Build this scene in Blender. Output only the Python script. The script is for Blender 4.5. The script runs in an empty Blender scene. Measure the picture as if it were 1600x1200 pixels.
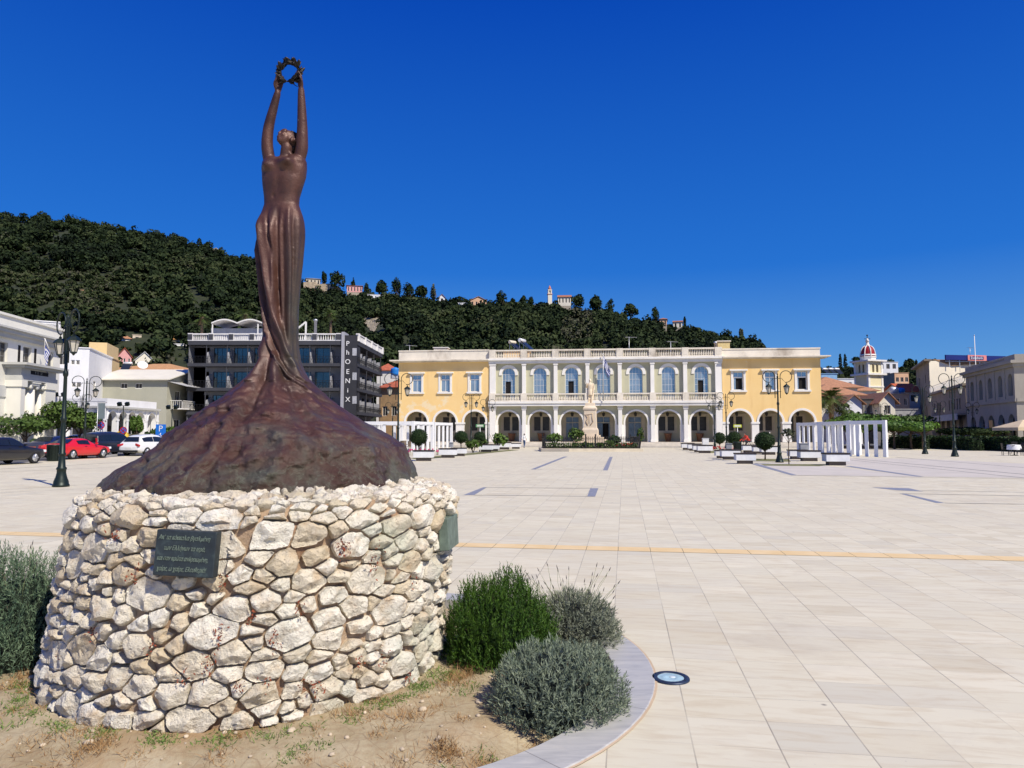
import bpy, bmesh, math, random
import numpy as np
from mathutils import Vector, Matrix, noise as mnoise
from mathutils.geometry import tessellate_polygon
S = bpy.context.scene
COL = S.collection
PI = math.pi
R = math.radians
random.seed(7)
RNG = np.random.default_rng(11)
# ---------------------------------------------------------------- camera geometry (measured from the photograph)
F = 1110.0; PIT = math.atan(76/1110); H = 1.65
CP, SP = math.cos(PIT), math.sin(PIT)
def ray(px, py):
 a = (px-800)/F; b = (600-py)/F
 fy = CP-b*SP; fz = SP+b*CP
 return a/fy, fz/fy                       # X and Z per metre of depth
def P(px, py, Y):
 a, c = ray(px, py)
 return Vector((a*Y, Y, H+c*Y))
def G(px, py, z=0.0):
 a, c = ray(px, py)
 Y = (z-H)/c
 return Vector((a*Y, Y, z))
def XY(px, Y, py=620):
 p = P(px, py, Y)
 return Vector((p.x, p.y, 0))
class Fr:
 """a vertical plane through ground points A, B; turns measured pixels into metres along it and heights"""
 def __init__(s, A, B):
  s.A = Vector((A[0], A[1])); s.B = Vector((B[0], B[1]))
  s.u = (s.B-s.A).normalized(); s.n = Vector((-s.u.y, s.u.x))   # n points into the building
  s.W = (s.B-s.A).length
  s.rz = math.atan2(s.u.y, s.u.x)
  s.loc = (s.A.x, s.A.y, 0)
 def hit(s, px, py, off=0):
  a, c = ray(px, py)
  d = Vector((a, 1.0)); O = s.A+s.n*off
  t = O.dot(s.n)/d.dot(s.n)
  return (d*t-O).dot(s.u), H+c*t
 def X(s, px, py=620, off=0): return s.hit(px, py, off)[0]
 def Z(s, py, px=None, off=0):
  if px is None:
   m = (s.A+s.B)/2; px = 800+F*m.x/m.y
  return s.hit(px, py, off)[1]
# ---------------------------------------------------------------- object bookkeeping
def tag(o, label=None, cat=None, group=None, kind=None):
 if label: o['label'] = label
 if cat: o['category'] = cat
 if group: o['group'] = group
 if kind: o['kind'] = kind
 return o
def thing(name, label, cat, loc=(0, 0, 0), rz=0, group=None):
 o = bpy.data.objects.new(name, None); COL.objects.link(o)
 o.empty_display_size = .2
 o.location = loc; o.rotation_euler = (0, 0, rz)
 return tag(o, label, cat, group)
def link(name, me, parent=None):
 o = bpy.data.objects.new(name, me); COL.objects.link(o)
 if parent is not None: o.parent = parent
 return o
KIDS = {}
def kids(o):
 return [c for c in bpy.data.objects if c.parent == o]
def dup(root, loc, rz=0, sc=1.0, label=None, group=None):
 r = root.copy(); COL.objects.link(r)
 r.location = loc; r.rotation_euler = (0, 0, rz); r.scale = (sc, sc, sc) if not hasattr(sc, '__len__') else sc
 if label: r['label'] = label
 if group: r['group'] = group
 for ch in kids(root):
  c = ch.copy(); COL.objects.link(c); c.parent = r
  for g in kids(ch):
   d = g.copy(); COL.objects.link(d); d.parent = c
 return r
# ---------------------------------------------------------------- mesh builder
class MB:
 def __init__(s): s.v = []; s.f = []; s.m = []; s.s = []
 def add(s, vs, fs, mi=0, smooth=False):
  k = len(s.v); s.v.extend([tuple(p) for p in vs])
  for f in fs:
   s.f.append([i+k for i in f]); s.m.append(mi); s.s.append(smooth)
 def box(s, x0, x1, y0, y1, z0, z1, mi=0):
  s.add([(x0,y0,z0),(x1,y0,z0),(x1,y1,z0),(x0,y1,z0),(x0,y0,z1),(x1,y0,z1),(x1,y1,z1),(x0,y1,z1)],
   [(0,3,2,1),(4,5,6,7),(0,1,5,4),(1,2,6,5),(2,3,7,6),(3,0,4,7)], mi)
 def cbox(s, c, size, M=None, mi=0):
  x, y, z = [t/2 for t in size]
  vs = [Vector(p) for p in ((-x,-y,-z),(x,-y,-z),(x,y,-z),(-x,y,-z),(-x,-y,z),(x,-y,z),(x,y,z),(-x,y,z))]
  if M is not None: vs = [M @ p for p in vs]
  c = Vector(c)
  s.add([p+c for p in vs], [(0,3,2,1),(4,5,6,7),(0,1,5,4),(1,2,6,5),(2,3,7,6),(3,0,4,7)], mi)
 def bar(s, a, b, w, h=None, mi=0):
  a = Vector(a); b = Vector(b); d = (b-a); L = d.length
  if L < 1e-6: return
  q = d.to_track_quat('Z', 'Y').to_matrix()
  s.cbox((a+b)/2, (w, h or w, L), q, mi)
 def rings(s, rs, mi=0, smooth=True, caps=True, closed=False):
  n = len(rs[0]); k = len(s.v)
  for r in rs: s.v.extend([tuple(p) for p in r])
  m = len(rs)
  for i in range(m if closed else m-1):
   a = k+i*n; b = k+((i+1) % m)*n
   for j in range(n):
    s.f.append([a+j, a+(j+1) % n, b+(j+1) % n, b+j]); s.m.append(mi); s.s.append(smooth)
  if caps and not closed:
   s.f.append([k+j for j in range(n)][::-1]); s.m.append(mi); s.s.append(False)
   s.f.append([k+(m-1)*n+j for j in range(n)]); s.m.append(mi); s.s.append(False)
 def tube(s, path, rad, n=8, mi=0, smooth=True, caps=True):
  path = [Vector(p) for p in path]
  if not hasattr(rad, '__len__'): rad = [rad]*len(path)
  rs = []; up = None
  for i, p in enumerate(path):
   if i == 0: t = path[1]-p
   elif i == len(path)-1: t = p-path[i-1]
   else: t = (path[i+1]-p).normalized()+(p-path[i-1]).normalized()
   t.normalize()
   if up is None:
    up = Vector((0, 0, 1)) if abs(t.z) < .9 else Vector((0, 1, 0))
   x = up.cross(t)
   if x.length < 1e-5: x = Vector((1, 0, 0)).cross(t)
   x.normalize(); y = t.cross(x).normalized(); up = y
   rs.append([p+(x*math.cos(2*PI*j/n)+y*math.sin(2*PI*j/n))*rad[i] for j in range(n)])
  s.rings(rs, mi, smooth, caps)
 def lathe(s, prof, c=(0, 0, 0), n=12, mi=0, smooth=True, caps=True, ph=0):
  s.rings([[(c[0]+r*math.cos(2*PI*j/n+ph), c[1]+r*math.sin(2*PI*j/n+ph), c[2]+z) for j in range(n)] for r, z in prof], mi, smooth, caps)
 def ball(s, c, r, nu=10, nv=8, mi=0, M=None):
  if not hasattr(r, '__len__'): r = (r, r, r)
  c = Vector(c); rs = []
  for i in range(nv+1):
   a = -PI/2+PI*(i+.02 if i == 0 else (i-.02 if i == nv else i))/nv
   ring = []
   for j in range(nu):
    p = Vector((r[0]*math.cos(a)*math.cos(2*PI*j/nu), r[1]*math.cos(a)*math.sin(2*PI*j/nu), r[2]*math.sin(a)))
    if M is not None: p = M @ p
    ring.append(p+c)
   rs.append(ring)
  s.rings(rs, mi, True, True)
 def panel(s, o, u, n, outer, holes=(), rev=.2, mi=0, mr=None):
  """flat wall with real openings; u runs along it, n points inward, outer / holes are (a, z) outlines"""
  o = Vector(o); u = Vector(u); n = Vector(n)
  def p3(p, d=0): return o+u*p[0]+Vector((0, 0, p[1]))+n*d
  polys = [[Vector((p[0], p[1], 0)) for p in outer]]+[[Vector((p[0], p[1], 0)) for p in h] for h in holes]
  flat = [p for q in polys for p in q]
  tris = tessellate_polygon(polys)
  vs = [p3(p) for p in flat]
  fs = []
  for t in tris:
   a, b, c = [flat[i] for i in t]
   ar = (b.x-a.x)*(c.y-a.y)-(b.y-a.y)*(c.x-a.x)
   if abs(ar) < 1e-9: continue
   fs.append(tuple(t) if ar > 0 else (t[0], t[2], t[1]))
  s.add(vs, fs, mi)
  if rev:
   for h in holes:
    k = len(h)
    ring = [p3(p) for p in h]+[p3(p, rev) for p in h]
    s.add(ring, [(i, (i+1) % k, (i+1) % k+k, i+k) for i in range(k)], mi if mr is None else mr)
 def build(s, name, mats, parent=None, bevel=0, auto=False):
  me = bpy.data.meshes.new(name)
  me.from_pydata([tuple(p) for p in s.v], [], s.f)
  if not isinstance(mats, (list, tuple)): mats = [mats]
  for m in mats: me.materials.append(m)
  me.polygons.foreach_set('material_index', s.m)
  me.polygons.foreach_set('use_smooth', s.s)
  me.update()
  o = link(name, me, parent)
  if bevel:
   b = o.modifiers.new('b', 'BEVEL'); b.width = bevel; b.segments = 2; b.limit_method = 'ANGLE'; b.angle_limit = R(50)
  return o
def recalc(o):
 bm = bmesh.new(); bm.from_mesh(o.data); bmesh.ops.recalc_face_normals(bm, faces=bm.faces); bm.to_mesh(o.data); bm.free(); return o
def np_mesh(name, verts, faces, mat, parent=None, smooth=False, attrs=None):
 """verts (N,3), faces (M,k) arrays"""
 me = bpy.data.meshes.new(name)
 verts = np.asarray(verts, np.float32); faces = np.asarray(faces, np.int32)
 M_, k = faces.shape
 me.vertices.add(len(verts)); me.vertices.foreach_set('co', verts.ravel())
 me.loops.add(M_*k); me.loops.foreach_set('vertex_index', faces.ravel())
 me.polygons.add(M_); me.polygons.foreach_set('loop_start', np.arange(0, M_*k, k, dtype=np.int32))
 me.polygons.foreach_set('loop_total', np.full(M_, k, np.int32))
 me.polygons.foreach_set('use_smooth', np.full(M_, smooth, bool))
 me.materials.append(mat)
 if attrs is not None:
  at = me.attributes.new('tint', 'FLOAT', 'FACE'); at.data.foreach_set('value', np.asarray(attrs, np.float32))
 me.update(calc_edges=True); me.validate()
 return link(name, me, parent)
def fuse(mb, voxel, smooth=2, fac=.5):
 """join overlapping closed shapes into one continuous skin"""
 me = bpy.data.meshes.new('tmp'); me.from_pydata([tuple(p) for p in mb.v], [], mb.f); me.update()
 o = bpy.data.objects.new('tmp', me); COL.objects.link(o)
 recalc(o)
 m = o.modifiers.new('r', 'REMESH'); m.mode = 'VOXEL'; m.voxel_size = voxel; m.use_smooth_shade = True
 if smooth:
  m2 = o.modifiers.new('s', 'SMOOTH'); m2.iterations = smooth; m2.factor = fac
 dg = bpy.context.evaluated_depsgraph_get()
 out = bpy.data.meshes.new_from_object(o.evaluated_get(dg))
 bpy.data.objects.remove(o); bpy.data.meshes.remove(me)
 return out
def text_mesh(body, size, mat, parent=None, loc=(0, 0, 0), rot=(PI/2, 0, 0), extrude=.01, name='lettering', shear=0, sx=1.0, align='CENTER', lines=1.0):
 cu = bpy.data.curves.new('t', 'FONT'); cu.body = body; cu.size = size; cu.extrude = extrude
 cu.align_x = align; cu.align_y = 'CENTER'; cu.shear = shear; cu.space_line = lines; cu.resolution_u = 3
 o = bpy.data.objects.new('t', cu); COL.objects.link(o)
 dg = bpy.context.evaluated_depsgraph_get()
 me = bpy.data.meshes.new_from_object(o.evaluated_get(dg))
 bpy.data.objects.remove(o); bpy.data.curves.remove(cu)
 me.materials.clear(); me.materials.append(mat)
 q = link(name, me, parent); q.location = loc; q.rotation_euler = rot; q.scale = (sx, 1, 1)
 return q
# ---------------------------------------------------------------- materials
MATS = {}
def rgb(c): return (c[0], c[1], c[2], 1)
def newmat(name):
 m = bpy.data.materials.new(name); m.use_nodes = True
 nt = m.node_tree; b = nt.nodes['Principled BSDF']
 return m, nt, b
def N(nt, t, **kw):
 n = nt.nodes.new(t)
 for k, v in kw.items(): setattr(n, k, v)
 return n
def mix(nt, fac, a, b, mode='MIX'):
 n = nt.nodes.new('ShaderNodeMix'); n.data_type = 'RGBA'; n.blend_type = mode
 for sock, v in ((0, fac), (6, a), (7, b)):
  if isinstance(v, bpy.types.NodeSocket): nt.links.new(v, n.inputs[sock])
  elif sock == 0: n.inputs[0].default_value = v
  else: n.inputs[sock].default_value = rgb(v)
 return n.outputs[2]
def math_(nt, op, a, b=0.0, c=None):
 n = nt.nodes.new('ShaderNodeMath'); n.operation = op
 for i, v in enumerate((a, b) if c is None else (a, b, c)):
  if isinstance(v, bpy.types.NodeSocket): nt.links.new(v, n.inputs[i])
  else: n.inputs[i].default_value = v
 return n.outputs[0]
def ramp(nt, src, stops):
 n = nt.nodes.new('ShaderNodeValToRGB'); e = n.color_ramp.elements
 while len(e) < len(stops): e.new(.5)
 for i, (p, c) in enumerate(stops):
  e[i].position = p; e[i].color = rgb(c) if hasattr(c, '__len__') else (c, c, c, 1)
 nt.links.new(src, n.inputs[0]); return n.outputs[0]
def noise(nt, scale, detail=4, rough=.55, vec=None, dist=0.0):
 n = nt.nodes.new('ShaderNodeTexNoise'); n.inputs['Scale'].default_value = scale
 n.inputs['Detail'].default_value = detail; n.inputs['Roughness'].default_value = rough; n.inputs['Distortion'].default_value = dist
 if vec is not None: nt.links.new(vec, n.inputs['Vector'])
 return n.outputs['Fac']
def pos(nt, sc=None):
 g = nt.nodes.new('ShaderNodeNewGeometry').outputs['Position']
 if sc:
  m = nt.nodes.new('ShaderNodeMapping'); m.inputs['Scale'].default_value = sc
  nt.links.new(g, m.inputs['Vector']); return m.outputs[0]
 return g
def bump(nt, b, h, strength=.4, dist=.02):
 n = nt.nodes.new('ShaderNodeBump'); n.inputs['Strength'].default_value = strength; n.inputs['Distance'].default_value = dist
 nt.links.new(h, n.inputs['Height']); nt.links.new(n.outputs[0], b.inputs['Normal'])
def M(name, col, rough=.75, metal=0, var=.12, scale=1.5, bmp=0, bscale=25, bdist=.02, stain=None, stamt=.5, stscale=(.6, .6, .12), spec=.35):
 """plain coloured surface with uneven tone, optional streaky wear and fine relief"""
 if name in MATS: return MATS[name]
 m, nt, b = newmat(name); L = nt.links
 p = pos(nt)
 n1 = noise(nt, scale, 6, .6, p)
 f = ramp(nt, n1, [(.3, 0.0), (.7, 1.0)])
 lo = tuple(c*(1-var) for c in col); hi = tuple(min(1, c*(1+var)) for c in col)
 c = mix(nt, f, lo, hi)
 if stain:
  n2 = noise(nt, 1.0, 8, .65, pos(nt, stscale))
  c = mix(nt, ramp(nt, n2, [(.5, 0.0), (.72, stamt)]), c, stain)
 L.new(c, b.inputs['Base Color'])
 b.inputs['Roughness'].default_value = rough; b.inputs['Metallic'].default_value = metal
 b.inputs['Specular IOR Level'].default_value = spec
 if bmp: bump(nt, b, noise(nt, bscale, 5, .6, p), bmp, bdist)
 MATS[name] = m; return m
def leafmat(name, col, col2, rough=.6, trans=.0, spec=.2):
 if name in MATS: return MATS[name]
 m, nt, b = newmat(name)
 a = nt.nodes.new('ShaderNodeAttribute'); a.attribute_name = 'tint'
 nt.links.new(mix(nt, a.outputs['Fac'], col, col2), b.inputs['Base Color'])
 b.inputs['Roughness'].default_value = rough; b.inputs['Specular IOR Level'].default_value = spec
 MATS[name] = m; return m
# ---------------------------------------------------------------- camera, sky, sun
cam = bpy.data.cameras.new('camera'); co = bpy.data.objects.new('camera', cam); COL.objects.link(co)
cam.sensor_fit = 'HORIZONTAL'; cam.sensor_width = 17.3; cam.lens = 17.3*F/1600
cam.clip_start = .05; cam.clip_end = 6000
co.location = (0, 0, H); co.rotation_euler = (PI/2+PIT, 0, 0)
S.camera = co
SUN_EL = R(47); SUN_AZ = R(43)                # azimuth measured from straight behind the camera towards the right
sd = Vector((math.sin(SUN_AZ)*math.cos(SUN_EL), -math.cos(SUN_AZ)*math.cos(SUN_EL), math.sin(SUN_EL)))
sl = bpy.data.lights.new('sun', 'SUN'); sl.energy = 4.9; sl.angle = R(.53); sl.color = (1, .92, .79)
so = bpy.data.objects.new('sun', sl); COL.objects.link(so); so.rotation_euler = sd.to_track_quat('Z', 'Y').to_euler(); so.location = (20, -20, 30)
w = bpy.data.worlds.new('World'); S.world = w; w.use_nodes = True
nt = w.node_tree; bg = nt.nodes['Background']
sky = nt.nodes.new('ShaderNodeTexSky'); sky.sky_type = 'NISHITA'; sky.sun_disc = False
sky.sun_elevation = SUN_EL; sky.sun_rotation = math.atan2(sd.x, sd.y)
sky.air_density = 1.0; sky.dust_density = .25; sky.ozone_density = 3.5; sky.altitude = 300
hs = nt.nodes.new('ShaderNodeHueSaturation'); hs.inputs['Saturation'].default_value = 1.3; hs.inputs['Hue'].default_value = .5
nt.links.new(sky.outputs[0], hs.inputs['Color'])
gm = nt.nodes.new('ShaderNodeMix'); gm.data_type = 'RGBA'; gm.blend_type = 'MULTIPLY'; gm.inputs[0].default_value = 1
gm.inputs[7].default_value = (.6, .8, 1.0, 1)      # polarised, deep Mediterranean blue
nt.links.new(hs.outputs[0], gm.inputs[6])
tc = nt.nodes.new('ShaderNodeTexCoord'); sx_ = nt.nodes.new('ShaderNodeSeparateXYZ'); nt.links.new(tc.outputs['Generated'], sx_.inputs[0])
cr = nt.nodes.new('ShaderNodeValToRGB'); nt.links.new(sx_.outputs[2], cr.inputs[0])
e_ = cr.color_ramp.elements; e_[0].position = 0; e_[0].color = (.21, .55, 1, 1); e_[1].position = .55; e_[1].color = (.0005, .078, .66, 1)
e2 = e_.new(.22); e2.color = (.020, .225, .91, 1)
mu = nt.nodes.new('ShaderNodeMix'); mu.data_type = 'RGBA'; mu.blend_type = 'MULTIPLY'; mu.inputs[0].default_value = 1; mu.inputs[7].default_value = (6.6, 6.6, 6.6, 1)
nt.links.new(cr.outputs[0], mu.inputs[6])
mm_ = nt.nodes.new('ShaderNodeMix'); mm_.data_type = 'RGBA'; mm_.inputs[0].default_value = .86
nt.links.new(gm.outputs[2], mm_.inputs[6]); nt.links.new(mu.outputs[2], mm_.inputs[7])
nt.links.new(mm_.outputs[2], bg.inputs['Color']); bg.inputs['Strength'].default_value = .1
S.view_settings.view_transform = 'Standard'; S.view_settings.look = 'None'; S.view_settings.gamma = 1
S.view_settings.exposure = .12
S.render.film_transparent = False
S.cycles.max_bounces = 6; S.cycles.diffuse_bounces = 3; S.cycles.glossy_bounces = 3
S.cycles.use_denoising = True
# ---------------------------------------------------------------- ground, paving, planting bed
PAVE = math.atan2(175, 1110)                     # paving direction, turned to the right of the view
fw = Vector((math.sin(PAVE), math.cos(PAVE), 0)); rt = Vector((math.cos(PAVE), -math.sin(PAVE), 0))
J0 = G(1082, 1162)
def paving_mat():
 m, nt, b = newmat('pale_paving'); L = nt.links
 mp = N(nt, 'ShaderNodeMapping', vector_type='TEXTURE')
 mp.inputs['Location'].default_value = J0; mp.inputs['Rotation'].default_value = (0, 0, -PAVE)
 L.new(pos(nt), mp.inputs['Vector'])
 sp = N(nt, 'ShaderNodeSeparateXYZ'); L.new(mp.outputs[0], sp.inputs[0])
 u = math_(nt, 'DIVIDE', sp.outputs[0], .4475); v = math_(nt, 'DIVIDE', sp.outputs[1], .366)
 fu = math_(nt, 'FLOOR', u); fv = math_(nt, 'FLOOR', v)
 cell = N(nt, 'ShaderNodeCombineXYZ'); L.new(fu, cell.inputs[0]); L.new(fv, cell.inputs[1])
 wn = N(nt, 'ShaderNodeTexWhiteNoise', noise_dimensions='2D'); L.new(cell.outputs[0], wn.inputs['Vector'])
 sl = N(nt, 'ShaderNodeSeparateColor'); L.new(wn.outputs['Color'], sl.inputs[0])
 base = ramp(nt, wn.outputs['Value'], [(0, (.60, .548, .40)), (.25, (.67, .62, .458)), (.5, (.645, .602, .452)), (.8, (.705, .655, .492)), (1, (.585, .552, .43))])
 off = N(nt, 'ShaderNodeVectorMath', operation='MULTIPLY_ADD'); L.new(wn.outputs['Color'], off.inputs[0])
 off.inputs[1].default_value = (13, 13, 0); L.new(mp.outputs[0], off.inputs[2])
 ms = N(nt, 'ShaderNodeMapping'); ms.inputs['Scale'].default_value = (2.2, 11, 1); L.new(off.outputs[0], ms.inputs[0])
 vein = noise(nt, 1.0, 7, .62, ms.outputs[0], .6)
 c = mix(nt, ramp(nt, vein, [(.47, 0), (.74, .6)]), base, (.47, .37, .235))
 grey = noise(nt, 1.2, 5, .6, off.outputs[0])
 c = mix(nt, ramp(nt, grey, [(.52, 0), (.75, .5)]), c, (.53, .49, .395))
 big = noise(nt, .16, 6, .6, pos(nt))
 c = mix(nt, ramp(nt, big, [(.44, 0), (.7, .4)]), c, (.56, .505, .38))
 sp2 = noise(nt, 38, 3, .5, pos(nt))
 c = mix(nt, ramp(nt, sp2, [(.68, 0), (.76, .35)]), c, (.40, .36, .31))
 spot = N(nt, 'ShaderNodeTexVoronoi'); spot.inputs['Scale'].default_value = 1.4; L.new(pos(nt), spot.inputs['Vector'])
 c = mix(nt, ramp(nt, spot.outputs['Distance'], [(.016, .9), (.034, 0)]), c, (.16, .14, .12))
 sm = noise(nt, .55, 7, .7, pos(nt, (1, 1, 1)), .8)
 c = mix(nt, ramp(nt, sm, [(.56, 0), (.70, .34)]), c, (.43, .37, .28))
 def joint(x, wdt):
  f = math_(nt, 'FRACT', x); d = math_(nt, 'MINIMUM', f, math_(nt, 'SUBTRACT', 1.0, f))
  return math_(nt, 'LESS_THAN', d, wdt)
 gap = noise(nt, .9, 4, .7, pos(nt))
 jl = math_(nt, 'MULTIPLY', joint(u, .0085), ramp(nt, gap, [(.35, .15), (.62, .8)]))
 gap2 = noise(nt, .8, 4, .7, pos(nt, (1, 1, 3)))
 jc = math_(nt, 'MULTIPLY', joint(v, .0065), ramp(nt, gap2, [(.42, .12), (.66, .65)]))
 jj = math_(nt, 'MAXIMUM', jl, jc)
 c = mix(nt, jj, c, (.21, .185, .155))
 L.new(c, b.inputs['Base Color'])
 L.new(ramp(nt, vein, [(.3, .62), (.7, .8)]), b.inputs['Roughness'])
 b.inputs['Specular IOR Level'].default_value = .3
 h = math_(nt, 'SUBTRACT', math_(nt, 'MULTIPLY', vein, .25), jj)
 bump(nt, b, h, .25, .006)
 return m
BC = Vector((-1.25, 5.25, 0)); BR = 2.25; BL = BC-rt*4.2
def bed_outline(r, n=40, z=0):
 pts = []
 a0 = math.atan2(rt.y, rt.x)
 for i in range(n+1):
  a = a0-PI/2+PI*i/n; pts.append(BC+Vector((math.cos(a), math.sin(a), 0))*r)
 for i in range(n+1):
  a = a0+PI/2+PI*i/n; pts.append(BL+Vector((math.cos(a), math.sin(a), 0))*r)
 return [Vector((p.x, p.y, z)) for p in pts]
def ring_mesh(name, inner, outer, mat, z0=None):
 mb = MB(); n = len(inner)
 mb.add(list(inner)+list(outer), [(i, (i+1) % n, (i+1) % n+n, i+n) for i in range(n)])
 o = mb.build(name, mat);
 bm = bmesh.new(); bm.from_mesh(o.data); bmesh.ops.recalc_face_normals(bm, faces=bm.faces)
 if sum(f.normal.z for f in bm.faces) < 0: bmesh.ops.reverse_faces(bm, faces=bm.faces)
 bm.to_mesh(o.data); bm.free(); return o
inner = bed_outline(BR)
C0 = (BC+BL)/2
rect = []
for p in inner:                                    # project radially to the plaza's edge
 d = (p-C0).normalized()
 ts = []
 for (nrm, lim) in ((Vector((1, 0, 0)), 75), (Vector((-1, 0, 0)), 62), (Vector((0, 1, 0)), 98), (Vector((0, -1, 0)), 30)):
  k = d.dot(nrm)
  if k > 1e-6: ts.append((lim-C0.dot(nrm))/k)
 rect.append(C0+d*min(ts))
plaza = ring_mesh('plaza', inner, rect, paving_mat()); tag(plaza, kind='structure')
gm_ = MB(); gm_.lathe([(0.01, -.16), (260, -.16), (3000, -.16)], (0, 0, 0), 48, 0, False, False)
ground = gm_.build('ground', M('far_ground', (.22, .19, .14), .9, scale=.05, var=.3)); tag(ground, kind='structure')
def marble():
 m, nt, b = newmat('grey_marble'); L = nt.links
 mp = N(nt, 'ShaderNodeMapping'); mp.inputs['Scale'].default_value = (2, 9, 2); mp.inputs['Rotation'].default_value = (0, 0, .2)
 L.new(pos(nt), mp.inputs[0])
 v = noise(nt, 1.6, 8, .62, mp.outputs[0], 1.2)
 c = ramp(nt, v, [(.3, (.36, .36, .35)), (.55, (.455, .45, .425)), (.75, (.54, .525, .48))])
 c = mix(nt, ramp(nt, noise(nt, 5, 6, .7, pos(nt)), [(.55, 0), (.75, .4)]), c, (.50, .46, .40))
 s = N(nt, 'ShaderNodeSeparateXYZ'); sub = N(nt, 'ShaderNodeVectorMath', operation='SUBTRACT'); sub.inputs[1].default_value = BC
 L.new(pos(nt), sub.inputs[0]); L.new(sub.outputs[0], s.inputs[0])
 an = math_(nt, 'DIVIDE', math_(nt, 'ARCTAN2', s.outputs[1], s.outputs[0]), .42)
 f = math_(nt, 'FRACT', an)
 c = mix(nt, math_(nt, 'LESS_THAN', f, .006), c, (.2, .19, .18))
 L.new(c, b.inputs['Base Color']); b.inputs['Roughness'].default_value = .42; b.inputs['Specular IOR Level'].default_value = .4
 return m
k = MB(); n = len(inner)
lo, li = bed_outline(BR-.012), bed_outline(BR-.285)
prof = [[(p.x, p.y, -.2) for p in lo], [(p.x, p.y, .012) for p in lo], [(p.x, p.y, .012) for p in li], [(p.x, p.y, -.2) for p in li]]
k.rings(prof, 0, False, False)
kerb = k.build('kerb', marble(), None, .006); recalc(kerb); tag(kerb, kind='structure')
k = MB(); lo2 = bed_outline(BR+.004)
k.rings([[(p.x, p.y, .005) for p in lo2], [(p.x, p.y, .005) for p in bed_outline(BR-.014)]], 0, False, False)
mj = k.build('kerb_joint', M('mortar_line', (.55, .42, .28), .9, bmp=.3)); recalc(mj); tag(mj, kind='structure')
def soil_h(x, y):
 d = 0
 v = Vector((x, y, 0))
 q = v-BC; t = max(-4.2, min(0, q.dot(rt))); dist = (v-(BC+rt*t)).length
 edge = max(0, min(1, (BR-.28-dist)/.5))
 return -.085+.095*edge*edge*(3-2*edge)+.018*mnoise.noise(Vector((x*2.1, y*2.1, 0)))+.008*mnoise.noise(Vector((x*9, y*9, 3)))+.004*mnoise.noise(Vector((x*26, y*26, 7)))
def soil_mat():
 m, nt, b = newmat('dry_soil'); L = nt.links; p = pos(nt)
 n1 = noise(nt, 2.3, 8, .62, p); n2 = noise(nt, 24, 6, .65, p)
 c = ramp(nt, n1, [(.3, (.29, .22, .125)), (.5, (.42, .35, .225)), (.7, (.50, .43, .29))])
 c = mix(nt, ramp(nt, n2, [(.45, 0), (.75, .6)]), c, (.28, .18, .10))
 n3 = noise(nt, .9, 5, .6, p)
 c = mix(nt, ramp(nt, n3, [(.52, 0), (.66, .55)]), c, (.33, .19, .085))
 vo = N(nt, 'ShaderNodeTexVoronoi'); vo.feature = 'DISTANCE_TO_EDGE'; vo.inputs['Scale'].default_value = 6; L.new(p, vo.inputs['Vector'])
 c = mix(nt, ramp(nt, vo.outputs['Distance'], [(.0, .5), (.02, 0)]), c, (.22, .15, .09))
 L.new(c, b.inputs['Base Color']); b.inputs['Roughness'].default_value = .95; b.inputs['Specular IOR Level'].default_value = .15
 bump(nt, b, noise(nt, 60, 8, .7, p), .7, .012); return m
xs = np.arange(-7.6, 1.02, .04); ys = np.arange(2.9, 8.3, .04)
vid = {}; vs = []; fs = []
def inside(x, y):
 v = Vector((x, y, 0)); q = v-BC; t = max(-4.2, min(0, q.dot(rt))); return (v-(BC+rt*t)).length < BR-.24
for i, x in enumerate(xs):
 for j, y in enumerate(ys):
  if inside(x, y): vid[i, j] = len(vs); vs.append((x, y, soil_h(x, y)))
for (i, j) in list(vid):
 q = [(i, j), (i+1, j), (i+1, j+1), (i, j+1)]
 if all(t in vid for t in q): fs.append([vid[t] for t in q])
soil = np_mesh('soil', vs, fs, soil_mat(), None, True); tag(soil, kind='structure')
mb = MB()
for i in range(420):
 x, y = random.uniform(-4.2, .7), random.uniform(3.1, 6.0)
 if not inside(x, y): continue
 r = random.choice([.006, .008, .01, .014, .022 if random.random() < .3 else .007])
 c = Vector((x, y, soil_h(x, y)+r*.35))
 mb.ball(c, (r*random.uniform(.8, 1.5), r*random.uniform(.7, 1.2), r*.7), 6, 4, 0, Matrix.Rotation(random.random()*6, 3, 'Z'))
tag(mb.build('pebbles', M('pebble', (.52, .43, .31), .9, var=.35, scale=9, bmp=.4, bscale=90)), kind='stuff')
T0 = G(1000, 858.5)
def strip(name, a, b, wdt, z, mat):
 a = Vector(a); b = Vector(b); d = (b-a); d.z = 0; d.normalize(); q = Vector((-d.y, d.x, 0))*wdt/2
 mb = MB(); up = Vector((0, 0, z)); a.z = b.z = 0
 mb.add([a-q+up, b-q+up, b+q+up, a+q+up], [(0, 1, 2, 3)]); return mb.build(name, mat)
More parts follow.
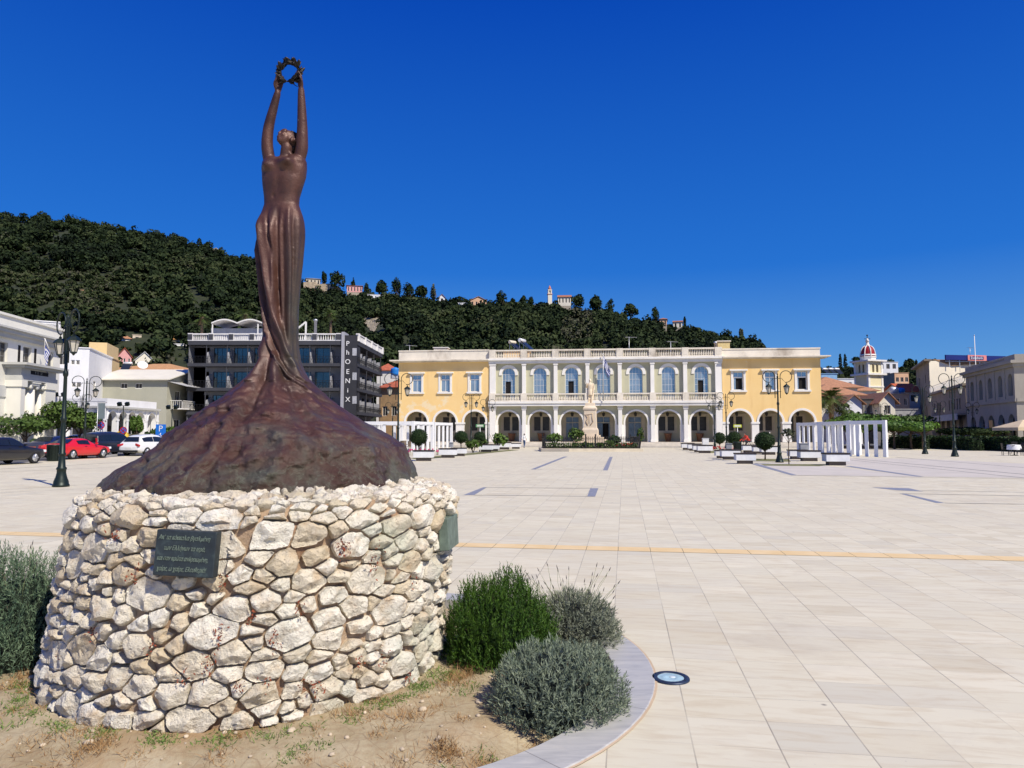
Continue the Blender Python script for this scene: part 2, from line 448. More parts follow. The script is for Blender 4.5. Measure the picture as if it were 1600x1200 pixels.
def tact_mat():
 m, nt, b = newmat('tactile_yellow'); L = nt.links
 mp = N(nt, 'ShaderNodeMapping', vector_type='TEXTURE'); mp.inputs['Location'].default_value = J0; mp.inputs['Rotation'].default_value = (0, 0, -PAVE)
 L.new(pos(nt), mp.inputs[0]); sp = N(nt, 'ShaderNodeSeparateXYZ'); L.new(mp.outputs[0], sp.inputs[0])
 u = math_(nt, 'FRACT', math_(nt, 'DIVIDE', sp.outputs[0], .4475))
 r = math_(nt, 'FRACT', math_(nt, 'DIVIDE', sp.outputs[1], .06))
 n1 = noise(nt, 3, 6, .6, pos(nt))
 c = ramp(nt, n1, [(.3, (.69, .50, .24)), (.7, (.77, .59, .33))])
 c = mix(nt, math_(nt, 'MULTIPLY', math_(nt, 'LESS_THAN', r, .3), .3), c, (.55, .40, .20))
 c = mix(nt, math_(nt, 'LESS_THAN', u, .02), c, (.22, .17, .1))
 L.new(c, b.inputs['Base Color']); b.inputs['Roughness'].default_value = .8
 bump(nt, b, r, .4, .004); return m
tag(strip('tactile_paving', T0-rt*22, T0+rt*40, .36, .004, tact_mat()), kind='structure')
DG = M('dark_granite', (.16, .165, .19), .55, var=.3, scale=6)
DG2 = M('blue_granite', (.25, .26, .30), .5, var=.25, scale=7)
def quad(name, pts, mat, z=.004, kind='structure'):
 mb = MB(); mb.add([(p.x, p.y, z) for p in pts], [tuple(range(len(pts)))])
 o = recalc(mb.build(name, mat))
 if o.data.polygons[0].normal.z < 0: o.data.flip_normals()
 return tag(o, kind=kind)
def inlay(p0, p1, p2, p3): quad('granite_inlay', [G(*p0), G(*p1), G(*p2), G(*p3)], DG2)
inlay((829, 733.6), (836, 733.6), (887, 713.4), (881, 713.4))
inlay((942, 735), (949.5, 735), (957.5, 713.8), (952.5, 713.8))
inlay((724, 773.6), (741, 773.6), (761, 761.5), (755, 761.5))
inlay((917.5, 776), (930, 776), (935, 763), (922.5, 763))
inlay((1405, 771), (1416, 772), (1476, 786), (1463, 786))
inlay((1362, 761.5), (1420, 763), (1443, 768), (1400, 766))
GUT = M('gutter', (.12, .115, .11), .8)
def gutter(a, b, w=.035): tag(strip('gutter', G(*a), G(*b), w, .0045, GUT), kind='structure')
for a, b, w_ in (((741, 773.8), (918, 775.6), .05), ((757, 761.8), (925, 763.2), .05), ((836, 733.7), (943, 734.8), .06), ((1476, 786.2), (1640, 788.6), .05),
   ((1410, 771.5), (1640, 775.6), .05), ((1440, 766.5), (1640, 770), .04)): gutter(a, b, w_)
PATH = M('grey_path', (.56, .515, .44), .75, var=.08, scale=.8)
quad('path', [G(1176, 724.5), G(1243, 742.6), G(1300, 743), G(1440, 745.2), G(1290, 728), G(1235, 723)], PATH, .003)
quad('path', [G(1300, 726), G(1440, 744.6), G(1600, 747), G(1900, 752), G(1900, 739), G(1440, 717), G(1330, 716)], PATH, .0035)
quad('path_edging', [G(1172, 724.6), G(1237, 742.8), G(1246, 742.8), G(1182, 724.2)], DG2, .0055)
quad('path_edging', [G(1319, 728.5), G(1431, 744.6), G(1444, 744.9), G(1329, 728.2)], DG2, .0055)
for a, b, w_ in (((1246, 742.9), (1900, 753), .06), ((1320, 718), (1640, 751), .10), ((1335, 716.8), (1640, 745), .14), ((1400, 714.5), (1640, 734), .12), ((0, 733), (200, 722), .10), ((0, 737.5), (180, 730.5), .08),
   ((0, 765.8), (160, 756), .035), ((0, 770), (150, 763), .03)): gutter(a, b, w_)
GRS = M('dry_lawn', (.17, .17, .07), .95, var=.4, scale=4, bmp=.6, bscale=40)
VERGE = [[(1172, 716.6), (1232, 717.6), (1236, 721.5), (1176, 720.5)], [(1188, 725.2), (1300, 725.4), (1280, 728.6), (1195, 727.6)],
  [(1098, 705), (1120, 704.6), (1130, 707.4), (1108, 708)], [(640, 716), (720, 709.5), (745, 710), (655, 718.5)], [(722, 709), (800, 702.5), (812, 703.2), (745, 710)]]
for v in VERGE: quad('verge', [G(*p) for p in v], GRS, .006)
quad('street', [G(-700, 770), G(0, 724.5), G(150, 715.5), G(260, 708.2), G(300, 701), G(-700, 701)], M('asphalt', (.10, .10, .105), .9, var=.25, scale=.5, bmp=.3, bscale=80), .004)
quad('street', [G(1300, 697), G(2400, 705), G(2400, 699), G(1290, 692)], M('asphalt', (.10, .10, .105), .9), .004)
mb = MB(); a, b_ = G(152, 715.2), G(194, 711.4)
mb.bar((a.x, a.y, .05), (b_.x, b_.y, .05), .12, .16); tag(mb.build('kerb', M('kerbstone', (.5, .48, .44), .9, bmp=.3)), kind='structure')
p = G(1048, 1060.5)
t = thing('floor_light', 'round blue glazed light sunk into the paving beside the grey marble kerb', 'floor light', p, .3)
mb = MB(); mb.lathe([(.088, .004), (.09, .012), (.122, .012), (.126, .006), (.126, -.03)], (0, 0, 0), 40, 0, True, False)
for q in range(4): mb.lathe([(.006, .0125), (.006, .015), (.001, .015)], (.106*math.cos(q*PI/2+.6), .106*math.sin(q*PI/2+.6), 0), 8)
mb.build('ring', M('blue_steel', (.035, .05, .085), .45, .5, var=.25, scale=30, spec=.6), t)
gl, nt, b = newmat('lamp_glass'); b.inputs['Base Color'].default_value = (.75, .92, .95, 1); b.inputs['Alpha'].default_value = .16; b.inputs['Roughness'].default_value = .05
mb = MB(); mb.lathe([(.001, .0095), (.089, .0095)], (0, 0, 0), 32, 0, True, False); mb.build('glass', gl, t)
mb = MB(); mb.lathe([(.001, .0045), (.03, .005), (.032, .0065), (.06, .0065), (.062, .005), (.087, .0075)], (0, 0, 0), 32, 0, True, False)
mb.build('reflector', M('reflector_metal', (.40, .58, .62), .45, .2, var=.2, scale=14), t)
mb = MB(); mb.lathe([(.022, .005), (.02, .0075), (.001, .008)], (.02, .012, 0), 14); mb.build('bulb', M('bulb_white', (.8, .85, .86), .3), t)
# ---------------------------------------------------------------- stone pedestal
PC = Vector((-1.81, 5.27, 0))
PR = 1.29
def ped_point(th, s, d=0.0):
 """th = angle about the axis (0 = towards +x), s = length up the profile, d = outward offset"""
 if s < 1.13:
  r = PR-.012*s/1.13; z = s; nr, nz = 1.0, .03
 elif s < 1.13+.22:
  t = (s-1.13)/.22; a = t*R(72); r = PR-.012-.12*(1-math.cos(a))-.025*t; z = 1.13+.15*math.sin(a); nr, nz = math.cos(a), math.sin(a)
 else:
  t = s-1.35; r = PR-.012-.108-t*.96; z = 1.273+t*.16; nr, nz = .2, .98
 w = 1+.018*math.sin(2*th+.6)+.012*math.sin(5*th+2)+.008*math.sin(9*th)
 r = r*w+d*nr; z = z+d*nz
 lean = .15*(z/1.25)-.04
 return Vector((PC.x+lean+r*math.cos(th), PC.y+r*math.sin(th), z))
ped = thing('stone_pedestal', 'thick round pedestal of pale rough rubble stones set in brown mortar, carrying the bronze statue', 'pedestal', PC)
def stone_mat():
 m, nt, b = newmat('rubble_stone'); L = nt.links; p = pos(nt)
 a = nt.nodes.new('ShaderNodeAttribute'); a.attribute_name = 'tint'
 c = ramp(nt, a.outputs['Fac'], [(0, (.62, .52, .36)), (.3, (.74, .67, .53)), (.65, (.80, .74, .61)), (1, (.84, .80, .69))])
 n1 = noise(nt, 9, 8, .65, p)
 c = mix(nt, ramp(nt, n1, [(.5, 0), (.72, .75)]), c, (.52, .36, .20))
 n4 = noise(nt, 5, 6, .6, p, .5)
 c = mix(nt, ramp(nt, n4, [(.55, 0), (.75, .5)]), c, (.46, .43, .39))
 n2 = noise(nt, 55, 4, .6, p)
 c = mix(nt, ramp(nt, n2, [(.60, 0), (.70, .75)]), c, (.24, .19, .14))
 n3 = noise(nt, 2.6, 4, .6, p)      # green wash of the bronze run-off
 gx = N(nt, 'ShaderNodeSeparateXYZ'); L.new(p, gx.inputs[0])
 g = math_(nt, 'MULTIPLY', ramp(nt, n3, [(.5, 0), (.7, .5)]), ramp(nt, math_(nt, 'MULTIPLY_ADD', gx.outputs[0], .5, 1.0), [(.2, 0), (.5, 1)]))
 c = mix(nt, g, c, (.40, .46, .36))
 L.new(c, b.inputs['Base Color']); b.inputs['Roughness'].default_value = .92; b.inputs['Specular IOR Level'].default_value = .2
 h = math_(nt, 'ADD', noise(nt, 34, 9, .7, p), math_(nt, 'MULTIPLY', noise(nt, 110, 4, .6, p), .45))
 bump(nt, b, h, 1.0, .02); return m
def mortar_mat():
 m, nt, b = newmat('mortar'); L = nt.links; p = pos(nt)
 n1 = noise(nt, 7, 8, .65, p); n2 = noise(nt, 3, 5, .6, p)
 c = ramp(nt, n1, [(.3, (.25, .155, .095)), (.5, (.42, .30, .20)), (.7, (.54, .42, .30))])
 c = mix(nt, ramp(nt, n2, [(.55, 0), (.7, .5)]), c, (.26, .11, .06))
 L.new(c, b.inputs['Base Color']); b.inputs['Roughness'].default_value = .95; b.inputs['Specular IOR Level'].default_value = .1
 bump(nt, b, noise(nt, 45, 8, .7, p), .9, .02); return m
SMAX = 1.80
mb = MB(); NT = 160
rows = []
for s in np.linspace(-.12, SMAX, 60):
 row = []
 for j in range(NT):
  th = 2*PI*j/NT
  d = -.048+.030*mnoise.noise(Vector((th*5, s*7, 2)))+.010*mnoise.noise(Vector((th*30, s*34, 5)))
  row.append(ped_point(th, max(s, 0), d)+Vector((0, 0, min(s, 0)))-PC)
 rows.append(row)
mb.rings(rows, 0, True, True); mb.build('mortar', mortar_mat(), ped)
rs = random.Random(21)
CIRC = 2*PI*PR; SH = SMAX-.05
pts = []
tries = 0
PLQ = [((math.radians(-92))%(2*PI)*PR, 1.0, .20, .15)]
while tries < 26000:
 tries += 1
 u = rs.uniform(0, CIRC); s = rs.uniform(.02, SH)
 top = s > 1.2
 big = rs.random()
 rad = (.098 if big > .72 else (.071 if big > .32 else .042))*(.82 if top else 1.0)
 ok = True
 for (u2, s2, r2) in pts:
  du = abs(u-u2); du = min(du, CIRC-du)/1.42; ds = (s-s2)*1.12
  if du*du+ds*ds < ((rad+r2)*.83)**2: ok = False; break
 if ok: pts.append((u, s, rad))
def clip(poly, nx, ny, c):
 out = []
 for i in range(len(poly)):
  a = poly[i]; b = poly[(i+1) % len(poly)]
  da = a[0]*nx+a[1]*ny-c; db = b[0]*nx+b[1]*ny-c
  if da <= 0: out.append(a)
  if da*db < 0:
   t = da/(da-db); out.append((a[0]+(b[0]-a[0])*t, a[1]+(b[1]-a[1])*t))
 return out
V = []; Fc = []; TI = []
NA, NR = 40, 9
TS = [1.0, .97, .91, .83, .72, .58, .40, .2, 0]
for (u, s, rad) in pts:
 poly = [(-.3, -.25), (.3, -.25), (.3, .25), (-.3, .25)]
 for (u2, s2, r2) in pts:
  du = u2-u
  if du > CIRC/2: du -= CIRC
  if du < -CIRC/2: du += CIRC
  ds = s2-s
  if (du == 0 and ds == 0) or abs(du) > .5 or abs(ds) > .42: continue
  ex, ey = du/1.42, ds*1.12           # distance measured with stones lying wider than tall
  d2 = ex*ex+ey*ey
  c = (d2+rad*rad*1.0-r2*r2*1.0)/2
  poly = clip(poly, ex/1.42, ey*1.12, c)
  if len(poly) < 3: break
 if len(poly) < 3: continue
 ylo, yhi = -s+.0, SH+.06-s
 poly = clip(poly, 0, -1, -ylo); poly = clip(poly, 0, 1, yhi)
 if len(poly) < 3: continue
 cx = sum(p[0] for p in poly)/len(poly); cy = sum(p[1] for p in poly)/len(poly)
 gapw = rs.uniform(.001, .006)+(.009 if rs.random() < .22 else 0)
 edges = []
 for i in range(len(poly)):
  a = poly[i]; b = poly[(i+1) % len(poly)]
  nx, ny = b[1]-a[1], -(b[0]-a[0]); l = math.hypot(nx, ny)
  if l < 1e-6: continue
  nx /= l; ny /= l
  edges.append((nx, ny, (a[0]-cx)*nx+(a[1]-cy)*ny-gapw*rs.uniform(.6, 1.5)))
 for _ in range(rs.choice([0, 1, 1, 2])):
  a = rs.uniform(0, 2*PI); edges.append((math.cos(a), math.sin(a), rad*rs.uniform(.85, 1.35)))
 slopes = [rs.choice([.7, 1.1, 1.6, 2.4, 3.2]) for _ in edges]
 planes = []
 dep = rs.uniform(.030, .058)*(1.15 if rad > .1 else .85)*(.62 if s > 1.2 else 1)
 for _ in range(rs.choice([3, 4, 5])):
  a = rs.uniform(0, 2*PI); tl = rs.uniform(.1, .75); planes.append((math.cos(a)*tl, math.sin(a)*tl, dep*rs.uniform(.65, 1.1)))
 seed = rs.uniform(0, 100); tilt = (rs.uniform(-.16, .16), rs.uniform(-.2, .12))
 base = len(V); ti = rs.random()
 for ir in range(NR):
  t = TS[ir]
  for ja in range(NA if t > 0 else 1):
   a = 2*PI*ja/NA
   ca, sa = math.cos(a), math.sin(a)
   rr = min([c/max(1e-6, ca*nx+sa*ny) for nx, ny, c in edges if ca*nx+sa*ny > 1e-6 and c > 0] or [rad])
   rr = max(.012, min(rr, .24))
   rr *= 1+.05*mnoise.noise(Vector((ca*2.2+seed, sa*2.2, 1)))+.075*mnoise.noise(Vector((ca*6+seed, sa*6, 3)))
   x = ca*rr*t; y = sa*rr*t
   dome = .004+min(max(0, c-(x*nx+y*ny))*sl_ for (nx, ny, c), sl_ in zip(edges, slopes))
   pl = min(dep*1.1, *[c-(x*nx+y*ny) for nx, ny, c in planes]) if True else dep
   h = min(dome, max(.0, pl)) if t < .97 else 0
   h += (x*tilt[0]+y*tilt[1])*(1-t*t)
   w_ = 1 if t < .97 else .3
   h += w_*(.009*mnoise.noise(Vector((x*17+seed, y*17, seed)))+.008*mnoise.noise(Vector((x*48+seed, y*48, seed+4)))-.006*abs(mnoise.noise(Vector((x*30, y*30+seed, seed)))))
   for (pu, ps, pa, pb) in PLQ:        # stones are dressed flat behind the plaque
    if abs((u+cx+x)%CIRC-pu) < pa and abs(s+cy+y-ps) < pb: h = min(h, -.012)
   d = -.06 if t == 1 else -.016+h
   V.append(ped_point((u+cx+x)/PR, max(.004, s+cy+y), d)-PC)
 for ir in range(NR-1):
  for ja in range(NA):
   j2 = (ja+1) % NA
   if ir < NR-2: Fc.append((base+ir*NA+ja, base+ir*NA+j2, base+(ir+1)*NA+j2, base+(ir+1)*NA+ja))
   else: Fc.append((base+ir*NA+ja, base+ir*NA+j2, base+(NR-1)*NA, base+(NR-1)*NA))
   TI.append(ti)
me = bpy.data.meshes.new('stones'); me.from_pydata([tuple(v) for v in V], [], [f if f[2] != f[3] else f[:3] for f in Fc])
me.materials.append(stone_mat()); at = me.attributes.new('tint', 'FLOAT', 'FACE'); at.data.foreach_set('value', TI)
me.polygons.foreach_set('use_smooth', [True]*len(me.polygons)); me.update(); me.set_sharp_from_angle(angle=R(24))
so_ = link('stones', me, ped)
BRZ = None
def plaque_mat():
 m, nt, b = newmat('plaque_bronze'); L = nt.links; p = pos(nt)
 n1 = noise(nt, 14, 7, .65, p)
 c = ramp(nt, n1, [(.3, (.022, .028, .034)), (.55, (.035, .048, .054)), (.75, (.09, .13, .125))])
 L.new(c, b.inputs['Base Color']); b.inputs['Metallic'].default_value = .35; b.inputs['Roughness'].default_value = .5
 bump(nt, b, noise(nt, 60, 5, .6, p), .35, .004); return m
def plaque(px, py, wd, ht, roll, lines=None, dout=.04, fix=None):
 a, c = ray(px, py)
 Y = 4.0
 for _ in range(4000):
  q = Vector((a*Y, Y, H+c*Y)); lean = .15*(q.z/1.25)-.04
  if (Vector((q.x-lean, q.y, 0))-PC).length < PR-.02: break
  Y += .002
 th = math.atan2(q.y-PC.y, q.x-(PC.x+lean));
 if fix: th = fix[0]; q = ped_point(th, fix[1])
 o = thing('plaque', None, None, q-PC+Vector((math.cos(th), math.sin(th), 0))*dout, 0)
 for kx in ('label', 'category'):
  if kx in o: del o[kx]
 o.parent = ped
 o.rotation_euler = Matrix.Rotation(th+PI/2, 3, 'Z').to_euler()
 o.rotation_euler.y = 0
 o.rotation_mode = 'XYZ'
 mm = Matrix.Rotation(th+PI/2, 3, 'Z') @ Matrix.Rotation(-.05, 3, 'X') @ Matrix.Rotation(roll, 3, 'Y')
 o.rotation_euler = mm.to_euler()
 return o
pq = plaque(296, 863, .36, .26, .045)
mb = MB(); mb.box(-.170, .170, -.012, .05, -.124, .124)
pl_plate = mb.build('plate', plaque_mat(), pq, .006)
LET = M('verdigris_letters', (.17, .22, .18), .6, .25, var=.25, scale=60)
for i, (tx, w_) in enumerate((('Απ\' τα κόκκαλα βγαλμένη', .315), ('των Ελλήνων τα ιερά,', .25), ('και σαν πρώτα ανδρειωμένη,', .31), ('χαίρε, ω χαίρε, Ελευθεριά!', .305))):
 tm = text_mesh(tx, .040, LET, pq, (-.004+(-.006, 0, -.006, -.008)[i], -.0135, .083-i*.056), (PI/2, 0, 0), .003, 'inscription', shear=.35)
 wd = max(v.co.x for v in tm.data.vertices)-min(v.co.x for v in tm.data.vertices)
 tm.scale = (w_/wd*.92, .88, 1)
pq2 = plaque(709, 843, .3, .22, 0, dout=.02, fix=(R(-7.5), .95))
mb = MB(); mb.box(-.16, .16, -.02, .05, -.11, .11); mb.build('plate', M('green_plaque', (.16, .21, .17), .55, .3, var=.3, scale=16), pq2, .006)
# ---------------------------------------------------------------- bronze statue
SY = 5.40                                        # depth of the figure's axis
def sx(px, py, Y=SY): return P(px, py, Y)
def bronze():
 m, nt, b = newmat('weathered_bronze'); L = nt.links; p = pos(nt)
 n1 = noise(nt, 3.2, 8, .62, p, .4); n2 = noise(nt, 11, 8, .68, p, .3)
 st = noise(nt, 1.0, 7, .62, pos(nt, (7, 7, 1.1)))
 c = ramp(nt, n1, [(.28, (.034, .0145, .0105)), (.5, (.082, .033, .023)), (.72, (.128, .060, .042))])
 c = mix(nt, ramp(nt, st, [(.45, 0), (.7, .65)]), c, (.045, .032, .030))
 sz = N(nt, 'ShaderNodeSeparateXYZ'); L.new(p, sz.inputs[0])
 low = ramp(nt, sz.outputs[2], [(1.0, 1.0)]) if False else None
 mz = N(nt, 'ShaderNodeMapRange'); mz.inputs['From Min'].default_value = 2.05; mz.inputs['From Max'].default_value = 1.25
 L.new(sz.outputs[2], mz.inputs['Value'])
 mx = N(nt, 'ShaderNodeMapRange'); mx.inputs['From Min'].default_value = -2.4; mx.inputs['From Max'].default_value = -1.1
 L.new(sz.outputs[0], mx.inputs['Value'])
 thr = math_(nt, 'ADD', math_(nt, 'MULTIPLY', mz.outputs[0], .24), math_(nt, 'MULTIPLY', mx.outputs[0], .06))
 g = ramp(nt, math_(nt, 'ADD', n1, thr), [(.66, 0), (.88, .6)])
 c = mix(nt, g, c, (.075, .10, .075))
 n5 = noise(nt, 4.5, 9, .68, p, 1.2)
 vn = ramp(nt, math_(nt, 'ABSOLUTE', math_(nt, 'SUBTRACT', n5, .5)), [(.0, .5), (.016, 0)])
 g2 = math_(nt, 'MULTIPLY', math_(nt, 'MULTIPLY', vn, mz.outputs[0]), ramp(nt, math_(nt, 'ADD', n2, thr), [(.54, 0), (.74, 1)]))
 c = mix(nt, g2, c, (.22, .26, .185))
 mr = N(nt, 'ShaderNodeMapRange'); mr.inputs['From Min'].default_value = -1.76; mr.inputs['From Max'].default_value = -1.65
 L.new(sz.outputs[0], mr.inputs['Value'])
 hz = N(nt, 'ShaderNodeMapRange'); hz.inputs['From Min'].default_value = 3.3; hz.inputs['From Max'].default_value = 2.6; L.new(sz.outputs[2], hz.inputs['Value'])
 lz = N(nt, 'ShaderNodeMapRange'); lz.inputs['From Min'].default_value = 2.0; lz.inputs['From Max'].default_value = 2.2; L.new(sz.outputs[2], lz.inputs['Value'])
 fl = math_(nt, 'MULTIPLY', math_(nt, 'MULTIPLY', mr.outputs[0], hz.outputs[0]), lz.outputs[0])
 c = mix(nt, math_(nt, 'MULTIPLY', fl, .6), c, (.055, .062, .045))
 vo = noise(nt, 19, 2, .5, p)
 az = N(nt, 'ShaderNodeMapRange'); az.inputs['From Min'].default_value = 3.75; az.inputs['From Max'].default_value = 3.95; L.new(sz.outputs[2], az.inputs['Value'])
 c = mix(nt, math_(nt, 'MULTIPLY', ramp(nt, vo, [(.735, 0), (.76, .9)]), az.outputs[0]), c, (.42, .62, .52))
 L.new(c, b.inputs['Base Color'])
 b.inputs['Metallic'].default_value = .25
 L.new(ramp(nt, n2, [(.3, .36), (.7, .60)]), b.inputs['Roughness']); b.inputs['Specular IOR Level'].default_value = .5
 h = math_(nt, 'ADD', math_(nt, 'MULTIPLY', noise(nt, 17, 9, .72, p, .6), 1.0), math_(nt, 'MULTIPLY', noise(nt, 70, 4, .6, p), .35))
 sc = math_(nt, 'MULTIPLY', h, math_(nt, 'ADD', math_(nt, 'MULTIPLY', mz.outputs[0], .85), .15))
 bump(nt, b, sc, .75, .04); return m
BRONZE = bronze()
SIL = [(254, 408.5, 480.5, .50), (264, 407.5, 480.5, .56), (276, 408, 479, .60), (290, 409, 474.5, .60), (308, 411.5, 469, .60), (320, 412, 468, .60), (328, 409.5, 470.5, .62), (337, 406, 473.5, .66), (347, 403, 475.5, .70),
 (357, 400.5, 476.5, .72), (370, 399.5, 476.5, .72), (382, 399.8, 475.8, .70), (412, 403.5, 473.5, .68), (450, 406, 469.5, .70), (480, 408.5, 467, .74), (512, 410, 466, .80),
 (537, 410.5, 466, .86), (550, 409.5, 467.5, .9), (560, 405, 469, .92), (568, 399, 471.5, .94), (575, 393, 474.5, .95), (581, 388, 477.5, .95), (589, 382, 482, .95), (601, 370, 491, .96),
 (615, 354, 505, .97), (629, 336, 522, .97), (643, 318, 542, .97), (656, 295, 562, .98), (673, 271, 597, .98), (685, 256, 617, .98), (697, 241, 634, .98), (715, 214, 640, 1.0), (732, 180, 646, 1.0), (745, 163, 650, 1.0), (757, 156, 652, 1.0), (764, 153, 652, 1.0)]
def lerp_tab(tab, y):
 for a, b in zip(tab, tab[1:]):
  if y <= b[0]:
   t = (y-a[0])/(b[0]-a[0]); return [a[i]+(b[i]-a[i])*t for i in range(len(a))]
 return list(tab[-1])
FOLDS = [  # front folds as pixel paths: (y, x) control points, width in px, height in m (negative = crease)
 ([(340, 440), (400, 439.5), (450, 440), (500, 441)], 3.2, -.016), ([(345, 424), (380, 430), (420, 437), (470, 441), (510, 444)], 3.0, -.014),
 ([(350, 411), (400, 419), (450, 427), (500, 437), (550, 452), (590, 475), (612, 505)], 4.6, .022), ([(372, 406), (420, 412), (470, 418), (520, 428), (560, 444), (590, 468), (606, 492)], 2.2, -.020),
 ([(385, 404), (430, 409), (480, 414), (530, 423), (565, 440), (595, 466), (615, 500)], 2.4, .017), ([(420, 404), (470, 410), (520, 419), (556, 433), (590, 458), (618, 500), (640, 540)], 2.0, -.018),
 ([(335, 455), (400, 457), (480, 456), (560, 455)], 3.5, .010), ([(350, 448), (420, 448), (500, 450), (565, 456), (600, 480)], 3.6, -.012), ([(345, 464), (420, 464), (500, 461)], 2.4, -.010),
 ([(360, 432), (410, 434), (470, 436)], 3.0, .012), ([(540, 420), (570, 420), (610, 405), (660, 375), (720, 330)], 8, .030), ([(560, 431), (600, 428), (650, 420), (700, 405), (750, 392)], 7, -.022),
 ([(565, 438), (610, 446), (660, 452), (720, 455)], 9, .030), ([(585, 455), (620, 480), (660, 510), (720, 545)], 8, -.022), ([(590, 470), (625, 515), (660, 560), (720, 610)], 8, .026),
 ([(560, 410), (600, 385), (640, 345), (690, 285)], 9, -.020), ([(600, 410), (640, 395), (690, 365), (750, 330)], 11, .024), ([(640, 470), (700, 490), (750, 500)], 12, .022), ([(580, 480), (610, 515), (650, 570), (700, 628)], 4, -.018)]
DIMPLES = [(259, 452, 9, 8, .060), (263, 425, 9, 8, .034), (311, 433, 2.4, 2.6, -.012), (290, 440, 4, 16, -.006), (334, 425, 9, 8, -.008), (330, 452, 10, 6, .010), (350, 470, 7, 18, .008), (276, 462, 14, 5, -.007), (274, 423, 12, 4, -.006), (720, 275, 9, 11, -.05), (703, 330, 14, 5, .04), (640, 345, 12, 9, .035),
  (668, 445, 8, 6, .025), (655, 405, 9, 18, .045), (650, 455, 15, 10, .04), (672, 460, 7, 4, -.03), (735, 440, 25, 8, .03), (705, 430, 16, 7, -.035), (715, 420, 22, 6, .03), (690, 520, 20, 10, .03), (720, 560, 14, 10, -.03), (690, 590, 12, 14, .03)]
def ev(path, y):
 if y < path[0][0]-14 or y > path[-1][0]+14: return None, 0
 yy = min(max(y, path[0][0]), path[-1][0])
 for a, b in zip(path, path[1:]):
  if yy <= b[0]:
   t = (yy-a[0])/(b[0]-a[0]); x = a[1]+(b[1]-a[1])*t; break
 f = min(1, (y-path[0][0]+14)/24, (path[-1][0]+14-y)/24)
 return x, max(0, f)
NTH = 220
ylist = list(np.concatenate([np.arange(254, 560, 1.6), np.arange(560, 765, 1.25)]))
rows = []
for y in ylist:
 _, xl, xr, q = lerp_tab(SIL, y)
 cxp = (xl+xr)/2; hw = (xr-xl)/2
 depth = SY
 al, ar = math.atan(ray(xl, y)[0]), math.atan(ray(xr, y)[0])
 mid_, half_ = (al+ar)/2, (ar-al)/2
 dist_ = depth/math.cos(mid_); c = P(cxp, y, depth); c.x = math.tan(mid_)*depth
 hwm = math.sin(half_)*dist_; hd = hwm*q
 if y > 560: hd = min(hd, 1.19);
 mound = min(1, max(0, (y-575)/60))
 row = []
 evs = [(ev(p, y), w_, h_) for p, w_, h_ in FOLDS]
 for j in range(NTH):
  th = 2*PI*j/NTH
  ca, sa = math.cos(th), math.sin(th)
  sh = .86 if y < 560 else 1.0
  ex = math.copysign(abs(ca)**sh, ca); ey = math.copysign(abs(sa)**sh, sa)
  d = 0.0
  xp = cxp+hw*ca
  if sa < .25:                              # the side turned to the camera
   k = min(1, (.25-sa)/.35)
   for (fx, ff), w_, h_ in evs:
    if ff > 0: d += k*ff*h_*(1.75 if y < 600 else 1.25)*math.exp(-((xp-fx)/w_)**2)
   for (dy, dx, wx, wy, hh) in DIMPLES:
    if abs(y-dy) < wy*2.5: d += k*hh*math.exp(-((xp-dx)/wx)**2-((y-dy)/wy)**2)
  if y > 330:                               # drapery all round
   a = th+.0016*(y-330)
   d += .007*(1-mound)*min(1, (y-330)/40)*mnoise.noise(Vector((math.cos(a)*4.2, math.sin(a)*4.2, y*.004)))*1.6
  if mound > 0:
   rad = hwm
   nn = mnoise.fractal(Vector((ca*rad*2.2+3, sa*rad*2.2, c.z*2.2)), 1.0, 2.0, 5)
   rg = mnoise.noise(Vector((ca*5.5, sa*5.5, .35*c.z)))
   fine = mnoise.fractal(Vector((ca*rad*9, sa*rad*9, c.z*9)), .9, 2.1, 4)
   rid = 1-abs(mnoise.noise(Vector((ca*4.2+9, sa*4.2, .15*c.z))))*2
   d += mound*(.026*nn+.05*rg*(1 if y < 745 else .5)+.034*rid+.042*fine)
   d = (d-.02*mound)*min(1, .35+.65*(1-abs(ca)**6)) # keep the outline where it was measured
  row.append((c.x+(hwm+d)*ex if abs(hwm) > 0 else c.x, depth+(hd+d)*ey, c.z+(.08*d*mound)))
 rows.append(row)
last = rows[-1]
for k_, dz in ((1, -.06), (2, -.16)):
 rows.append([(x, y, z+dz) for x, y, z in last])
st = MB(); st.rings(rows, 0, True, True)
def cap(mb, a, b, ra, rb, n=14, k=5):
 a, b = Vector(a), Vector(b)
 d = (b-a).normalized()
 pts_, rr = [], []
 for i in range(k+1):
  f = i/k; t = PI/2*(1-f); pts_.append(a-d*ra*math.sin(t)); rr.append(max(.0008, ra*math.cos(t)))
 for i in range(k+1):
  t = PI/2*i/k; pts_.append(b+d*rb*math.sin(t)); rr.append(max(.0008, rb*math.cos(t)))
 mb.tube(pts_, rr, n)
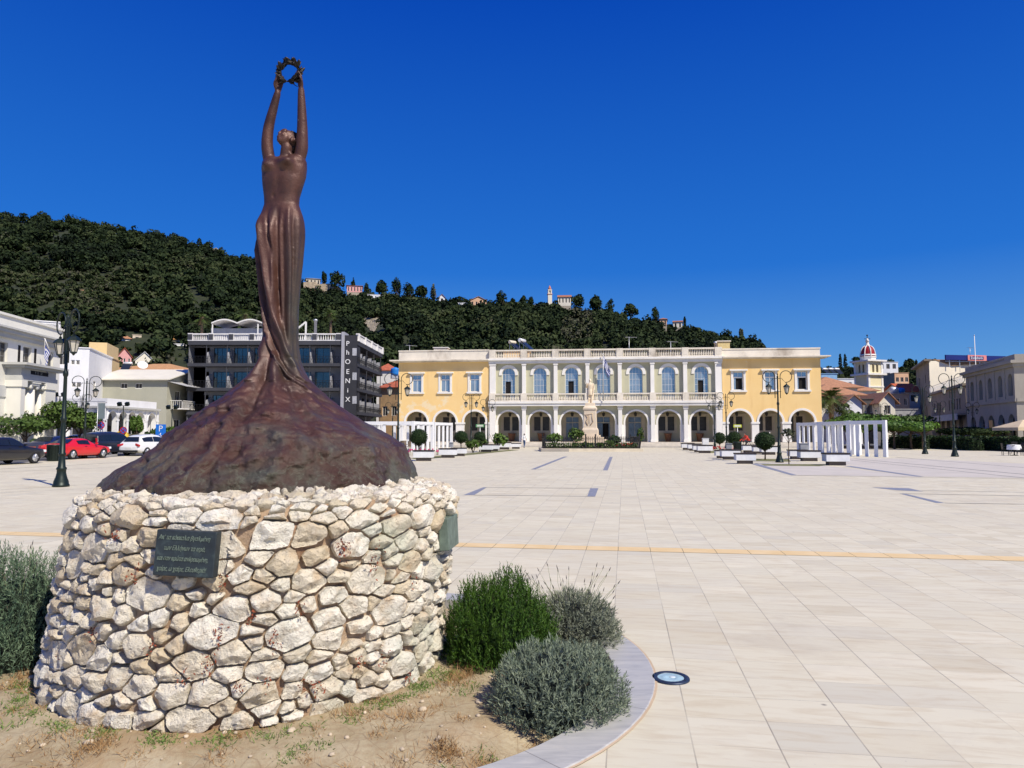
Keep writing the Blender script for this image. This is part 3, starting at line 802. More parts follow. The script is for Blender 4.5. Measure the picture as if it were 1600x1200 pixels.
def limb(mb, pts_, rr, n=16):
 """a tapering limb through joints, rounded at both ends"""
 p_, r_ = [], []
 K = len(pts_)
 for i in range(K-1):
  for t in np.linspace(0, 1, 6)[:-1]:
   P0 = Vector(pts_[max(0, i-1)]); P1 = Vector(pts_[i]); P2 = Vector(pts_[i+1]); P3 = Vector(pts_[min(K-1, i+2)])
   p_.append(.5*((2*P1)+(P2-P0)*t+(2*P0-5*P1+4*P2-P3)*t*t+(3*P1-P0-3*P2+P3)*t**3)); r_.append(rr[i]+(rr[i+1]-rr[i])*t)
 p_.append(Vector(pts_[-1])); r_.append(rr[-1])
 d0 = (p_[0]-p_[1]).normalized(); d1 = (p_[-1]-p_[-2]).normalized()
 p_ = [p_[0]+d0*r_[0]*.9, p_[0]+d0*r_[0]*.6]+p_+[p_[-1]+d1*r_[-1]*.6, p_[-1]+d1*r_[-1]*.9]
 r_ = [r_[0]*.3, r_[0]*.8]+r_+[r_[-1]*.8, r_[-1]*.3]
 mb.tube(p_, r_, n)
px_ = SY/F                                       # metres per pixel at the figure
shL, shR = P(420, 252, SY), P(469.5, 246, SY)
limb(st, [shL+Vector((.02, 0, -.06)), P(419, 240, SY-.01), P(417.5, 222, SY-.02), P(420, 198, SY-.03), P(427, 170, SY-.05), P(433.5, 146, SY-.07)], [.045, .047, .044, .040, .033, .025], 18)
limb(st, [shR+Vector((-.02, 0, -.05)), P(471, 235, SY-.01), P(472, 218, SY-.02), P(472.3, 198, SY-.03), P(471.5, 168, SY-.05), P(470.5, 140, SY-.07)], [.044, .048, .045, .040, .033, .024], 18)
st.ball(P(428, 257, SY), (.085, .085, .060), 18, 12); st.ball(P(462, 255, SY), (.085, .085, .062), 18, 12); st.ball(P(445, 256, SY+.01), (.12, .085, .055), 18, 12)
limb(st, [P(446, 262, SY+.01), P(446.5, 244, SY), P(448, 230, SY-.01)], [.062, .044, .042], 16)
cap(st, P(436, 250, SY-.02), P(444, 240, SY-.02), .018, .016); cap(st, P(460, 250, SY-.02), P(451, 238, SY-.02), .018, .016)
HC = P(449.5, 219, SY+.005)
hm = Matrix.Rotation(R(-38), 3, 'Z') @ Matrix.Rotation(R(-36), 3, 'X')     # local: face looks along -y, up is z
def hp(x, y, z): return HC+hm @ Vector((x, y, z))
def hb(c, r, rot=None): st.ball(hp(*c), r, 14, 10, 0, hm if rot is None else hm @ rot)
hb((0, .008, .022), (.060, .074, .062)); hb((0, -.024, -.012), (.050, .048, .066)); hb((0, -.045, -.060), (.024, .022, .020)); hb((0, -.066, .018), (.044, .018, .030))
hb((0, -.074, -.012), (.0085, .016, .024)); hb((0, -.083, -.022), (.010, .010, .008)); hb((.024, -.058, -.022), (.018, .016, .016)); hb((-.024, -.058, -.022), (.018, .016, .016))
hb((0, -.070, -.044), (.019, .010, .0055)); hb((0, -.068, -.052), (.016, .010, .0055))
for sg in (-1, 1):
 hb((sg*.022, -.064, .004), (.0115, .009, .006)); hb((sg*.022, -.069, .015), (.018, .008, .005)); hb((sg*.062, .008, -.008), (.008, .018, .026))
def hand(wr, tip_dir, palm_n, thumb_side, L_=.118):
 w_ = Vector(wr); u = Vector(tip_dir).normalized(); nrm = Vector(palm_n).normalized(); sd_ = u.cross(nrm).normalized()*thumb_side
 pal = [w_, w_+u*.024+nrm*.002, w_+u*.058]
 for o_ in (-.017, 0, .017):
  limb(st, [w_+sd_*o_*.55, w_+u*.03+sd_*o_*.95, w_+u*.062+sd_*o_*1.05], [.0135, .0145, .012], 10)
 for i, (o_, ln) in enumerate(((-.027, .046), (-.0095, .060), (.0095, .065), (.027, .057))):
  b0 = w_+u*.060+sd_*o_
  k1 = b0+u*ln*.42+sd_*o_*.12+nrm*.003; k2 = k1+u*ln*.33+nrm*.012; k3 = k2+u*ln*.2+nrm*.014
  limb(st, [b0-u*.012, k1, k2, k3], [.0092, .0086, .0078, .0062], 8)
 t0 = w_+u*.018+sd_*.021; limb(st, [t0, t0+u*.022+sd_*.017+nrm*.006, t0+u*.044+sd_*.020+nrm*.016, t0+u*.056+sd_*.016+nrm*.022], [.011, .010, .0088, .007], 8)
WR = P(452.5, 113, SY-.085)                       # centre of the wreath
hand(P(434, 143, SY-.072), (.10, -.02, 1), (.75, -.65, 0), -1)
hand(P(470.3, 138, SY-.072), (-.12, -.02, 1), (-.75, -.65, 0), 1)
me = fuse(st, .0075, 1, .4)
me.materials.append(BRONZE); me.name = 'bronze_statue'
for pl in me.polygons: pl.material_index = 0
statue = link('bronze_statue', me)
tag(statue, 'tall dark bronze statue of a woman raising her arms, gown spreading into a rocky mound', 'statue')
hr = MB()
hr.ball(hp(0, .030, .036), (.064, .066, .058), 18, 12, 0, hm); hr.ball(hp(0, .072, -.004), (.044, .040, .052), 14, 10, 0, hm)
for i in range(7):
 a = (i-3)*.28
 hr.tube([hp(math.sin(a)*.045, -.035, .058), hp(math.sin(a)*.066, .010, .084-abs(a)*.02), hp(math.sin(a)*.06, .070, .06), hp(math.sin(a)*.04, .100, .0), hp(math.sin(a)*.02, .10, -.05)], [.008, .012, .013, .012, .004], 7)
hme = fuse(hr, .006, 2, .5); hme.materials.append(M('dark_bronze', (.035, .022, .02), .5, .4, var=.3, scale=12)); link('hair', hme, statue)
wt = thing('laurel_wreath', 'small bronze laurel wreath of pointed leaves held up in the statue\'s hands', 'wreath', WR)
DB = M('wreath_bronze', (.030, .026, .022), .45, .5, var=.4, scale=25)
mb = MB(); RR = .068
circ = [Vector((RR*math.cos(a), .012*math.sin(2*a), RR*1.05*math.sin(a))) for a in np.linspace(0, 2*PI, 41)[:-1]]
mb.rings([[c+Vector((math.cos(2*PI*i/40)*.006*math.cos(t), .006*math.sin(t), math.sin(2*PI*i/40)*.006*math.cos(t))) for t in np.linspace(0, 2*PI, 7)[:-1]] for i, c in enumerate(circ)], 0, True, False, True)
mb.build('ring', DB, wt)
mb = MB(); rl = random.Random(5)
for i in range(74):
 a = 2*PI*i/74+rl.uniform(-.06, .06)
 c = Vector((RR*math.cos(a), 0, RR*1.05*math.sin(a))); tang = Vector((-math.sin(a), 0, math.cos(a))); outw = Vector((math.cos(a), 0, math.sin(a)))
 sgn = 1 if math.cos(a) > -.2 else -1
 d = (tang*sgn*.7+outw*rl.uniform(-.35, .95)+Vector((0, rl.uniform(-.8, .8), 0))).normalized()
 l = rl.uniform(.045, .068); wv = d.cross(Vector((rl.uniform(-1, 1), 1, rl.uniform(-1, 1)))).normalized(); nv = d.cross(wv)
 sec = [(0, .003), (.25, .012), (.55, .015), (.8, .010), (1, .001)]
 rg = []
 for t, w_ in sec:
  p_ = c+d*l*t+nv*.010*t*t
  rg.append([p_+wv*w_, p_+nv*.0022, p_-wv*w_, p_-nv*.0022])
 mb.rings(rg, 0, True, True)
mb.build('leaves', DB, wt)
# ---------------------------------------------------------------- shrubs of the bed
def blades(bases, dirs, lens, wid, bend=.2, rng=RNG, seg=2):
 """thin tapering leaves, vectorised: (n,3) bases, unit dirs"""
 n = len(bases)
 up = rng.normal(size=(n, 3)); side = np.cross(dirs, up); side /= np.linalg.norm(side, axis=1)[:, None]+1e-9
 nrm = np.cross(side, dirs)
 L_ = np.asarray(lens)[:, None]; W_ = (np.asarray(wid)*np.ones(n))[:, None]
 mid = bases+dirs*L_*.5+nrm*L_*bend*.25; tip = bases+dirs*L_+nrm*L_*bend*rng.uniform(-.3, 1, n)[:, None]
 v = np.stack([bases-side*W_*.45, bases+side*W_*.45, mid-side*W_, mid+side*W_, tip-side*W_*.18, tip+side*W_*.18], 1).reshape(-1, 3)
 i = np.arange(n)[:, None]*6
 f = np.concatenate([i+np.array([[0, 1, 3, 2]]), i+np.array([[2, 3, 5, 4]])], 1).reshape(-1, 4)
 return v, f
def unit(a): return a/(np.linalg.norm(a, axis=1)[:, None]+1e-9)
def shrub(name, label, c, rad, nspr, nleaf, leaf, wid, mat, core_col, upright=.6, sprig=.10, lobes=4, seed=1, ragged=.12, stalks=0, tall=0, cat='bush', group=None):
 rng = np.random.default_rng(seed)
 t = thing(name, label, cat, c, 0, group)
 rx, ry, rz = rad
 lob = [(rng.uniform(-.45, .45)*rx, rng.uniform(-.45, .45)*ry, rng.uniform(.62, .9)) for _ in range(lobes)]+[(0, 0, .92)]
 def surf(d):                                   # radius factor along direction d
  return 1+ragged*np.array([mnoise.noise(Vector((q[0]*2.3+seed, q[1]*2.3, q[2]*2.3)))+.5*mnoise.noise(Vector((q[0]*5.3+seed, q[1]*5.3, q[2]*5.3))) for q in d])
 d = unit(rng.normal(size=(nspr*2, 3))); d = d[d[:, 2] > -.28][:nspr]
 n = len(d)
 dep = 1-.42*rng.random(n)**2.2
 base = d*np.array([rx, ry, rz])*(surf(d)*dep)[:, None]
 base[:, 2] += rz*.30; base[:, 2] = np.maximum(base[:, 2], .01)
 sd_ = unit(d*(1-upright)+np.array([0, 0, upright])+rng.normal(size=(n, 3))*.22)
 B, D, LN, T = [], [], [], []
 sl_ = sprig*rng.uniform(.6, 1.3, n)
 if tall: sl_ *= np.where(rng.random(n) < .12, tall, 1)
 tin = rng.random(n)
 for kx in range(nleaf):
  f = (kx+.5)/nleaf
  bb = base+sd_*(sl_*(f-.55))[:, None]
  dd = unit(sd_*(.55+.55*f)+unit(rng.normal(size=(n, 3)))*(.95-.5*f))
  B.append(bb); D.append(dd); LN.append(leaf*rng.uniform(.65, 1.25, n)*(1-.25*f)); T.append(np.clip(tin+rng.uniform(-.3, .3, n)+.25*(f-.5), 0, 1))
 B, D, LN, T = np.concatenate(B), np.concatenate(D), np.concatenate(LN), np.concatenate(T)
 v, f = blades(B, D, LN, wid, .25, rng)
 np_mesh('foliage', v, f, mat, t, False, np.repeat(T, 2))
 mb = MB(); rp = random.Random(seed)
 for i in range(46):
  a = rp.uniform(0, 2*PI); e = rp.uniform(.1, 1.3); q = Vector((math.cos(a)*math.cos(e)*rx*.8, math.sin(a)*math.cos(e)*ry*.8, math.sin(e)*rz*.95+rz*.2))
  mb.tube([Vector((q.x*.1, q.y*.1, -.02)), Vector((q.x*.5, q.y*.5, q.z*.55)), q], [.007, .005, .002], 5)
 mb.ball((0, 0, 0), .04, 8, 6)
 mb.build('stems', M('twig_brown', (.10, .075, .05), .9), t)
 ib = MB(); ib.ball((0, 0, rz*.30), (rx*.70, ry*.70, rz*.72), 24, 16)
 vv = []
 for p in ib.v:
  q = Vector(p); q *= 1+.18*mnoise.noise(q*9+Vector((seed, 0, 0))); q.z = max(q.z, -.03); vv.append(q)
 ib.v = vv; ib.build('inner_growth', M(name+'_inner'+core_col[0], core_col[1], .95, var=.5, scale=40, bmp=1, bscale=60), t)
 if stalks:
  SG = M('stalk_green', (.20, .23, .10), .8); SH_ = M('dry_lavender', (.12, .11, .10), .9)
  for i in range(stalks):
   mb = MB()
   a = rp.uniform(0, 2*PI); rr = rp.uniform(.2, .9); p0 = Vector((math.cos(a)*rx*rr, math.sin(a)*ry*rr, rz*1.0*(1-.4*rr*rr)))
   dr = (Vector((math.cos(a)*rp.uniform(.2, .9), math.sin(a)*.5, 1))).normalized(); l = rp.uniform(.16, .34)
   p1 = p0+dr*l*.6; p2 = p0+dr*l+Vector((rp.uniform(-.03, .03), 0, -.01))
   mb.tube([p0, p1, p2], [.0017, .0014, .001], 4); mb.tube([p2-dr*.004, p2+dr*.012, p2+dr*.035], [.0015, .0042, .001], 5, 1)
   mb.build('flower_stalk', [SG, SH_], t)
 return t
LAV = leafmat('lavender_leaf', (.095, .13, .095), (.27, .315, .22), .75)
LAV2 = leafmat('lavender_leaf_pale', (.115, .14, .10), (.31, .33, .24), .75)
ROS = leafmat('rosemary_leaf', (.019, .056, .008), (.068, .135, .016), .55)
LEFT = leafmat('lavender_leaf_green', (.055, .10, .06), (.17, .24, .14), .7)
c = G(870, 1118)+Vector((.01, .12, -.03))
shrub('lavender_bush', 'rounded blue-grey lavender bush in front, nearest to the curved marble kerb', c, (.40, .39, .295), 1700, 13, .036, .0024, LAV, ('a', (.012, .018, .014)), .62, .085, 4, 3, .14)
c = G(908, 1010)+Vector((-.06, .12, -.03))
shrub('lavender_bush', 'pale grey lavender bush with thin flower stalks, behind the blue-grey bush', c, (.375, .34, .31), 1600, 12, .036, .0025, LAV2, ('b', (.02, .024, .018)), .45, .08, 3, 5, .12, 46)
c = G(780, 1040)+Vector((.0, .16, -.02))
shrub('rosemary_bush', 'bright green upright rosemary bush against the right side of the stone pedestal', c, (.40, .38, .45), 2300, 20, .027, .0027, ROS, ('c', (.008, .022, .005)), .85, .17, 4, 8, .20, 0, 1.5)
c = G(-28, 1055)+Vector((.02, .28, -.02))
shrub('lavender_bush', 'tall grey-green lavender bush with seed spikes, left of the stone pedestal', c, (.50, .46, .60), 1900, 16, .034, .0025, LEFT, ('d', (.012, .02, .012)), .75, .15, 4, 12, .16, 26, 1.4)
def tuft_field(name, spots, mat, lo, hi, wid, spread, nper, mat_attr=True, lean=.5):
 B, D, LN, T = [], [], [], []
 rng = np.random.default_rng(abs(hash(name)) % 1000 if False else len(name)*7)
 for (x, y, k, s) in spots:
  n = int(nper*k)
  xy = rng.normal(size=(n, 2))*spread*s+np.array([x, y])
  z = np.array([soil_h(a, b) for a, b in xy])
  B.append(np.column_stack([xy, z-.003])); D.append(unit(np.column_stack([rng.normal(size=(n, 2))*lean, np.ones(n)]))); LN.append(rng.uniform(lo, hi, n)*s); T.append(rng.random(n))
 B, D, LN, T = map(np.concatenate, (B, D, LN, T))
 v, f = blades(B, D, LN, wid, .5, rng)
 return tag(np_mesh(name, v, f, mat, None, False, np.repeat(T, 2)), kind='stuff')
GW = leafmat('weed_leaf', (.07, .13, .03), (.20, .27, .07), .7)
DW = leafmat('dry_grass', (.22, .115, .045), (.46, .30, .14), .85)
rg_ = random.Random(4)
sp = []
for i in range(60):                                # along the foot of the pedestal
 th = rg_.uniform(PI*1.02, PI*1.98); q = ped_point(th, 0, .05+abs(rg_.gauss(0, .05)))
 sp.append((q.x, q.y, rg_.uniform(.2, 1.1), rg_.uniform(.5, 1)))
for px, py in ((505, 1168), (470, 1172), (575, 1100), (590, 1108), (545, 1130), (615, 1098), (20, 1112), (10, 1140), (720, 1085), (735, 1075), (760, 1170), (700, 1190), (450, 1185), (180, 1130), (820, 1170), (935, 1025), (905, 1030)):
 q = G(px, py); sp.append((q.x, q.y, rg_.uniform(.5, 1.3), rg_.uniform(.5, .9)))
tuft_field('weeds', sp, GW, .015, .05, .0025, .05, 70, lean=1.2)
sp = []
for px, py, k in ((720, 1060, 2), (735, 1045, 2), (705, 1075, 1), (700, 1172, 2.2), (690, 1165, 1), (640, 1125, 1), (160, 1170, 1.2), (130, 1175, 1), (900, 1035, 1.5), (940, 1045, 1), (960, 1060, 1), (875, 1030, 1), (740, 1190, 1), (620, 1190, .6), (60, 1165, .6), (540, 1120, .8), (420, 1130, .8), (345, 1185, .6), (770, 1180, 1), (40, 1060, 1.2), (20, 1075, 1), (60, 1085, .8)):
 q = G(px, py); sp.append((q.x, q.y, k, rg_.uniform(.7, 1.1)))
for i in range(110): sp.append((rg_.uniform(-3.6, .6), rg_.uniform(3.2, 4.6), rg_.uniform(.1, .4), rg_.uniform(.4, .8)))
sp = [s for s in sp if inside(s[0], s[1])]
tuft_field('dry_grass', sp, DW, .03, .085, .0016, .055, 110, lean=.9)
B, D, LN, T = [], [], [], []; rng = np.random.default_rng(9)
for px, py in ((537, 850), (535, 858), (540, 862), (590, 865), (582, 885), (695, 905), (430, 1000), (560, 1030), (600, 1022), (478, 1070), (415, 1065), (285, 1060), (210, 900), (345, 990), (150, 985), (110, 1030), (640, 1055), (500, 1075), (350, 905), (395, 965), (465, 950), (700, 1000), (240, 1010), (640, 905), (180, 835), (75, 1040), (98, 1036), (372, 1072), (330, 1040)):
 a, c_ = ray(px, py); Y = 3.9
 while Y < 6 and (Vector((a*Y-.03, Y, 0))-PC).length > PR-.035: Y += .004
 n = rng.integers(14, 40); q = np.array([a*Y, Y-.02, H+c_*Y])
 B.append(q+rng.normal(size=(n, 3))*np.array([.022, .012, .030])); D.append(unit(rng.normal(size=(n, 3))+np.array([0, -1, .2]))); LN.append(rng.uniform(.010, .024, n)); T.append(rng.random(n))
B, D, LN, T = map(np.concatenate, (B, D, LN, T)); v, f = blades(B, D, LN, .0045, .3, rng)
o = np_mesh('creeper', v, f, leafmat('creeper_leaf', (.16, .03, .015), (.33, .10, .05), .8), None, False, np.repeat(T, 2)); tag(o, kind='stuff')
# ---------------------------------------------------------------- museum across the square
WHITE = M('white_render', (.80, .78, .73), .8, var=.05, scale=.7, stain=(.55, .50, .42), stamt=.35, bmp=.15, bscale=8)
STONEW = M('parapet_white', (.74, .68, .57), .85, var=.1, scale=.9, stain=(.30, .25, .19), stamt=.75, stscale=(.5, .5, .25), bmp=.2, bscale=8)
YELL = None
def yellow_mat():
 m, nt, b = newmat('yellow_render'); L = nt.links; p = pos(nt)
 n1 = noise(nt, .35, 6, .6, p)
 c = ramp(nt, n1, [(.3, (.825, .568, .235)), (.7, (.865, .622, .29))])
 sz = N(nt, 'ShaderNodeSeparateXYZ'); L.new(p, sz.inputs[0])
 mz = N(nt, 'ShaderNodeMapRange'); mz.inputs['From Min'].default_value = 7.2; mz.inputs['From Max'].default_value = 5.0; L.new(sz.outputs[2], mz.inputs['Value'])
 mx = N(nt, 'ShaderNodeMapRange'); mx.inputs['From Min'].default_value = 2; mx.inputs['From Max'].default_value = -9; L.new(sz.outputs[0], mx.inputs['Value'])
 n2 = noise(nt, .9, 7, .68, p)
 f = math_(nt, 'ADD', n2, math_(nt, 'MULTIPLY', math_(nt, 'MULTIPLY', mz.outputs[0], mx.outputs[0]), .17))
 c = mix(nt, ramp(nt, f, [(.66, 0), (.74, .7)]), c, (.80, .70, .50))
 n3 = noise(nt, 1, 7, .65, pos(nt, (.9, .9, .12)))
 c = mix(nt, ramp(nt, n3, [(.55, 0), (.75, .3)]), c, (.62, .33, .10))
 L.new(c, b.inputs['Base Color']); b.inputs['Roughness'].default_value = .85; b.inputs['Specular IOR Level'].default_value = .2
 bump(nt, b, noise(nt, 9, 5, .6, p), .2, .02); return m
YELL = yellow_mat()
SAGE = M('sage_render', (.50, .485, .345), .85, var=.06, scale=.5, stain=(.30, .28, .18), stamt=.4, bmp=.15, bscale=8)
SAGE2 = M('loggia_render', (.50, .48, .34), .85, var=.06, scale=.5)
def glass(name, col, rough=.08, metal=.75):
 if name in MATS: return MATS[name]
 m, nt, b = newmat(name); p = pos(nt)
 n1 = noise(nt, .35, 3, .5, p)
 nt.links.new(mix(nt, n1, tuple(c*.6 for c in col), tuple(min(1, c*1.3) for c in col)), b.inputs['Base Color'])
 b.inputs['Metallic'].default_value = metal; b.inputs['Roughness'].default_value = rough
 bump(nt, b, noise(nt, .8, 2, .5, p), .04, .1)
 MATS[name] = m; return m
GLB = glass('blue_window_glass', (.42, .49, .53), .1, .6)
GLD = M('dim_window_glass', (.050, .047, .043), .3, var=.35, scale=3, spec=.3)
DARK = M('dark_interior', (.012, .010, .010), .9)
TILE = M('terracotta_roof', (.36, .15, .075), .85, var=.3, scale=2.5, bmp=.5, bscale=12)
POT = M('terracotta_pot', (.26, .13, .075), .8, var=.2, scale=8)
def arch_pts(cx, r, z0, zs, n=14):
 """outline of an arched opening, counter-clockwise"""
 return [(cx-r, z0), (cx+r, z0)]+[(cx+r*math.cos(PI*i/n), zs+r*math.sin(PI*i/n)) for i in range(n+1)]
def rect_pts(x0, x1, z0, z1): return [(x0, z0), (x1, z0), (x1, z1), (x0, z1)]
def arch_band(mb, cx, r0, r1, zs, y0, y1, leg=0, n=16, mi=0):
 o = [(cx+r1*math.cos(PI*i/n), zs+r1*math.sin(PI*i/n)) for i in range(n+1)]
 q = [(cx+r0*math.cos(PI*i/n), zs+r0*math.sin(PI*i/n)) for i in range(n+1)]
 if leg:
  o = [(o[0][0], zs-leg)]+o+[(o[-1][0], zs-leg)]; q = [(q[0][0], zs-leg)]+q+[(q[-1][0], zs-leg)]
 mb.rings([[(a[0], y0, a[1]), (a[0], y1, a[1]), (b[0], y1, b[1]), (b[0], y0, b[1])] for a, b in zip(o, q)], mi, False, True)
def window(parent, cx, z0, z1, w, y, frame=WHITE, gl=GLB, bars=(1, 1), fw=.07, arch=False, open_=None, depth=.06, name='window', n=16):
 """glazed window standing at depth y of its wall; its pane is a sub-part"""
 mb = MB(); x0, x1 = cx-w/2, cx+w/2
 zs = z1-w/2 if arch else z1
 mb.box(x0, x0+fw, y-depth, y, z0, zs); mb.box(x1-fw, x1, y-depth, y, z0, zs); mb.box(x0+fw, x1-fw, y-depth, y, z0, z0+fw)
 if arch: arch_band(mb, cx, w/2-fw, w/2, zs, y-depth, y)
 else: mb.box(x0+fw, x1-fw, y-depth, y, z1-fw, z1)
 nx, nz = bars
 bt = fw*.42
 for i in range(1, nx):
  xx = x0+w*i/nx
  top = zs if not arch else zs+math.sqrt(max(0, (w/2)**2-(xx-cx)**2))-.02
  lo = z0+fw
  if open_ and open_[0] < xx < open_[1]: lo = open_[3]
  mb.box(xx-bt/2, xx+bt/2, y-depth*.8, y-.004, lo, top-(.0 if arch else fw))
 for i in range(1, nz+(1 if arch else 0)):
  zz = z0+(zs-z0)*i/nz
  if open_ and open_[2] < zz < open_[3]-.02:
   mb.box(x0+fw, open_[0], y-depth*.7, y-.006, zz-bt/2, zz+bt/2); mb.box(open_[1], x1-fw, y-depth*.7, y-.006, zz-bt/2, zz+bt/2)
  else: mb.box(x0+fw, x1-fw, y-depth*.7, y-.006, zz-bt/2, zz+bt/2)
 f = mb.build(name, frame, parent)
 g = MB()
 pts = arch_pts(cx, w/2-fw*.5, z0+.02, zs) if arch else rect_pts(x0+.02, x1-.02, z0+.02, z1-.02)
 holes = []
 if open_: holes = [rect_pts(*open_)]
 g.panel((0, y-.012, 0), (1, 0, 0), (0, 1, 0), pts, holes, .12 if open_ else 0)
 g.build('pane', gl, f)
 if open_:
  d = MB(); d.box(open_[0]-.1, open_[1]+.1, y+.115, y+.16, open_[2]-.05, open_[3]+.1); d.build('unlit_room_panel', DARK, f)  # near-black sheet behind the opening stands in for the unlit room
 return f
MUS = Fr(XY(622, 85.5), XY(1284, 80.3))
FL = MUS.Z(690.5, 950)                             # loggia floor
def mz(py, px=950, off=0): return MUS.Z(py, px, off)
def mx(px, py=620, off=0): return MUS.X(px, py, off)
mus = thing('museum_building', 'long two-storey museum with yellow wings, sage middle, arcades and white balustrades', 'museum', MUS.loc, MUS.rz)
W_ = MUS.W
u0, u7 = mx(769.6), mx(1123.3); bay = (u7-u0)/7
uL, uR = u0-.42, u7+.42                            # where the wings begin
ZSL = mz(630); ZENT = mz(563); ZCOR = mz(559.5); ZTOP = mz(545); ZSLB = mz(634)
ar_r = bay*17.3/50.2; ar_R = ar_r+.20; zs_c = mz(659.5)
SETB = .36                                         # centre wall behind the pilaster line
T = .55
# ---- centre wall (two storeys)
mb = MB()
holes = [arch_pts(u0+bay*(i+.5), ar_r, FL+.001, zs_c) for i in range(7)]
mb.panel((0, SETB, 0), (1, 0, 0), (0, 1, 0), rect_pts(uL, uR, FL, ZSLB), holes, T)
wcx = [u0+bay*(i+.5) for i in range(7)]; wr = bay*10.4/50.2; zsw = mz(583.2); ZB = mz(629)
holes = [arch_pts(c, wr, ZB+.02, zsw) for c in wcx]
mb.panel((0, SETB, 0), (1, 0, 0), (0, 1, 0), rect_pts(uL, uR, ZB, ZENT), holes, .35)
mb.build('central_wall', SAGE, mus)
for c in wcx:
 mb = MB(); arch_band(mb, c, wr+.01, wr+.36, zsw, SETB-.09, SETB+.02, .12); mb.build('window_hood', WHITE, mus)
for i, c in enumerate(wcx):
 op = {0: 1, 2: 1, 6: 1}.get(i)
 op = (c-wr*.50, c+wr*.32, ZB+.05, mz(594.5)) if op else None
 window(mus, c, ZB+.02, zsw+wr, wr*2, SETB+.3, WHITE, GLB, (4, 5), .055, True, op)
# ---- wings
wings = [(0, uL, [650.4, 695.4, 741.4], [650.8, 695.4, 741.3]), (uR, W_, [1156.9, 1204.6, 1254.5], [1154, 1203.7, 1253.9])]
YW = .12
wz0, wz1 = mz(611), mz(582.5)
loggia_win = []
for k, (a, b, ac, wc) in enumerate(wings):
 acs = [mx(p, 660) for p in ac]; wcs = [mx(p, 595) for p in wc]
 r = bay*17.6/50.2; ww = bay*15.6/50.2
 mb = MB()
 holes = [arch_pts(c, r, FL+.001, zs_c) for c in acs]+[rect_pts(c-ww/2, c+ww/2, wz0, wz1) for c in wcs]
 mb.panel((0, YW, 0), (1, 0, 0), (0, 1, 0), rect_pts(a, b, FL, ZENT), holes, .5)
 e = a if k == 0 else b                         # outer end wall
 mb.panel((e, YW if k else 16, 0), (0, 1 if k else -1, 0), (-1 if k else 1, 0, 0), rect_pts(0, 16-YW, 0, ZENT), (), 0)
 mb.build('wing_wall', YELL, mus)
 for c in acs:
  mb = MB(); arch_band(mb, c, r-.01, r+.235, zs_c, YW-.07, YW+.03); mb.build('arch_moulding', WHITE, mus)
 ed = [a]+[v for c in acs for v in (c-r, c+r)]+[b]
 for i in range(0, len(ed), 2):
  x0, x1 = ed[i], ed[i+1]
  if i == 0: x0 = max(x0, x1-.55) if k == 0 else x0
  if i == len(ed)-2: x1 = min(x1, x0+.55) if k else x1
  mb = MB(); mb.box(x0-.02, x1+.02, YW-.05, YW+.53, FL, zs_c-.22); mb.box(x0-.10, x1+.10, YW-.13, YW+.56, zs_c-.22, zs_c); mb.box(x0-.07, x1+.07, YW-.09, YW+.55, FL, FL+.3)
  mb.build('arcade_pier', WHITE, mus)
 for i, c in enumerate(wcs):
  mb = MB(); f_ = .24
  mb.box(c-ww/2-f_, c-ww/2, YW-.06, YW+.10, wz0, wz1); mb.box(c+ww/2, c+ww/2+f_, YW-.06, YW+.10, wz0, wz1)
  mb.box(c-ww/2-f_, c+ww/2+f_, YW-.06, YW+.10, wz1, wz1+.10); mb.box(c-ww/2-.42, c+ww/2+.42, YW-.30, YW+.05, wz1+.10, wz1+.26); mb.box(c-ww/2-.36, c+ww/2+.36, YW-.18, YW+.1, wz0-.2, wz0)
  mb.build('window_surround', WHITE, mus)
  op = None
  if k == 1 and i in (0, 2): op = (c-ww*.22 if i == 0 else c-ww*.3, c+ww*.40, wz0+.12, wz0+(wz1-wz0)*.66)
  window(mus, c, wz0, wz1, ww, YW+.26, WHITE, GLB, (2, 1), .10, False, op)
  mb = MB(); zt = wz0+(wz1-wz0)*.70; mb.box(c-ww/2+.02, c+ww/2-.02, YW+.18, YW+.25, zt-.06, zt+.06); mb.build('transom', WHITE, mus)
 mb = MB(); mb.box(a+(0 if k == 0 else .02), b-(.02 if k == 0 else 0), YW+.05, YW+.40, ZCOR+.02, mz(548.5, 690) if k == 0 else mz(545.5, 1200))
 zz = mz(548.5, 690) if k == 0 else mz(545.5, 1200); mb.box(a-.05 if k == 0 else a+.05, b-.05 if k == 0 else b+.05, YW-.02, YW+.46, zz, zz+.14)
 mb.build('parapet', STONEW, mus)
 mb = MB(); x0, x1 = (a-.95, b-.02) if k == 0 else (a+.02, b+.95)
 mb.box(x0, x1, YW-.75, 1.3, ZENT+.12, ZCOR); mb.box(x0+.35 if k == 0 else x0, x1 if k == 0 else x1-.35, YW-.4, 1.0, ZENT, ZENT+.12); mb.build('cornice', STONEW, mus)
 loggia_win.append((acs, r))
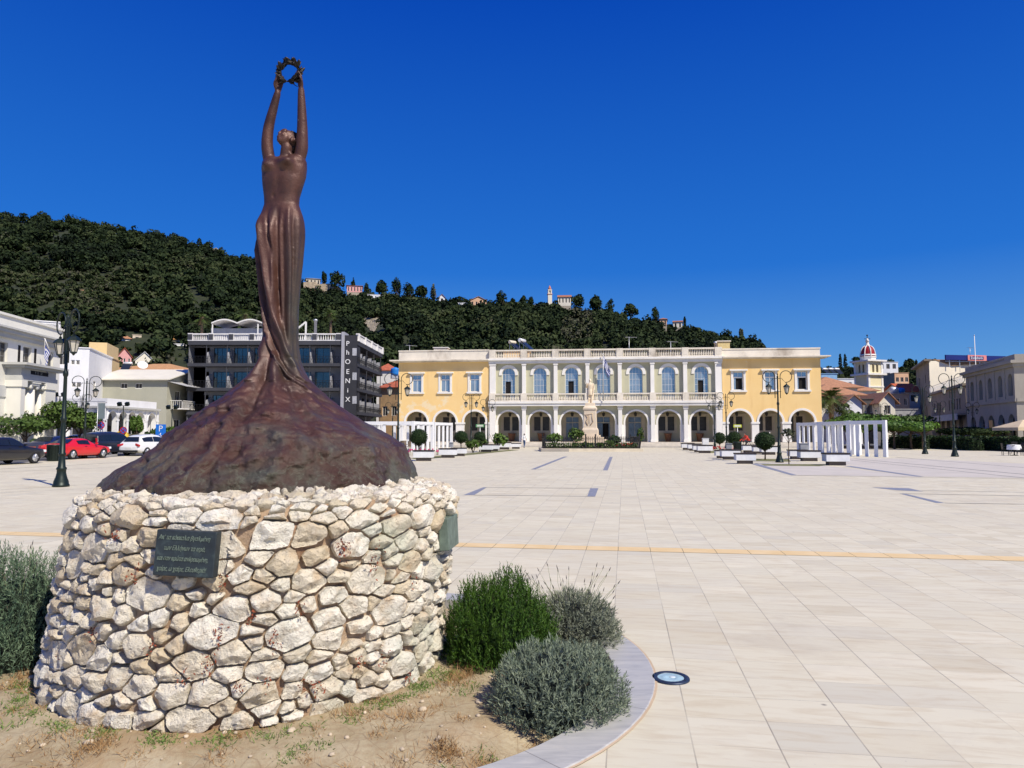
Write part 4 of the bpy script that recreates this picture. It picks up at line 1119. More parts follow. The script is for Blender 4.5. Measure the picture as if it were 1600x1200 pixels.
# ---- pilasters, entablature, slab
mb = MB()
mb.box(uL-.1, uR+.1, -.35, SETB+.3, ZENT+.1, ZCOR+.05); mb.box(uL-.05, uR+.05, -.12, SETB+.2, mz(566.5), ZENT+.1); mb.build('entablature', WHITE, mus)
mb = MB(); mb.box(uL-.08, uR+.08, -.42, SETB+.2, mz(630), mz(626.8)); mb.box(uL-.05, uR+.05, -.30, SETB+.2, ZSLB, mz(630)); mb.build('balcony_slab', WHITE, mus)
for i in range(8):
 c = u0+bay*i; hw = .22 if i not in (0, 7) else .36
 mb = MB()
 mb.box(c-hw, c+hw, -.02, SETB+.25, mz(614), mz(566.5)); mb.box(c-hw-.06, c+hw+.06, -.08, SETB+.1, mz(569.3), mz(567.2))
 mb.box(c-hw, c+hw, -.02, SETB+.5, FL, ZSLB-.4); mb.box(c-hw-.07, c+hw+.07, -.09, SETB+.1, ZSLB-.4, ZSLB-.12); mb.box(c-hw-.12, c+hw+.12, -.2, SETB+.1, ZSLB-.12, ZSLB); mb.box(c-hw-.06, c+hw+.06, -.08, SETB+.1, FL, FL+.3)
 mb.build('pilaster', WHITE, mus)
 mb = MB(); ed = (c-(bay/2-ar_r), c+(bay/2-ar_r))
 if i == 0: ed = (c-.36, ed[1])
 if i == 7: ed = (ed[0], c+.36)
 mb.box(ed[0]-.02, c-hw+.01, SETB-.06, SETB+T+.03, FL, zs_c-.3); mb.box(c+hw-.01, ed[1]+.02, SETB-.06, SETB+T+.03, FL, zs_c-.3); mb.build('arcade_pier', WHITE, mus)
for c in wcx:
 mb = MB(); arch_band(mb, c, ar_r-.01, ar_R, zs_c, SETB-.08, SETB+.03, .3); mb.build('arch_moulding', WHITE, mus)
def balustrade(mb, x0, x1, y, z0, z1, ends, n, hw=.38, d=.34):
 """rails, pedestals at the given places and turned balusters between"""
 h = z1-z0
 mb.box(x0, x1, y-d*.5, y+d*.5, z0, z0+h*.14); mb.box(x0, x1, y-d*.58, y+d*.58, z1-h*.16, z1)
 for e in ends: mb.box(e-hw, e+hw, y-d*.68, y+d*.68, z0, z1+.03); mb.box(e-hw*.6, e+hw*.6, y-d*.72, y-d*.6, z0+h*.22, z1-h*.24)
 for a, b in zip(ends, ends[1:]):
  for i in range(n):
   x = a+hw+(b-a-2*hw)*(i+.5)/n; q = .068
   mb.lathe([(q*.8, h*.14), (q*.8, h*.2), (q*1.25, h*.34), (q*.62, h*.6), (q*.9, h*.78), (q*.9, h*.85)], (x, y, z0), 7, 0, True, False)
ends = [u0+bay*i for i in range(8)]
mb = MB(); balustrade(mb, uL, uR, 0, ZCOR+.06, ZTOP, ends, 15); mb.build('roof_balustrade', STONEW, mus)
mb = MB(); balustrade(mb, uL, uR, -.12, mz(626.7), mz(614.2), ends, 16, .36, .3); mb.build('balcony_balustrade', STONEW, mus)
# ---- loggia behind the arches
LB = 3.2
mb = MB(); GFL = M('loggia_floor', (.46, .36, .28), .8, var=.1)
mb.box(.02, W_-.02, YW+.02, LB, FL-.25, FL); mb.build('loggia_floor', GFL, mus)
mb = MB(); mb.box(.3, W_-.3, SETB+T, LB, mz(640), mz(640)+.2); mb.build('loggia_ceiling', M('loggia_ceiling', (.66, .58, .44), .9), mus)
mb = MB(); wall_open = []
allwin = [(c, 'w') for c in loggia_win[0][0]]+[(wcx[0], 'w'), (wcx[1], 'w'), (wcx[2], 'd'), (wcx[3], 'd'), (wcx[4], 'd'), (wcx[5], 'w'), (wcx[6], 'w')]+[(c, 'w') for c in loggia_win[1][0]]
hs_ = []
zw0, zw1, zd1 = mz(674.5, 950, 5), mz(650, 950, 5), mz(651, 950, 5)
for c, t_ in allwin:
 if t_ == 'w': hs_.append(rect_pts(c-1.05, c+1.05, zw0, zw1))
 else: hs_.append(rect_pts(c-.85, c+.85, FL+.002, zd1))
mb.panel((0, LB, 0), (1, 0, 0), (0, 1, 0), rect_pts(.1, W_-.1, FL, mz(640)), hs_, .25); mb.build('back_wall', SAGE2, mus)
CREAM = M('cream_joinery', (.55, .50, .40), .7)
for c, t_ in allwin:
 if t_ == 'w':
  f = window(mus, c, zw0, zw1, 2.1, LB+.1, CREAM, GLD, (1, 1), .13); mb = MB()
  mb.box(c-.13, c+.13, LB-.05, LB+.1, zw0, zw1); mb.box(c-1.35, c+1.35, LB-.14, LB+.02, zw1, zw1+.2); mb.box(c-1.25, c+1.25, LB-.1, LB+.02, zw0-.12, zw0); mb.box(c-1.22, c-1.05, LB-.07, LB+.02, zw0, zw1); mb.box(c+1.05, c+1.22, LB-.07, LB+.02, zw0, zw1)
  mb.build('casing', CREAM, f)
 else:
  op = (c-.1, c+.62, FL+.04, FL+2.2) if abs(c-wcx[3]) < .1 else None
  f = window(mus, c, FL, zd1, 1.7, LB+.1, CREAM, GLB if False else M('door_glass', (.14, .18, .22), .2, .3, var=.3, scale=2, spec=.6), (2, 1), .1, False, op, name='door'); mb = MB()
  mb.box(c-1.2, c-.85, LB-.09, LB+.02, FL, zd1); mb.box(c+.85, c+1.2, LB-.09, LB+.02, FL, zd1); mb.box(c-1.25, c+1.25, LB-.12, LB+.02, zd1, zd1+.28)
  mb.build('casing', CREAM, f)
  mb = MB(); mb.box(c-.75, c+.75, LB+.02, LB+.08, FL+2.25, FL+2.33); mb.build('transom', CREAM, f)
for c, t_ in allwin:                                # hanging lanterns under the arches
 mb = MB(); z = mz(643.5)
 mb.tube([(c, 1.9, z+.4), (c, 1.9, z)], .02, 5); mb.lathe([(.05, 0), (.2, -.08), (.14, -.42), (.03, -.5)], (c, 1.9, z), 6, 0, False); mb.build('lantern', M('dark_iron', (.03, .03, .03), .6), mus)
# ---- body, roof, steps
mb = MB(); mb.box(.12, W_-.12, LB+.4, 15.9, 0, ZENT); mb.box(.1, W_-.1, SETB+.5, 15.9, ZENT-.05, ZCOR-.05); mb.build('main_block', M('plain_ochre', (.62, .43, .2), .9), mus)
mb = MB(); stone = M('step_stone', (.62, .57, .48), .85, var=.12, scale=2, stain=(.4, .36, .3), stamt=.4)
for i in range(3): mb.box(-.4*(3-i)+.2, W_+.4*(3-i)-.2, -1.1-.36*(2-i), YW-.002*i, (FL-.02)*i/3+(.0 if i else -.1), (FL-.02)*(i+1)/3)
mb.build('steps', stone, mus)
# ---- things on the roof
def place(fr, u, off, z): q = fr.A+fr.u*u+fr.n*off; return Vector((q.x, q.y, z))
t = thing('roof_hut', 'small ochre roof hut carrying the solar water tanks above the museum\'s left pilasters', 'roof hut', place(MUS, mx(806, 545, 3), 3, ZCOR-.06), MUS.rz)
mb = MB(); mb.box(-1.6, 1.6, 0, 2.2, 0, 1.35); mb.build('walls', YELL, t); mb = MB(); mb.box(-1.75, 1.75, -.15, 2.35, 1.35, 1.5); mb.build('roof_slab', STONEW, t)
t = thing('roof_hut', 'small pale yellow roof hut at the right end of the museum\'s balustrade', 'roof hut', place(MUS, mx(1131, 537, 3), 3, ZCOR-.06), MUS.rz)
mb = MB(); mb.box(-.7, .7, 0, 1.6, 0, mz(533, 1130, 3)-ZCOR); mb.build('walls', M('pale_yellow', (.72, .58, .27), .85), t); mb = MB(); z = mz(533, 1130, 3)-ZCOR; mb.box(-.82, .82, -.12, 1.72, z, z+.12); mb.build('roof_slab', STONEW, t)
t = thing('chimney', 'low cream chimney block on the left wing of the museum', 'chimney', place(MUS, mx(687, 545, 2), 2.5, ZCOR-.06), MUS.rz)
mb = MB(); mb.box(-.85, .85, 0, 1.2, 0, mz(543, 687, 2.5)-ZCOR); mb.build('stack', STONEW, t); mb = MB(); z = mz(543, 687, 2.5)-ZCOR; mb.box(-.95, .95, -.1, 1.3, z, z+.1); mb.build('cap', WHITE, t)
STEEL = M('galvanised_steel', (.55, .56, .57), .4, .6)
def solar(loc, rz, label, cover=False, sc=1.0, group='solar water heaters'):
 t = thing('solar_water_heater', label, 'solar heater', loc, rz, group); t.scale = (sc, sc, sc)
 mb = MB(); mb.tube([(-.75, 0, 1.35), (-.70, 0, 1.35), (.70, 0, 1.35), (.75, 0, 1.35)], [.2, .28, .28, .2], 16); mb.build('tank', M('tank_white', (.75, .75, .73), .4, .2) if not cover else M('canvas_wrap', (.70, .64, .50), .9, bmp=.8, bscale=9), t)
 mb = MB(); q = Matrix.Rotation(R(42), 3, 'X'); mb.cbox((0, -.85, .62), (1.5, 2.0, .09), q); mb.build('panel', M('solar_panel', (.02, .025, .035), .3, 0, spec=.3), t)
 mb = MB()
 for x in (-.6, .6): mb.bar((x, .1, 0), (x, .05, 1.15), .05); mb.bar((x, -1.5, 0), (x, .1, 1.2), .05); mb.bar((x, .1, 0), (x, -1.5, 0), .05)
 mb.build('stand', STEEL, t); return t
zt = ZCOR-.06+1.5
solar(place(MUS, mx(800, 530, 3.6), 4.0, zt), MUS.rz+R(60), 'canvas-wrapped solar water heater on the museum\'s left roof hut', True, .8)
solar(place(MUS, mx(815, 530, 3.6), 4.2, zt), MUS.rz+R(70), 'bare white solar water heater with dark panel, right of the canvas-wrapped one', False, .95)
def antenna(loc, h, label, rz=0):
 t = thing('tv_antenna', label, 'antenna', loc, rz)
 mb = MB(); mb.tube([(0, 0, 0), (0, 0, h)], .035, 5); mb.build('mast', STEEL, t)
 mb = MB(); mb.bar((-.5, 0, h-.05), (1.0, 0, h-.05), .03)
 for i in range(8): mb.bar((-.45+i*.19, -.3+.02*i, h-.05), (-.45+i*.19, .3-.02*i, h-.05), .018)
 mb.build('aerial', STEEL, t)
antenna(place(MUS, mx(983, 540, 4), 4, ZCOR-.1), mz(525, 983, 4)-ZCOR, 'tall television antenna on the museum roof, above the middle bays', .1)
antenna(place(MUS, mx(1048, 540, 5), 5, ZCOR-.1), mz(532, 1048, 5)-ZCOR, 'shorter television antenna on the museum roof, right of the tall one', .3)
antenna(place(MUS, mx(640, 545, 4), 4, ZCOR-.1), mz(538, 640, 4)-ZCOR, 'television antenna on the roof of the museum\'s left wing', .5)
t = thing('flue_pipe', 'upright grey metal flue at the right end of the museum balustrade', 'flue', place(MUS, mx(1118.5, 545, 1), 1.2, ZCOR-.06)); mb = MB(); h = mz(533, 1118, 1)-ZCOR; mb.lathe([(.13, 0), (.13, h-.2), (.2, h-.18), (.2, h), (.02, h+.05)], (0, 0, 0), 12); mb.build('pipe', STEEL, t)
pots = [(799.6, 'terracotta pot in the museum loggia, in the first sage arch from the left'), (845.7, 'terracotta pot in the museum loggia, in the second sage arch from the left'), (1044, 'terracotta pot in the museum loggia, two arches right of the monument'), (1093.5, 'terracotta pot in the museum loggia, in the last sage arch on the right')]
for px, lb in pots:
 t = thing('terracotta_pot', lb, 'pot', place(MUS, mx(px, 685, 2.75), 2.75, FL), 0, 'terracotta pots in the loggia')
 mb = MB(); mb.lathe([(.26, 0), (.30, .1), (.42, .85), (.48, .9), (.48, 1.0), (.36, 1.0), (.34, .9), (.02, .88)], (0, 0, 0), 14); mb.build('pot', POT, t)
q = place(MUS, mx(942.5, 590, -.6), -.6, mz(626.7))
t = thing('flagpole', 'slim white flagpole standing at the museum balcony behind the marble statue', 'flagpole', q)
mb = MB(); ph = mz(554, 942, -.6)-mz(626.7); mb.tube([(0, 0, 0), (0, 0, ph)], [.06, .035], 8); mb.build('pole', STEEL, t); mb = MB(); mb.ball((0, 0, ph+.05), .08, 8, 6); mb.build('finial', STEEL, t)
def flag_mat():
 m, nt, b = newmat('blue_white_flag'); at = nt.nodes.new('ShaderNodeAttribute'); at.attribute_name = 'tint'
 nt.links.new(mix(nt, math_(nt, 'GREATER_THAN', at.outputs['Fac'], .5), (.80, .80, .80), (.015, .04, .28)), b.inputs['Base Color']); b.inputs['Roughness'].default_value = .8; return m
FLAGM = flag_mat()
def flag(name, label, loc, L_, Hh, droop, seed):
 """a limp striped flag: nine stripes and a cross in the corner"""
 nu, nv = 36, 36; V, Fq, T_ = [], [], []
 for i in range(nu+1):
  for j in range(nv+1):
   u, v = i/nu, j/nv
   x = u*L_*(1-droop); z = -v*Hh-droop*L_*u*1.15
   y = .10*L_*math.sin(u*9+v*2+seed)*(.3+u)
   V.append((x*(.75+.25*math.sin(v*3+seed)), y, z))
 for i in range(nu):
  for j in range(nv):
   a = i*(nv+1)+j; Fq.append((a, a+1, a+nv+2, a+nv+1))
   u, v = (i+.5)/nu, (j+.5)/nv; st_ = int(v*9)
   blue = st_ % 2 == 0
   if u < .37 and v < 5/9: blue = not (abs(u-.185) < .037 or abs(v-2.5/9) < .0556)
   T_.append(1.0 if blue else 0.0)
 t = thing(name, label, 'flag', loc); np_mesh('cloth', V, Fq, FLAGM, t, True, T_); mb = MB(); mb.bar((0, 0, .02), (0, 0, -Hh), .03); mb.build('hoist_rope', WHITE, t); return t
flag('flag', 'limp blue and white striped flag hanging on the museum\'s flagpole', q+Vector((.06, -.02, ph-.1)), 2.0, 1.1, .62, .3)
# ---------------------------------------------------------------- generic building with real openings
def house(name, label, A, B, depth, h, wall, wins=(), right=(), left=(), roof='flat', z0=0.0, cat='house', rmat=None, rise=1.6, over=.4, group=None, frame=WHITE, gl=None, parapet=.35, wallname='wall', bars=(2, 1)):
 """front wall from A to B; windows are (centre along wall, sill, head, width[, arch]) in metres"""
 gl = gl or GLD
 fr = Fr(A, B); t = thing(name, label, cat, (fr.A.x, fr.A.y, z0), fr.rz, group); W = fr.W
 def hole(w): return arch_pts(w[0], w[3]/2, w[1], w[2]-w[3]/2) if len(w) > 4 and w[4] else rect_pts(w[0]-w[3]/2, w[0]+w[3]/2, w[1], w[2])
 mb = MB()
 def gab(wd): return [(0, 0), (wd, 0), (wd, h)]+([(wd/2, h+rise)] if True else [])+[(0, h)]
 fo = rect_pts(0, W, 0, h); so = rect_pts(0, depth, 0, h)
 if roof == 'gable_front': fo = gab(W)
 if roof == 'gable_side': so = gab(depth)
 mb.panel((0, 0, 0), (1, 0, 0), (0, 1, 0), fo, [hole(w) for w in wins], .18)
 mb.panel((W, 0, 0), (0, 1, 0), (-1, 0, 0), so, [hole(w) for w in right], .18)
 mb.panel((0, depth, 0), (0, -1, 0), (1, 0, 0), so, [hole((depth-w[0],)+tuple(w[1:])) for w in left], .18)
 mb.panel((W, depth, 0), (-1, 0, 0), (0, -1, 0), fo, (), 0)
 mb.build(wallname, wall, t)
 def side_window(w, side):
  f = window(t, 0, w[1], w[2], w[3], .14, frame, gl, bars, .07, len(w) > 4 and w[4])
  if side == 'R': f.location = (W, w[0], 0); f.rotation_euler = (0, 0, PI/2)
  else: f.location = (0, w[0], 0); f.rotation_euler = (0, 0, -PI/2)
 for w in wins: window(t, w[0], w[1], w[2], w[3], .14, frame, gl, bars, .07, len(w) > 4 and w[4])
 for w in right: side_window(w, 'R')
 for w in left: side_window(w, 'L')
 mb = MB(); rmat = rmat or (TILE if roof != 'flat' else M('flat_roof', (.45, .43, .40), .9))
 if roof == 'flat':
  mb.box(.2, W-.2, .2, depth-.2, h-.3, h-.1); mb.build('roof', rmat, t)
  if parapet:
   mb = MB(); p = parapet
   mb.box(-.12, W+.12, -.12, .14, h, h+p*.35); mb.box(-.12, W+.12, depth-.14, depth+.12, h, h+p*.35); mb.box(-.12, .14, .14, depth-.14, h, h+p*.35); mb.box(W-.14, W+.12, .14, depth-.14, h, h+p*.35); mb.build('parapet', wall, t)
 else:
  o = over; e = h-.02; th = .12
  if roof == 'hip':
   k = min(W, depth)/2
   if W >= depth: r0, r1 = (k, depth/2), (W-k, depth/2)
   else: r0, r1 = (W/2, k), (W/2, depth-k)
   vs = [(-o, -o, e), (W+o, -o, e), (W+o, depth+o, e), (-o, depth+o, e), (r0[0], r0[1], e+rise), (r1[0], r1[1], e+rise)]
   fs = [(0, 1, 5, 4), (2, 3, 4, 5), (1, 2, 5), (3, 0, 4)] if W >= depth else [(0, 1, 4), (1, 2, 5, 4), (2, 3, 5), (3, 0, 4, 5)]
  elif roof == 'gable_front':
   s = rise/(W/2); vs = [(-o, -o, e-s*o), (W/2, -o, e+rise), (W+o, -o, e-s*o), (-o, depth+o, e-s*o), (W/2, depth+o, e+rise), (W+o, depth+o, e-s*o)]; fs = [(0, 1, 4, 3), (1, 2, 5, 4)]
  else:
   s = rise/(depth/2); vs = [(-o, -o, e-s*o), (-o, depth/2, e+rise), (-o, depth+o, e-s*o), (W+o, -o, e-s*o), (W+o, depth/2, e+rise), (W+o, depth+o, e-s*o)]; fs = [(0, 3, 4, 1), (1, 4, 5, 2)]
  n = len(vs); up = [(x, y, z+th) for x, y, z in vs]
  mb.add(up, fs); mb.add(vs, [tuple(reversed(f)) for f in fs])
  edge = {}
  for f in fs:
   for i in range(len(f)):
    a, b = f[i], f[(i+1) % len(f)]; kk = (min(a, b), max(a, b)); edge[kk] = edge.get(kk, 0)+1
  k0 = len(mb.v); mb.add(vs+up, [(a, b, b+n, a+n) for (a, b), c in edge.items() if c == 1])
  o_ = recalc(mb.build('roof', rmat, t))
 return t
def fxy(px, Y, py=640): return XY(px, Y, py)
def grid(us, rows, w, arch=False): return [(u, a, b, w, arch) for (a, b) in rows for u in us]
CREAMW = M('cream_wall', (.78, .73, .60), .85, var=.06, scale=.6, stain=(.5, .46, .38), stamt=.35)
WHITEW = M('white_wall', (.80, .80, .80), .85, var=.04, scale=.6, stain=(.55, .54, .52), stamt=.3)
GREENW = M('grey_green_wall', (.40, .395, .315), .85, var=.06, scale=.4, stain=(.30, .30, .25), stamt=.4)
TANW = M('tan_wall', (.74, .56, .29), .85, var=.06, scale=.5)
PINKW = M('pink_wall', (.72, .36, .34), .85)
PEACH = M('peach_wall', (.70, .44, .27), .85)
def facing(px0, px1, Y, extra=0, py=620):
 A = fxy(px0, Y, py); a0, a1 = ray(px0, py)[0], ray(px1, py)[0]
 an = -math.atan((a0+a1)/2)+R(extra); d = Vector((math.cos(an), math.sin(an), 0))
 t = (a1*A.y-A.x)/(d.x-a1*d.y); return A, A+d*t
# ---- bank with a columned portico, far left
bA0 = XY(94, 62, 560); dirb = Vector((-.115, 1, 0)).normalized()
bB = bA0; bA = bA0-dirb*27
BK = Fr((bA.x, bA.y), (bB.x, bB.y))
def bz(py, px): return BK.Z(py, px)
bank = thing('bank_building', 'cream neoclassical building with an Ionic columned portico and grey cornices, at the left edge', 'building', BK.loc, BK.rz)
Wb = BK.W
zt, zc, zc0 = bz(517, 94), bz(527.5, 80), bz(535, 70)
BW = M('bank_cream', (.76, .74, .66), .85, var=.05, scale=.5, stain=(.58, .55, .47), stamt=.3)
BG = M('bank_grey', (.50, .50, .47), .85, var=.08, scale=.8)
PD = 1.15
p0, p1 = BK.X(34, 620, -PD), BK.X(86, 620, -PD)
pm = (p0+p1)/2
wb = []
for pxa, pxb in ((0.5, 8), (38.5, 46), (75, 80.5)): wb.append((BK.X((pxa+pxb)/2, 560), 1.15))
zA, zB = bz(572, 40), bz(542, 42)
mb = MB(); hs_ = [rect_pts(u-w/2, u+w/2, zA, zB) for u, w in wb]+[rect_pts(u-w/2, u+w/2, zA, zB) for u, w in ((wb[0][0]-3.4, 1.15), (wb[0][0]-6.8, 1.15))]
hs_ += [rect_pts(pm-1.1, pm+1.1, .02, 4.4)]+[rect_pts(u-.6, u+.6, 1.6, 4.2) for u in (p0-2.6, p0-6.0, p0-9.4)]
mb.panel((0, 0, 0), (1, 0, 0), (0, 1, 0), rect_pts(0, Wb, 0, zt), hs_, .3)
mb.panel((Wb, 0, 0), (0, 1, 0), (-1, 0, 0), rect_pts(0, 14, 0, zt), (), 0); mb.panel((0, 14, 0), (0, -1, 0), (1, 0, 0), rect_pts(0, 14, 0, zt), (), 0); mb.panel((Wb, 14, 0), (-1, 0, 0), (0, -1, 0), rect_pts(0, Wb, 0, zt), (), 0)
mb.build('wall', BW, bank)
for u, w in wb+[(wb[0][0]-3.4, 1.15), (wb[0][0]-6.8, 1.15)]: window(bank, u, zA, zB, w, .24, M('grey_frame', (.3, .3, .3), .6), GLD, (2, 3), .06)
for u in (p0-2.6, p0-6.0, p0-9.4): window(bank, u, 1.6, 4.2, 1.2, .24, M('grey_frame', (.3, .3, .3), .6), GLD, (2, 3), .06)
for u, w in wb[1:2]:
 for sx_2 in (-1.15, 1.15):
  mb = MB(); mb.box(u+sx_2-.16, u+sx_2+.16, -.02, .02, zA, zB); mb.build('side_light', DARK, bank)
window(bank, pm, .02, 4.4, 2.2, .28, BG, GLD, (2, 3), .1, name='door')
mb = MB(); mb.box(pm-1.6, pm-1.1, -.12, .02, 0, 4.6); mb.box(pm+1.1, pm+1.6, -.12, .02, 0, 4.6); mb.box(pm-1.75, pm+1.75, -.2, .02, 4.6, 5.0); mb.build('door_surround', BG, bank)
zk = zc0
mb = MB(); mb.box(-.5, Wb+.5, -.55, .3, zk, zk+.28); mb.box(-.3, Wb+.3, -.3, .3, zk-.35, zk); mb.box(-.65, Wb+.65, -.75, .3, zk+.28, zk+.42); mb.build('cornice', BG, bank)
mb = MB(); mb.box(-.1, Wb+.1, -.1, .35, zk+.42, zt); mb.box(-.2, Wb+.2, -.25, .4, zt, zt+.18); mb.box(Wb-.25, Wb+.1, .35, 14, zk+.42, zt); mb.build('parapet', BW, bank)
mb = MB(); mb.box(.3, Wb-.3, .3, 13.7, zt-.6, zt-.4); mb.build('roof', M('flat_roof', (.45, .43, .40), .9), bank)
ze0, ze1 = bz(600, 60), bz(576, 60)
mb = MB(); mb.box(p0-.2, p1+.2, -PD-.05, 0, ze0, ze0+(ze1-ze0)*.3); mb.box(p0-.12, p1+.12, -PD+.05, 0, ze0+(ze1-ze0)*.3, ze0+(ze1-ze0)*.75); mb.build('entablature', BG, bank)
mb = MB(); zq = ze0+(ze1-ze0)*.75; mb.box(p0-.45, p1+.45, -PD-.35, 0, zq, zq+.2); mb.box(p0-.75, p1+.75, -PD-.65, 0, zq+.2, zq+.38); mb.build('portico_cornice', BG, bank)
for (u0_, u1_) in ((p0-.1, BK.X(39.5, 620, -PD)), (BK.X(71.5, 620, -PD), p1+.1)):
 mb = MB(); mb.box(u0_, u1_, -PD+.02, 0, .5, ze0-.5); mb.box(u0_-.1, u1_+.1, -PD-.08, .0, ze0-.5, ze0); mb.box(u0_-.1, u1_+.1, -PD-.08, 0, .1, .5); mb.build('anta', BW, bank)
for u in (BK.X(44, 620, -PD+.6), BK.X(63, 620, -PD+.6)):
 mb = MB(); prof = [(.60, .2), (.62, .32), (.54, .42), (.56, .52), (.50, .6), (.49, 2.4), (.43, ze0-.62)]
 ring = []
 for r, z in prof: ring.append([((r-(.018 if j % 2 else 0))*math.cos(2*PI*j/40)+u, (r-(.018 if j % 2 else 0))*math.sin(2*PI*j/40)-PD+.6, z) for j in range(40)])
 mb.rings(ring, 0, True, True)
 for s_ in (-1, 1):
  q = MB(); q.lathe([(.02, -.5), (.24, -.5), (.19, -.25), (.17, 0), (.19, .25), (.24, .5), (.02, .5)], (0, 0, 0), 16); mb.add([(u+s_*.46+x, -PD+.6+z, ze0-.40+y) for x, y, z in q.v], q.f, 0, True)
 mb.box(u-.55, u+.55, -PD+.05, -PD+1.15, ze0-.3, ze0-.14); mb.box(u-.62, u+.62, -PD-.02, -PD+1.2, ze0-.14, ze0); mb.box(u-.66, u+.66, -PD-.06, -PD+1.26, 0, .2)
 mb.build('column', BW, bank)
text_mesh('ΤΡΑΠΕΖΑ ΤΗΣ ΕΛΛΑΔΟΣ', .42, M('dark_bronze_letters', (.03, .03, .035), .5, .3), bank, (pm, -PD+.03, ze0+(ze1-ze0)*.53), (PI/2, 0, 0), .03, 'lettering', sx=.52)
mb = MB()
for i in range(3): mb.box(p0-.6-.3*(2-i), p1+.6+.3*(2-i), -PD-.5-.3*(2-i), -.002*i, .035*i-.05, .033*(i+1));
mb.build('steps', M('step_stone', (.62, .57, .48), .85), bank)
mb = MB(); u = BK.X(3, 605); mb.box(u-.7, u+.7, -.09, .0, bz(620, 4), bz(602, 4)); mb.build('wall_tablet', M('grey_tablet', (.55, .55, .53), .7), bank)
q = BK.A+BK.u*BK.X(72, 540, -1)+BK.n*(-.9); fl_ = flag('flag', 'blue and white striped flag hanging from the cream columned building at the left edge', (q.x, q.y, bz(535, 70)), 1.9, 1.2, .72, 2.2)
mb = MB(); mb.tube([(0, .9, -1.2), (0, -.05, .12)], .035, 6); mb.build('staff', WHITE, fl_)
# ---- low white arcade behind the parking
AC = Vector((*XY(166.7, 72, 650).xy, 0)); AF = XY(244, 82, 650)
ARC = Fr((AC.x, AC.y), (AF.x, AF.y))
arc = thing('arcade_building', 'low white corner building with five round arches, behind the white parked car', 'building', ARC.loc, ARC.rz)
zt_, zb_ = ARC.Z(624, 190), ARC.Z(635.5, 190)
Wa = ARC.W; arr = .86
ac_ = [ARC.X(p, 660) for p in (175, 191.7, 205.8, 219, 236.7)]; zs_ = ARC.Z(656, 200)
mb = MB(); mb.panel((0, 0, 0), (1, 0, 0), (0, 1, 0), rect_pts(0, Wa, 0, zt_), [arch_pts(c, arr, .01, zs_) for c in ac_], .5)
LW = ARC.A-Vector(XY(60, 73.4, 650).xy); lw = LW.length; ld = Vector((-LW.x, -LW.y, 0)).normalized()
ldl = Matrix.Rotation(-ARC.rz, 3, 'Z') @ ld                          # left-hand street front in local axes
nin = Vector((-ldl.y, ldl.x, 0)); nin = nin if nin.y > 0 else -nin
ob = ldl*lw
mb.panel(ob, -ldl, nin, rect_pts(0, lw, 0, zt_), [arch_pts(lw-c, 1.2, .01, 2.6) for c in (2.4, 5.6)], .4)
mb.panel((Wa, 0, 0), (0, 1, 0), (-1, 0, 0), rect_pts(0, 8, 0, zt_), (), 0)
mb.build('wall', WHITEW, arc)
mb = MB(); mb.bar((0, -.0, zb_-.1), (Wa+.4, 0, zb_-.1), .7, .2); mb.bar(Vector((0, 0, zb_-.1))-ldl*.2, ob+Vector((0, 0, zb_-.1)), .7, .2); mb.build('cornice', BG, arc)
mb = MB(); mb.add([(0, .2, zt_-.3), (Wa, .2, zt_-.3), (Wa, 8, zt_-.3), (ob.x, ob.y+8, zt_-.3), (ob.x, ob.y+.1, zt_-.3)], [(0, 1, 2, 3, 4)]); mb.build('roof', M('flat_roof', (.45, .43, .40), .9), arc)
mb = MB()
for i in range(6):
 c = (ac_[i-1]+ac_[i])/2 if 0 < i < 5 else (ac_[0]-1.4 if i == 0 else ac_[4]+1.35)
 mb2 = MB(); mb2.box(c-.16, c+.16, -.06, .02, 0, zb_-.25); mb2.box(c-.22, c+.22, -.09, .02, zs_-.15, zs_+.02); mb2.build('pilaster', WHITEW, arc)
for c in ac_: mb2 = MB(); arch_band(mb2, c, arr-.01, arr+.14, zs_, -.06, .02); mb2.build('arch_moulding', WHITEW, arc)
mb = MB(); mb.box(.3, Wa-.2, 2.6, 2.8, 0, zt_-.4); mb.build('inner_wall', M('inner_shade', (.10, .10, .11), .9), arc)
for c in ac_: mb = MB(); mb.box(c-.5, c+.5, 2.5, 2.6, .1, 2.4); mb.build('inner_door', DARK, arc)
for c in (2.4, 5.6):
 mb = MB(); q = ldl*c+nin*.35; mb.bar(q-ldl*1.15+Vector((0, 0, 1.9)), q+ldl*1.15+Vector((0, 0, 1.9)), .06, 3.6); mb.build('shop_window', GLD, arc)
# ---- grey-green building with a pale metal roof
sg = house('grey_green_building', 'plain grey-green building with a pale corrugated roof, behind the white arcade', fxy(146, 92), fxy(260, 92), 14, Fr(fxy(146, 92), fxy(260, 92)).Z(592), GREENW,
  [(Fr(fxy(146, 92), fxy(260, 92)).X(193.5, 606), 8.1-.75, 8.1-.05, .9), (Fr(fxy(146, 92), fxy(260, 92)).X(216.5, 606), 8.1-.75, 8.1-.05, .9)], right=[(3, 5.2, 7.2, 1.4), (8, 5.2, 7.2, 1.4), (3, 1.2, 3.4, 1.6), (8, 1.2, 3.4, 1.6)], roof='gable_side', rmat=M('pale_metal_roof', (.72, .68, .56), .6, var=.06, scale=.6, stain=(.52, .48, .38), stamt=.3), rise=1.75, over=.6, cat='building')
mb = MB(); zz = 8.75; SGW = Fr(fxy(146, 92), fxy(260, 92)).W
mb.box(-.1, SGW+.1, -.15, 0, zz-.35, zz-.08); mb.build('string_course', WHITE, sg)
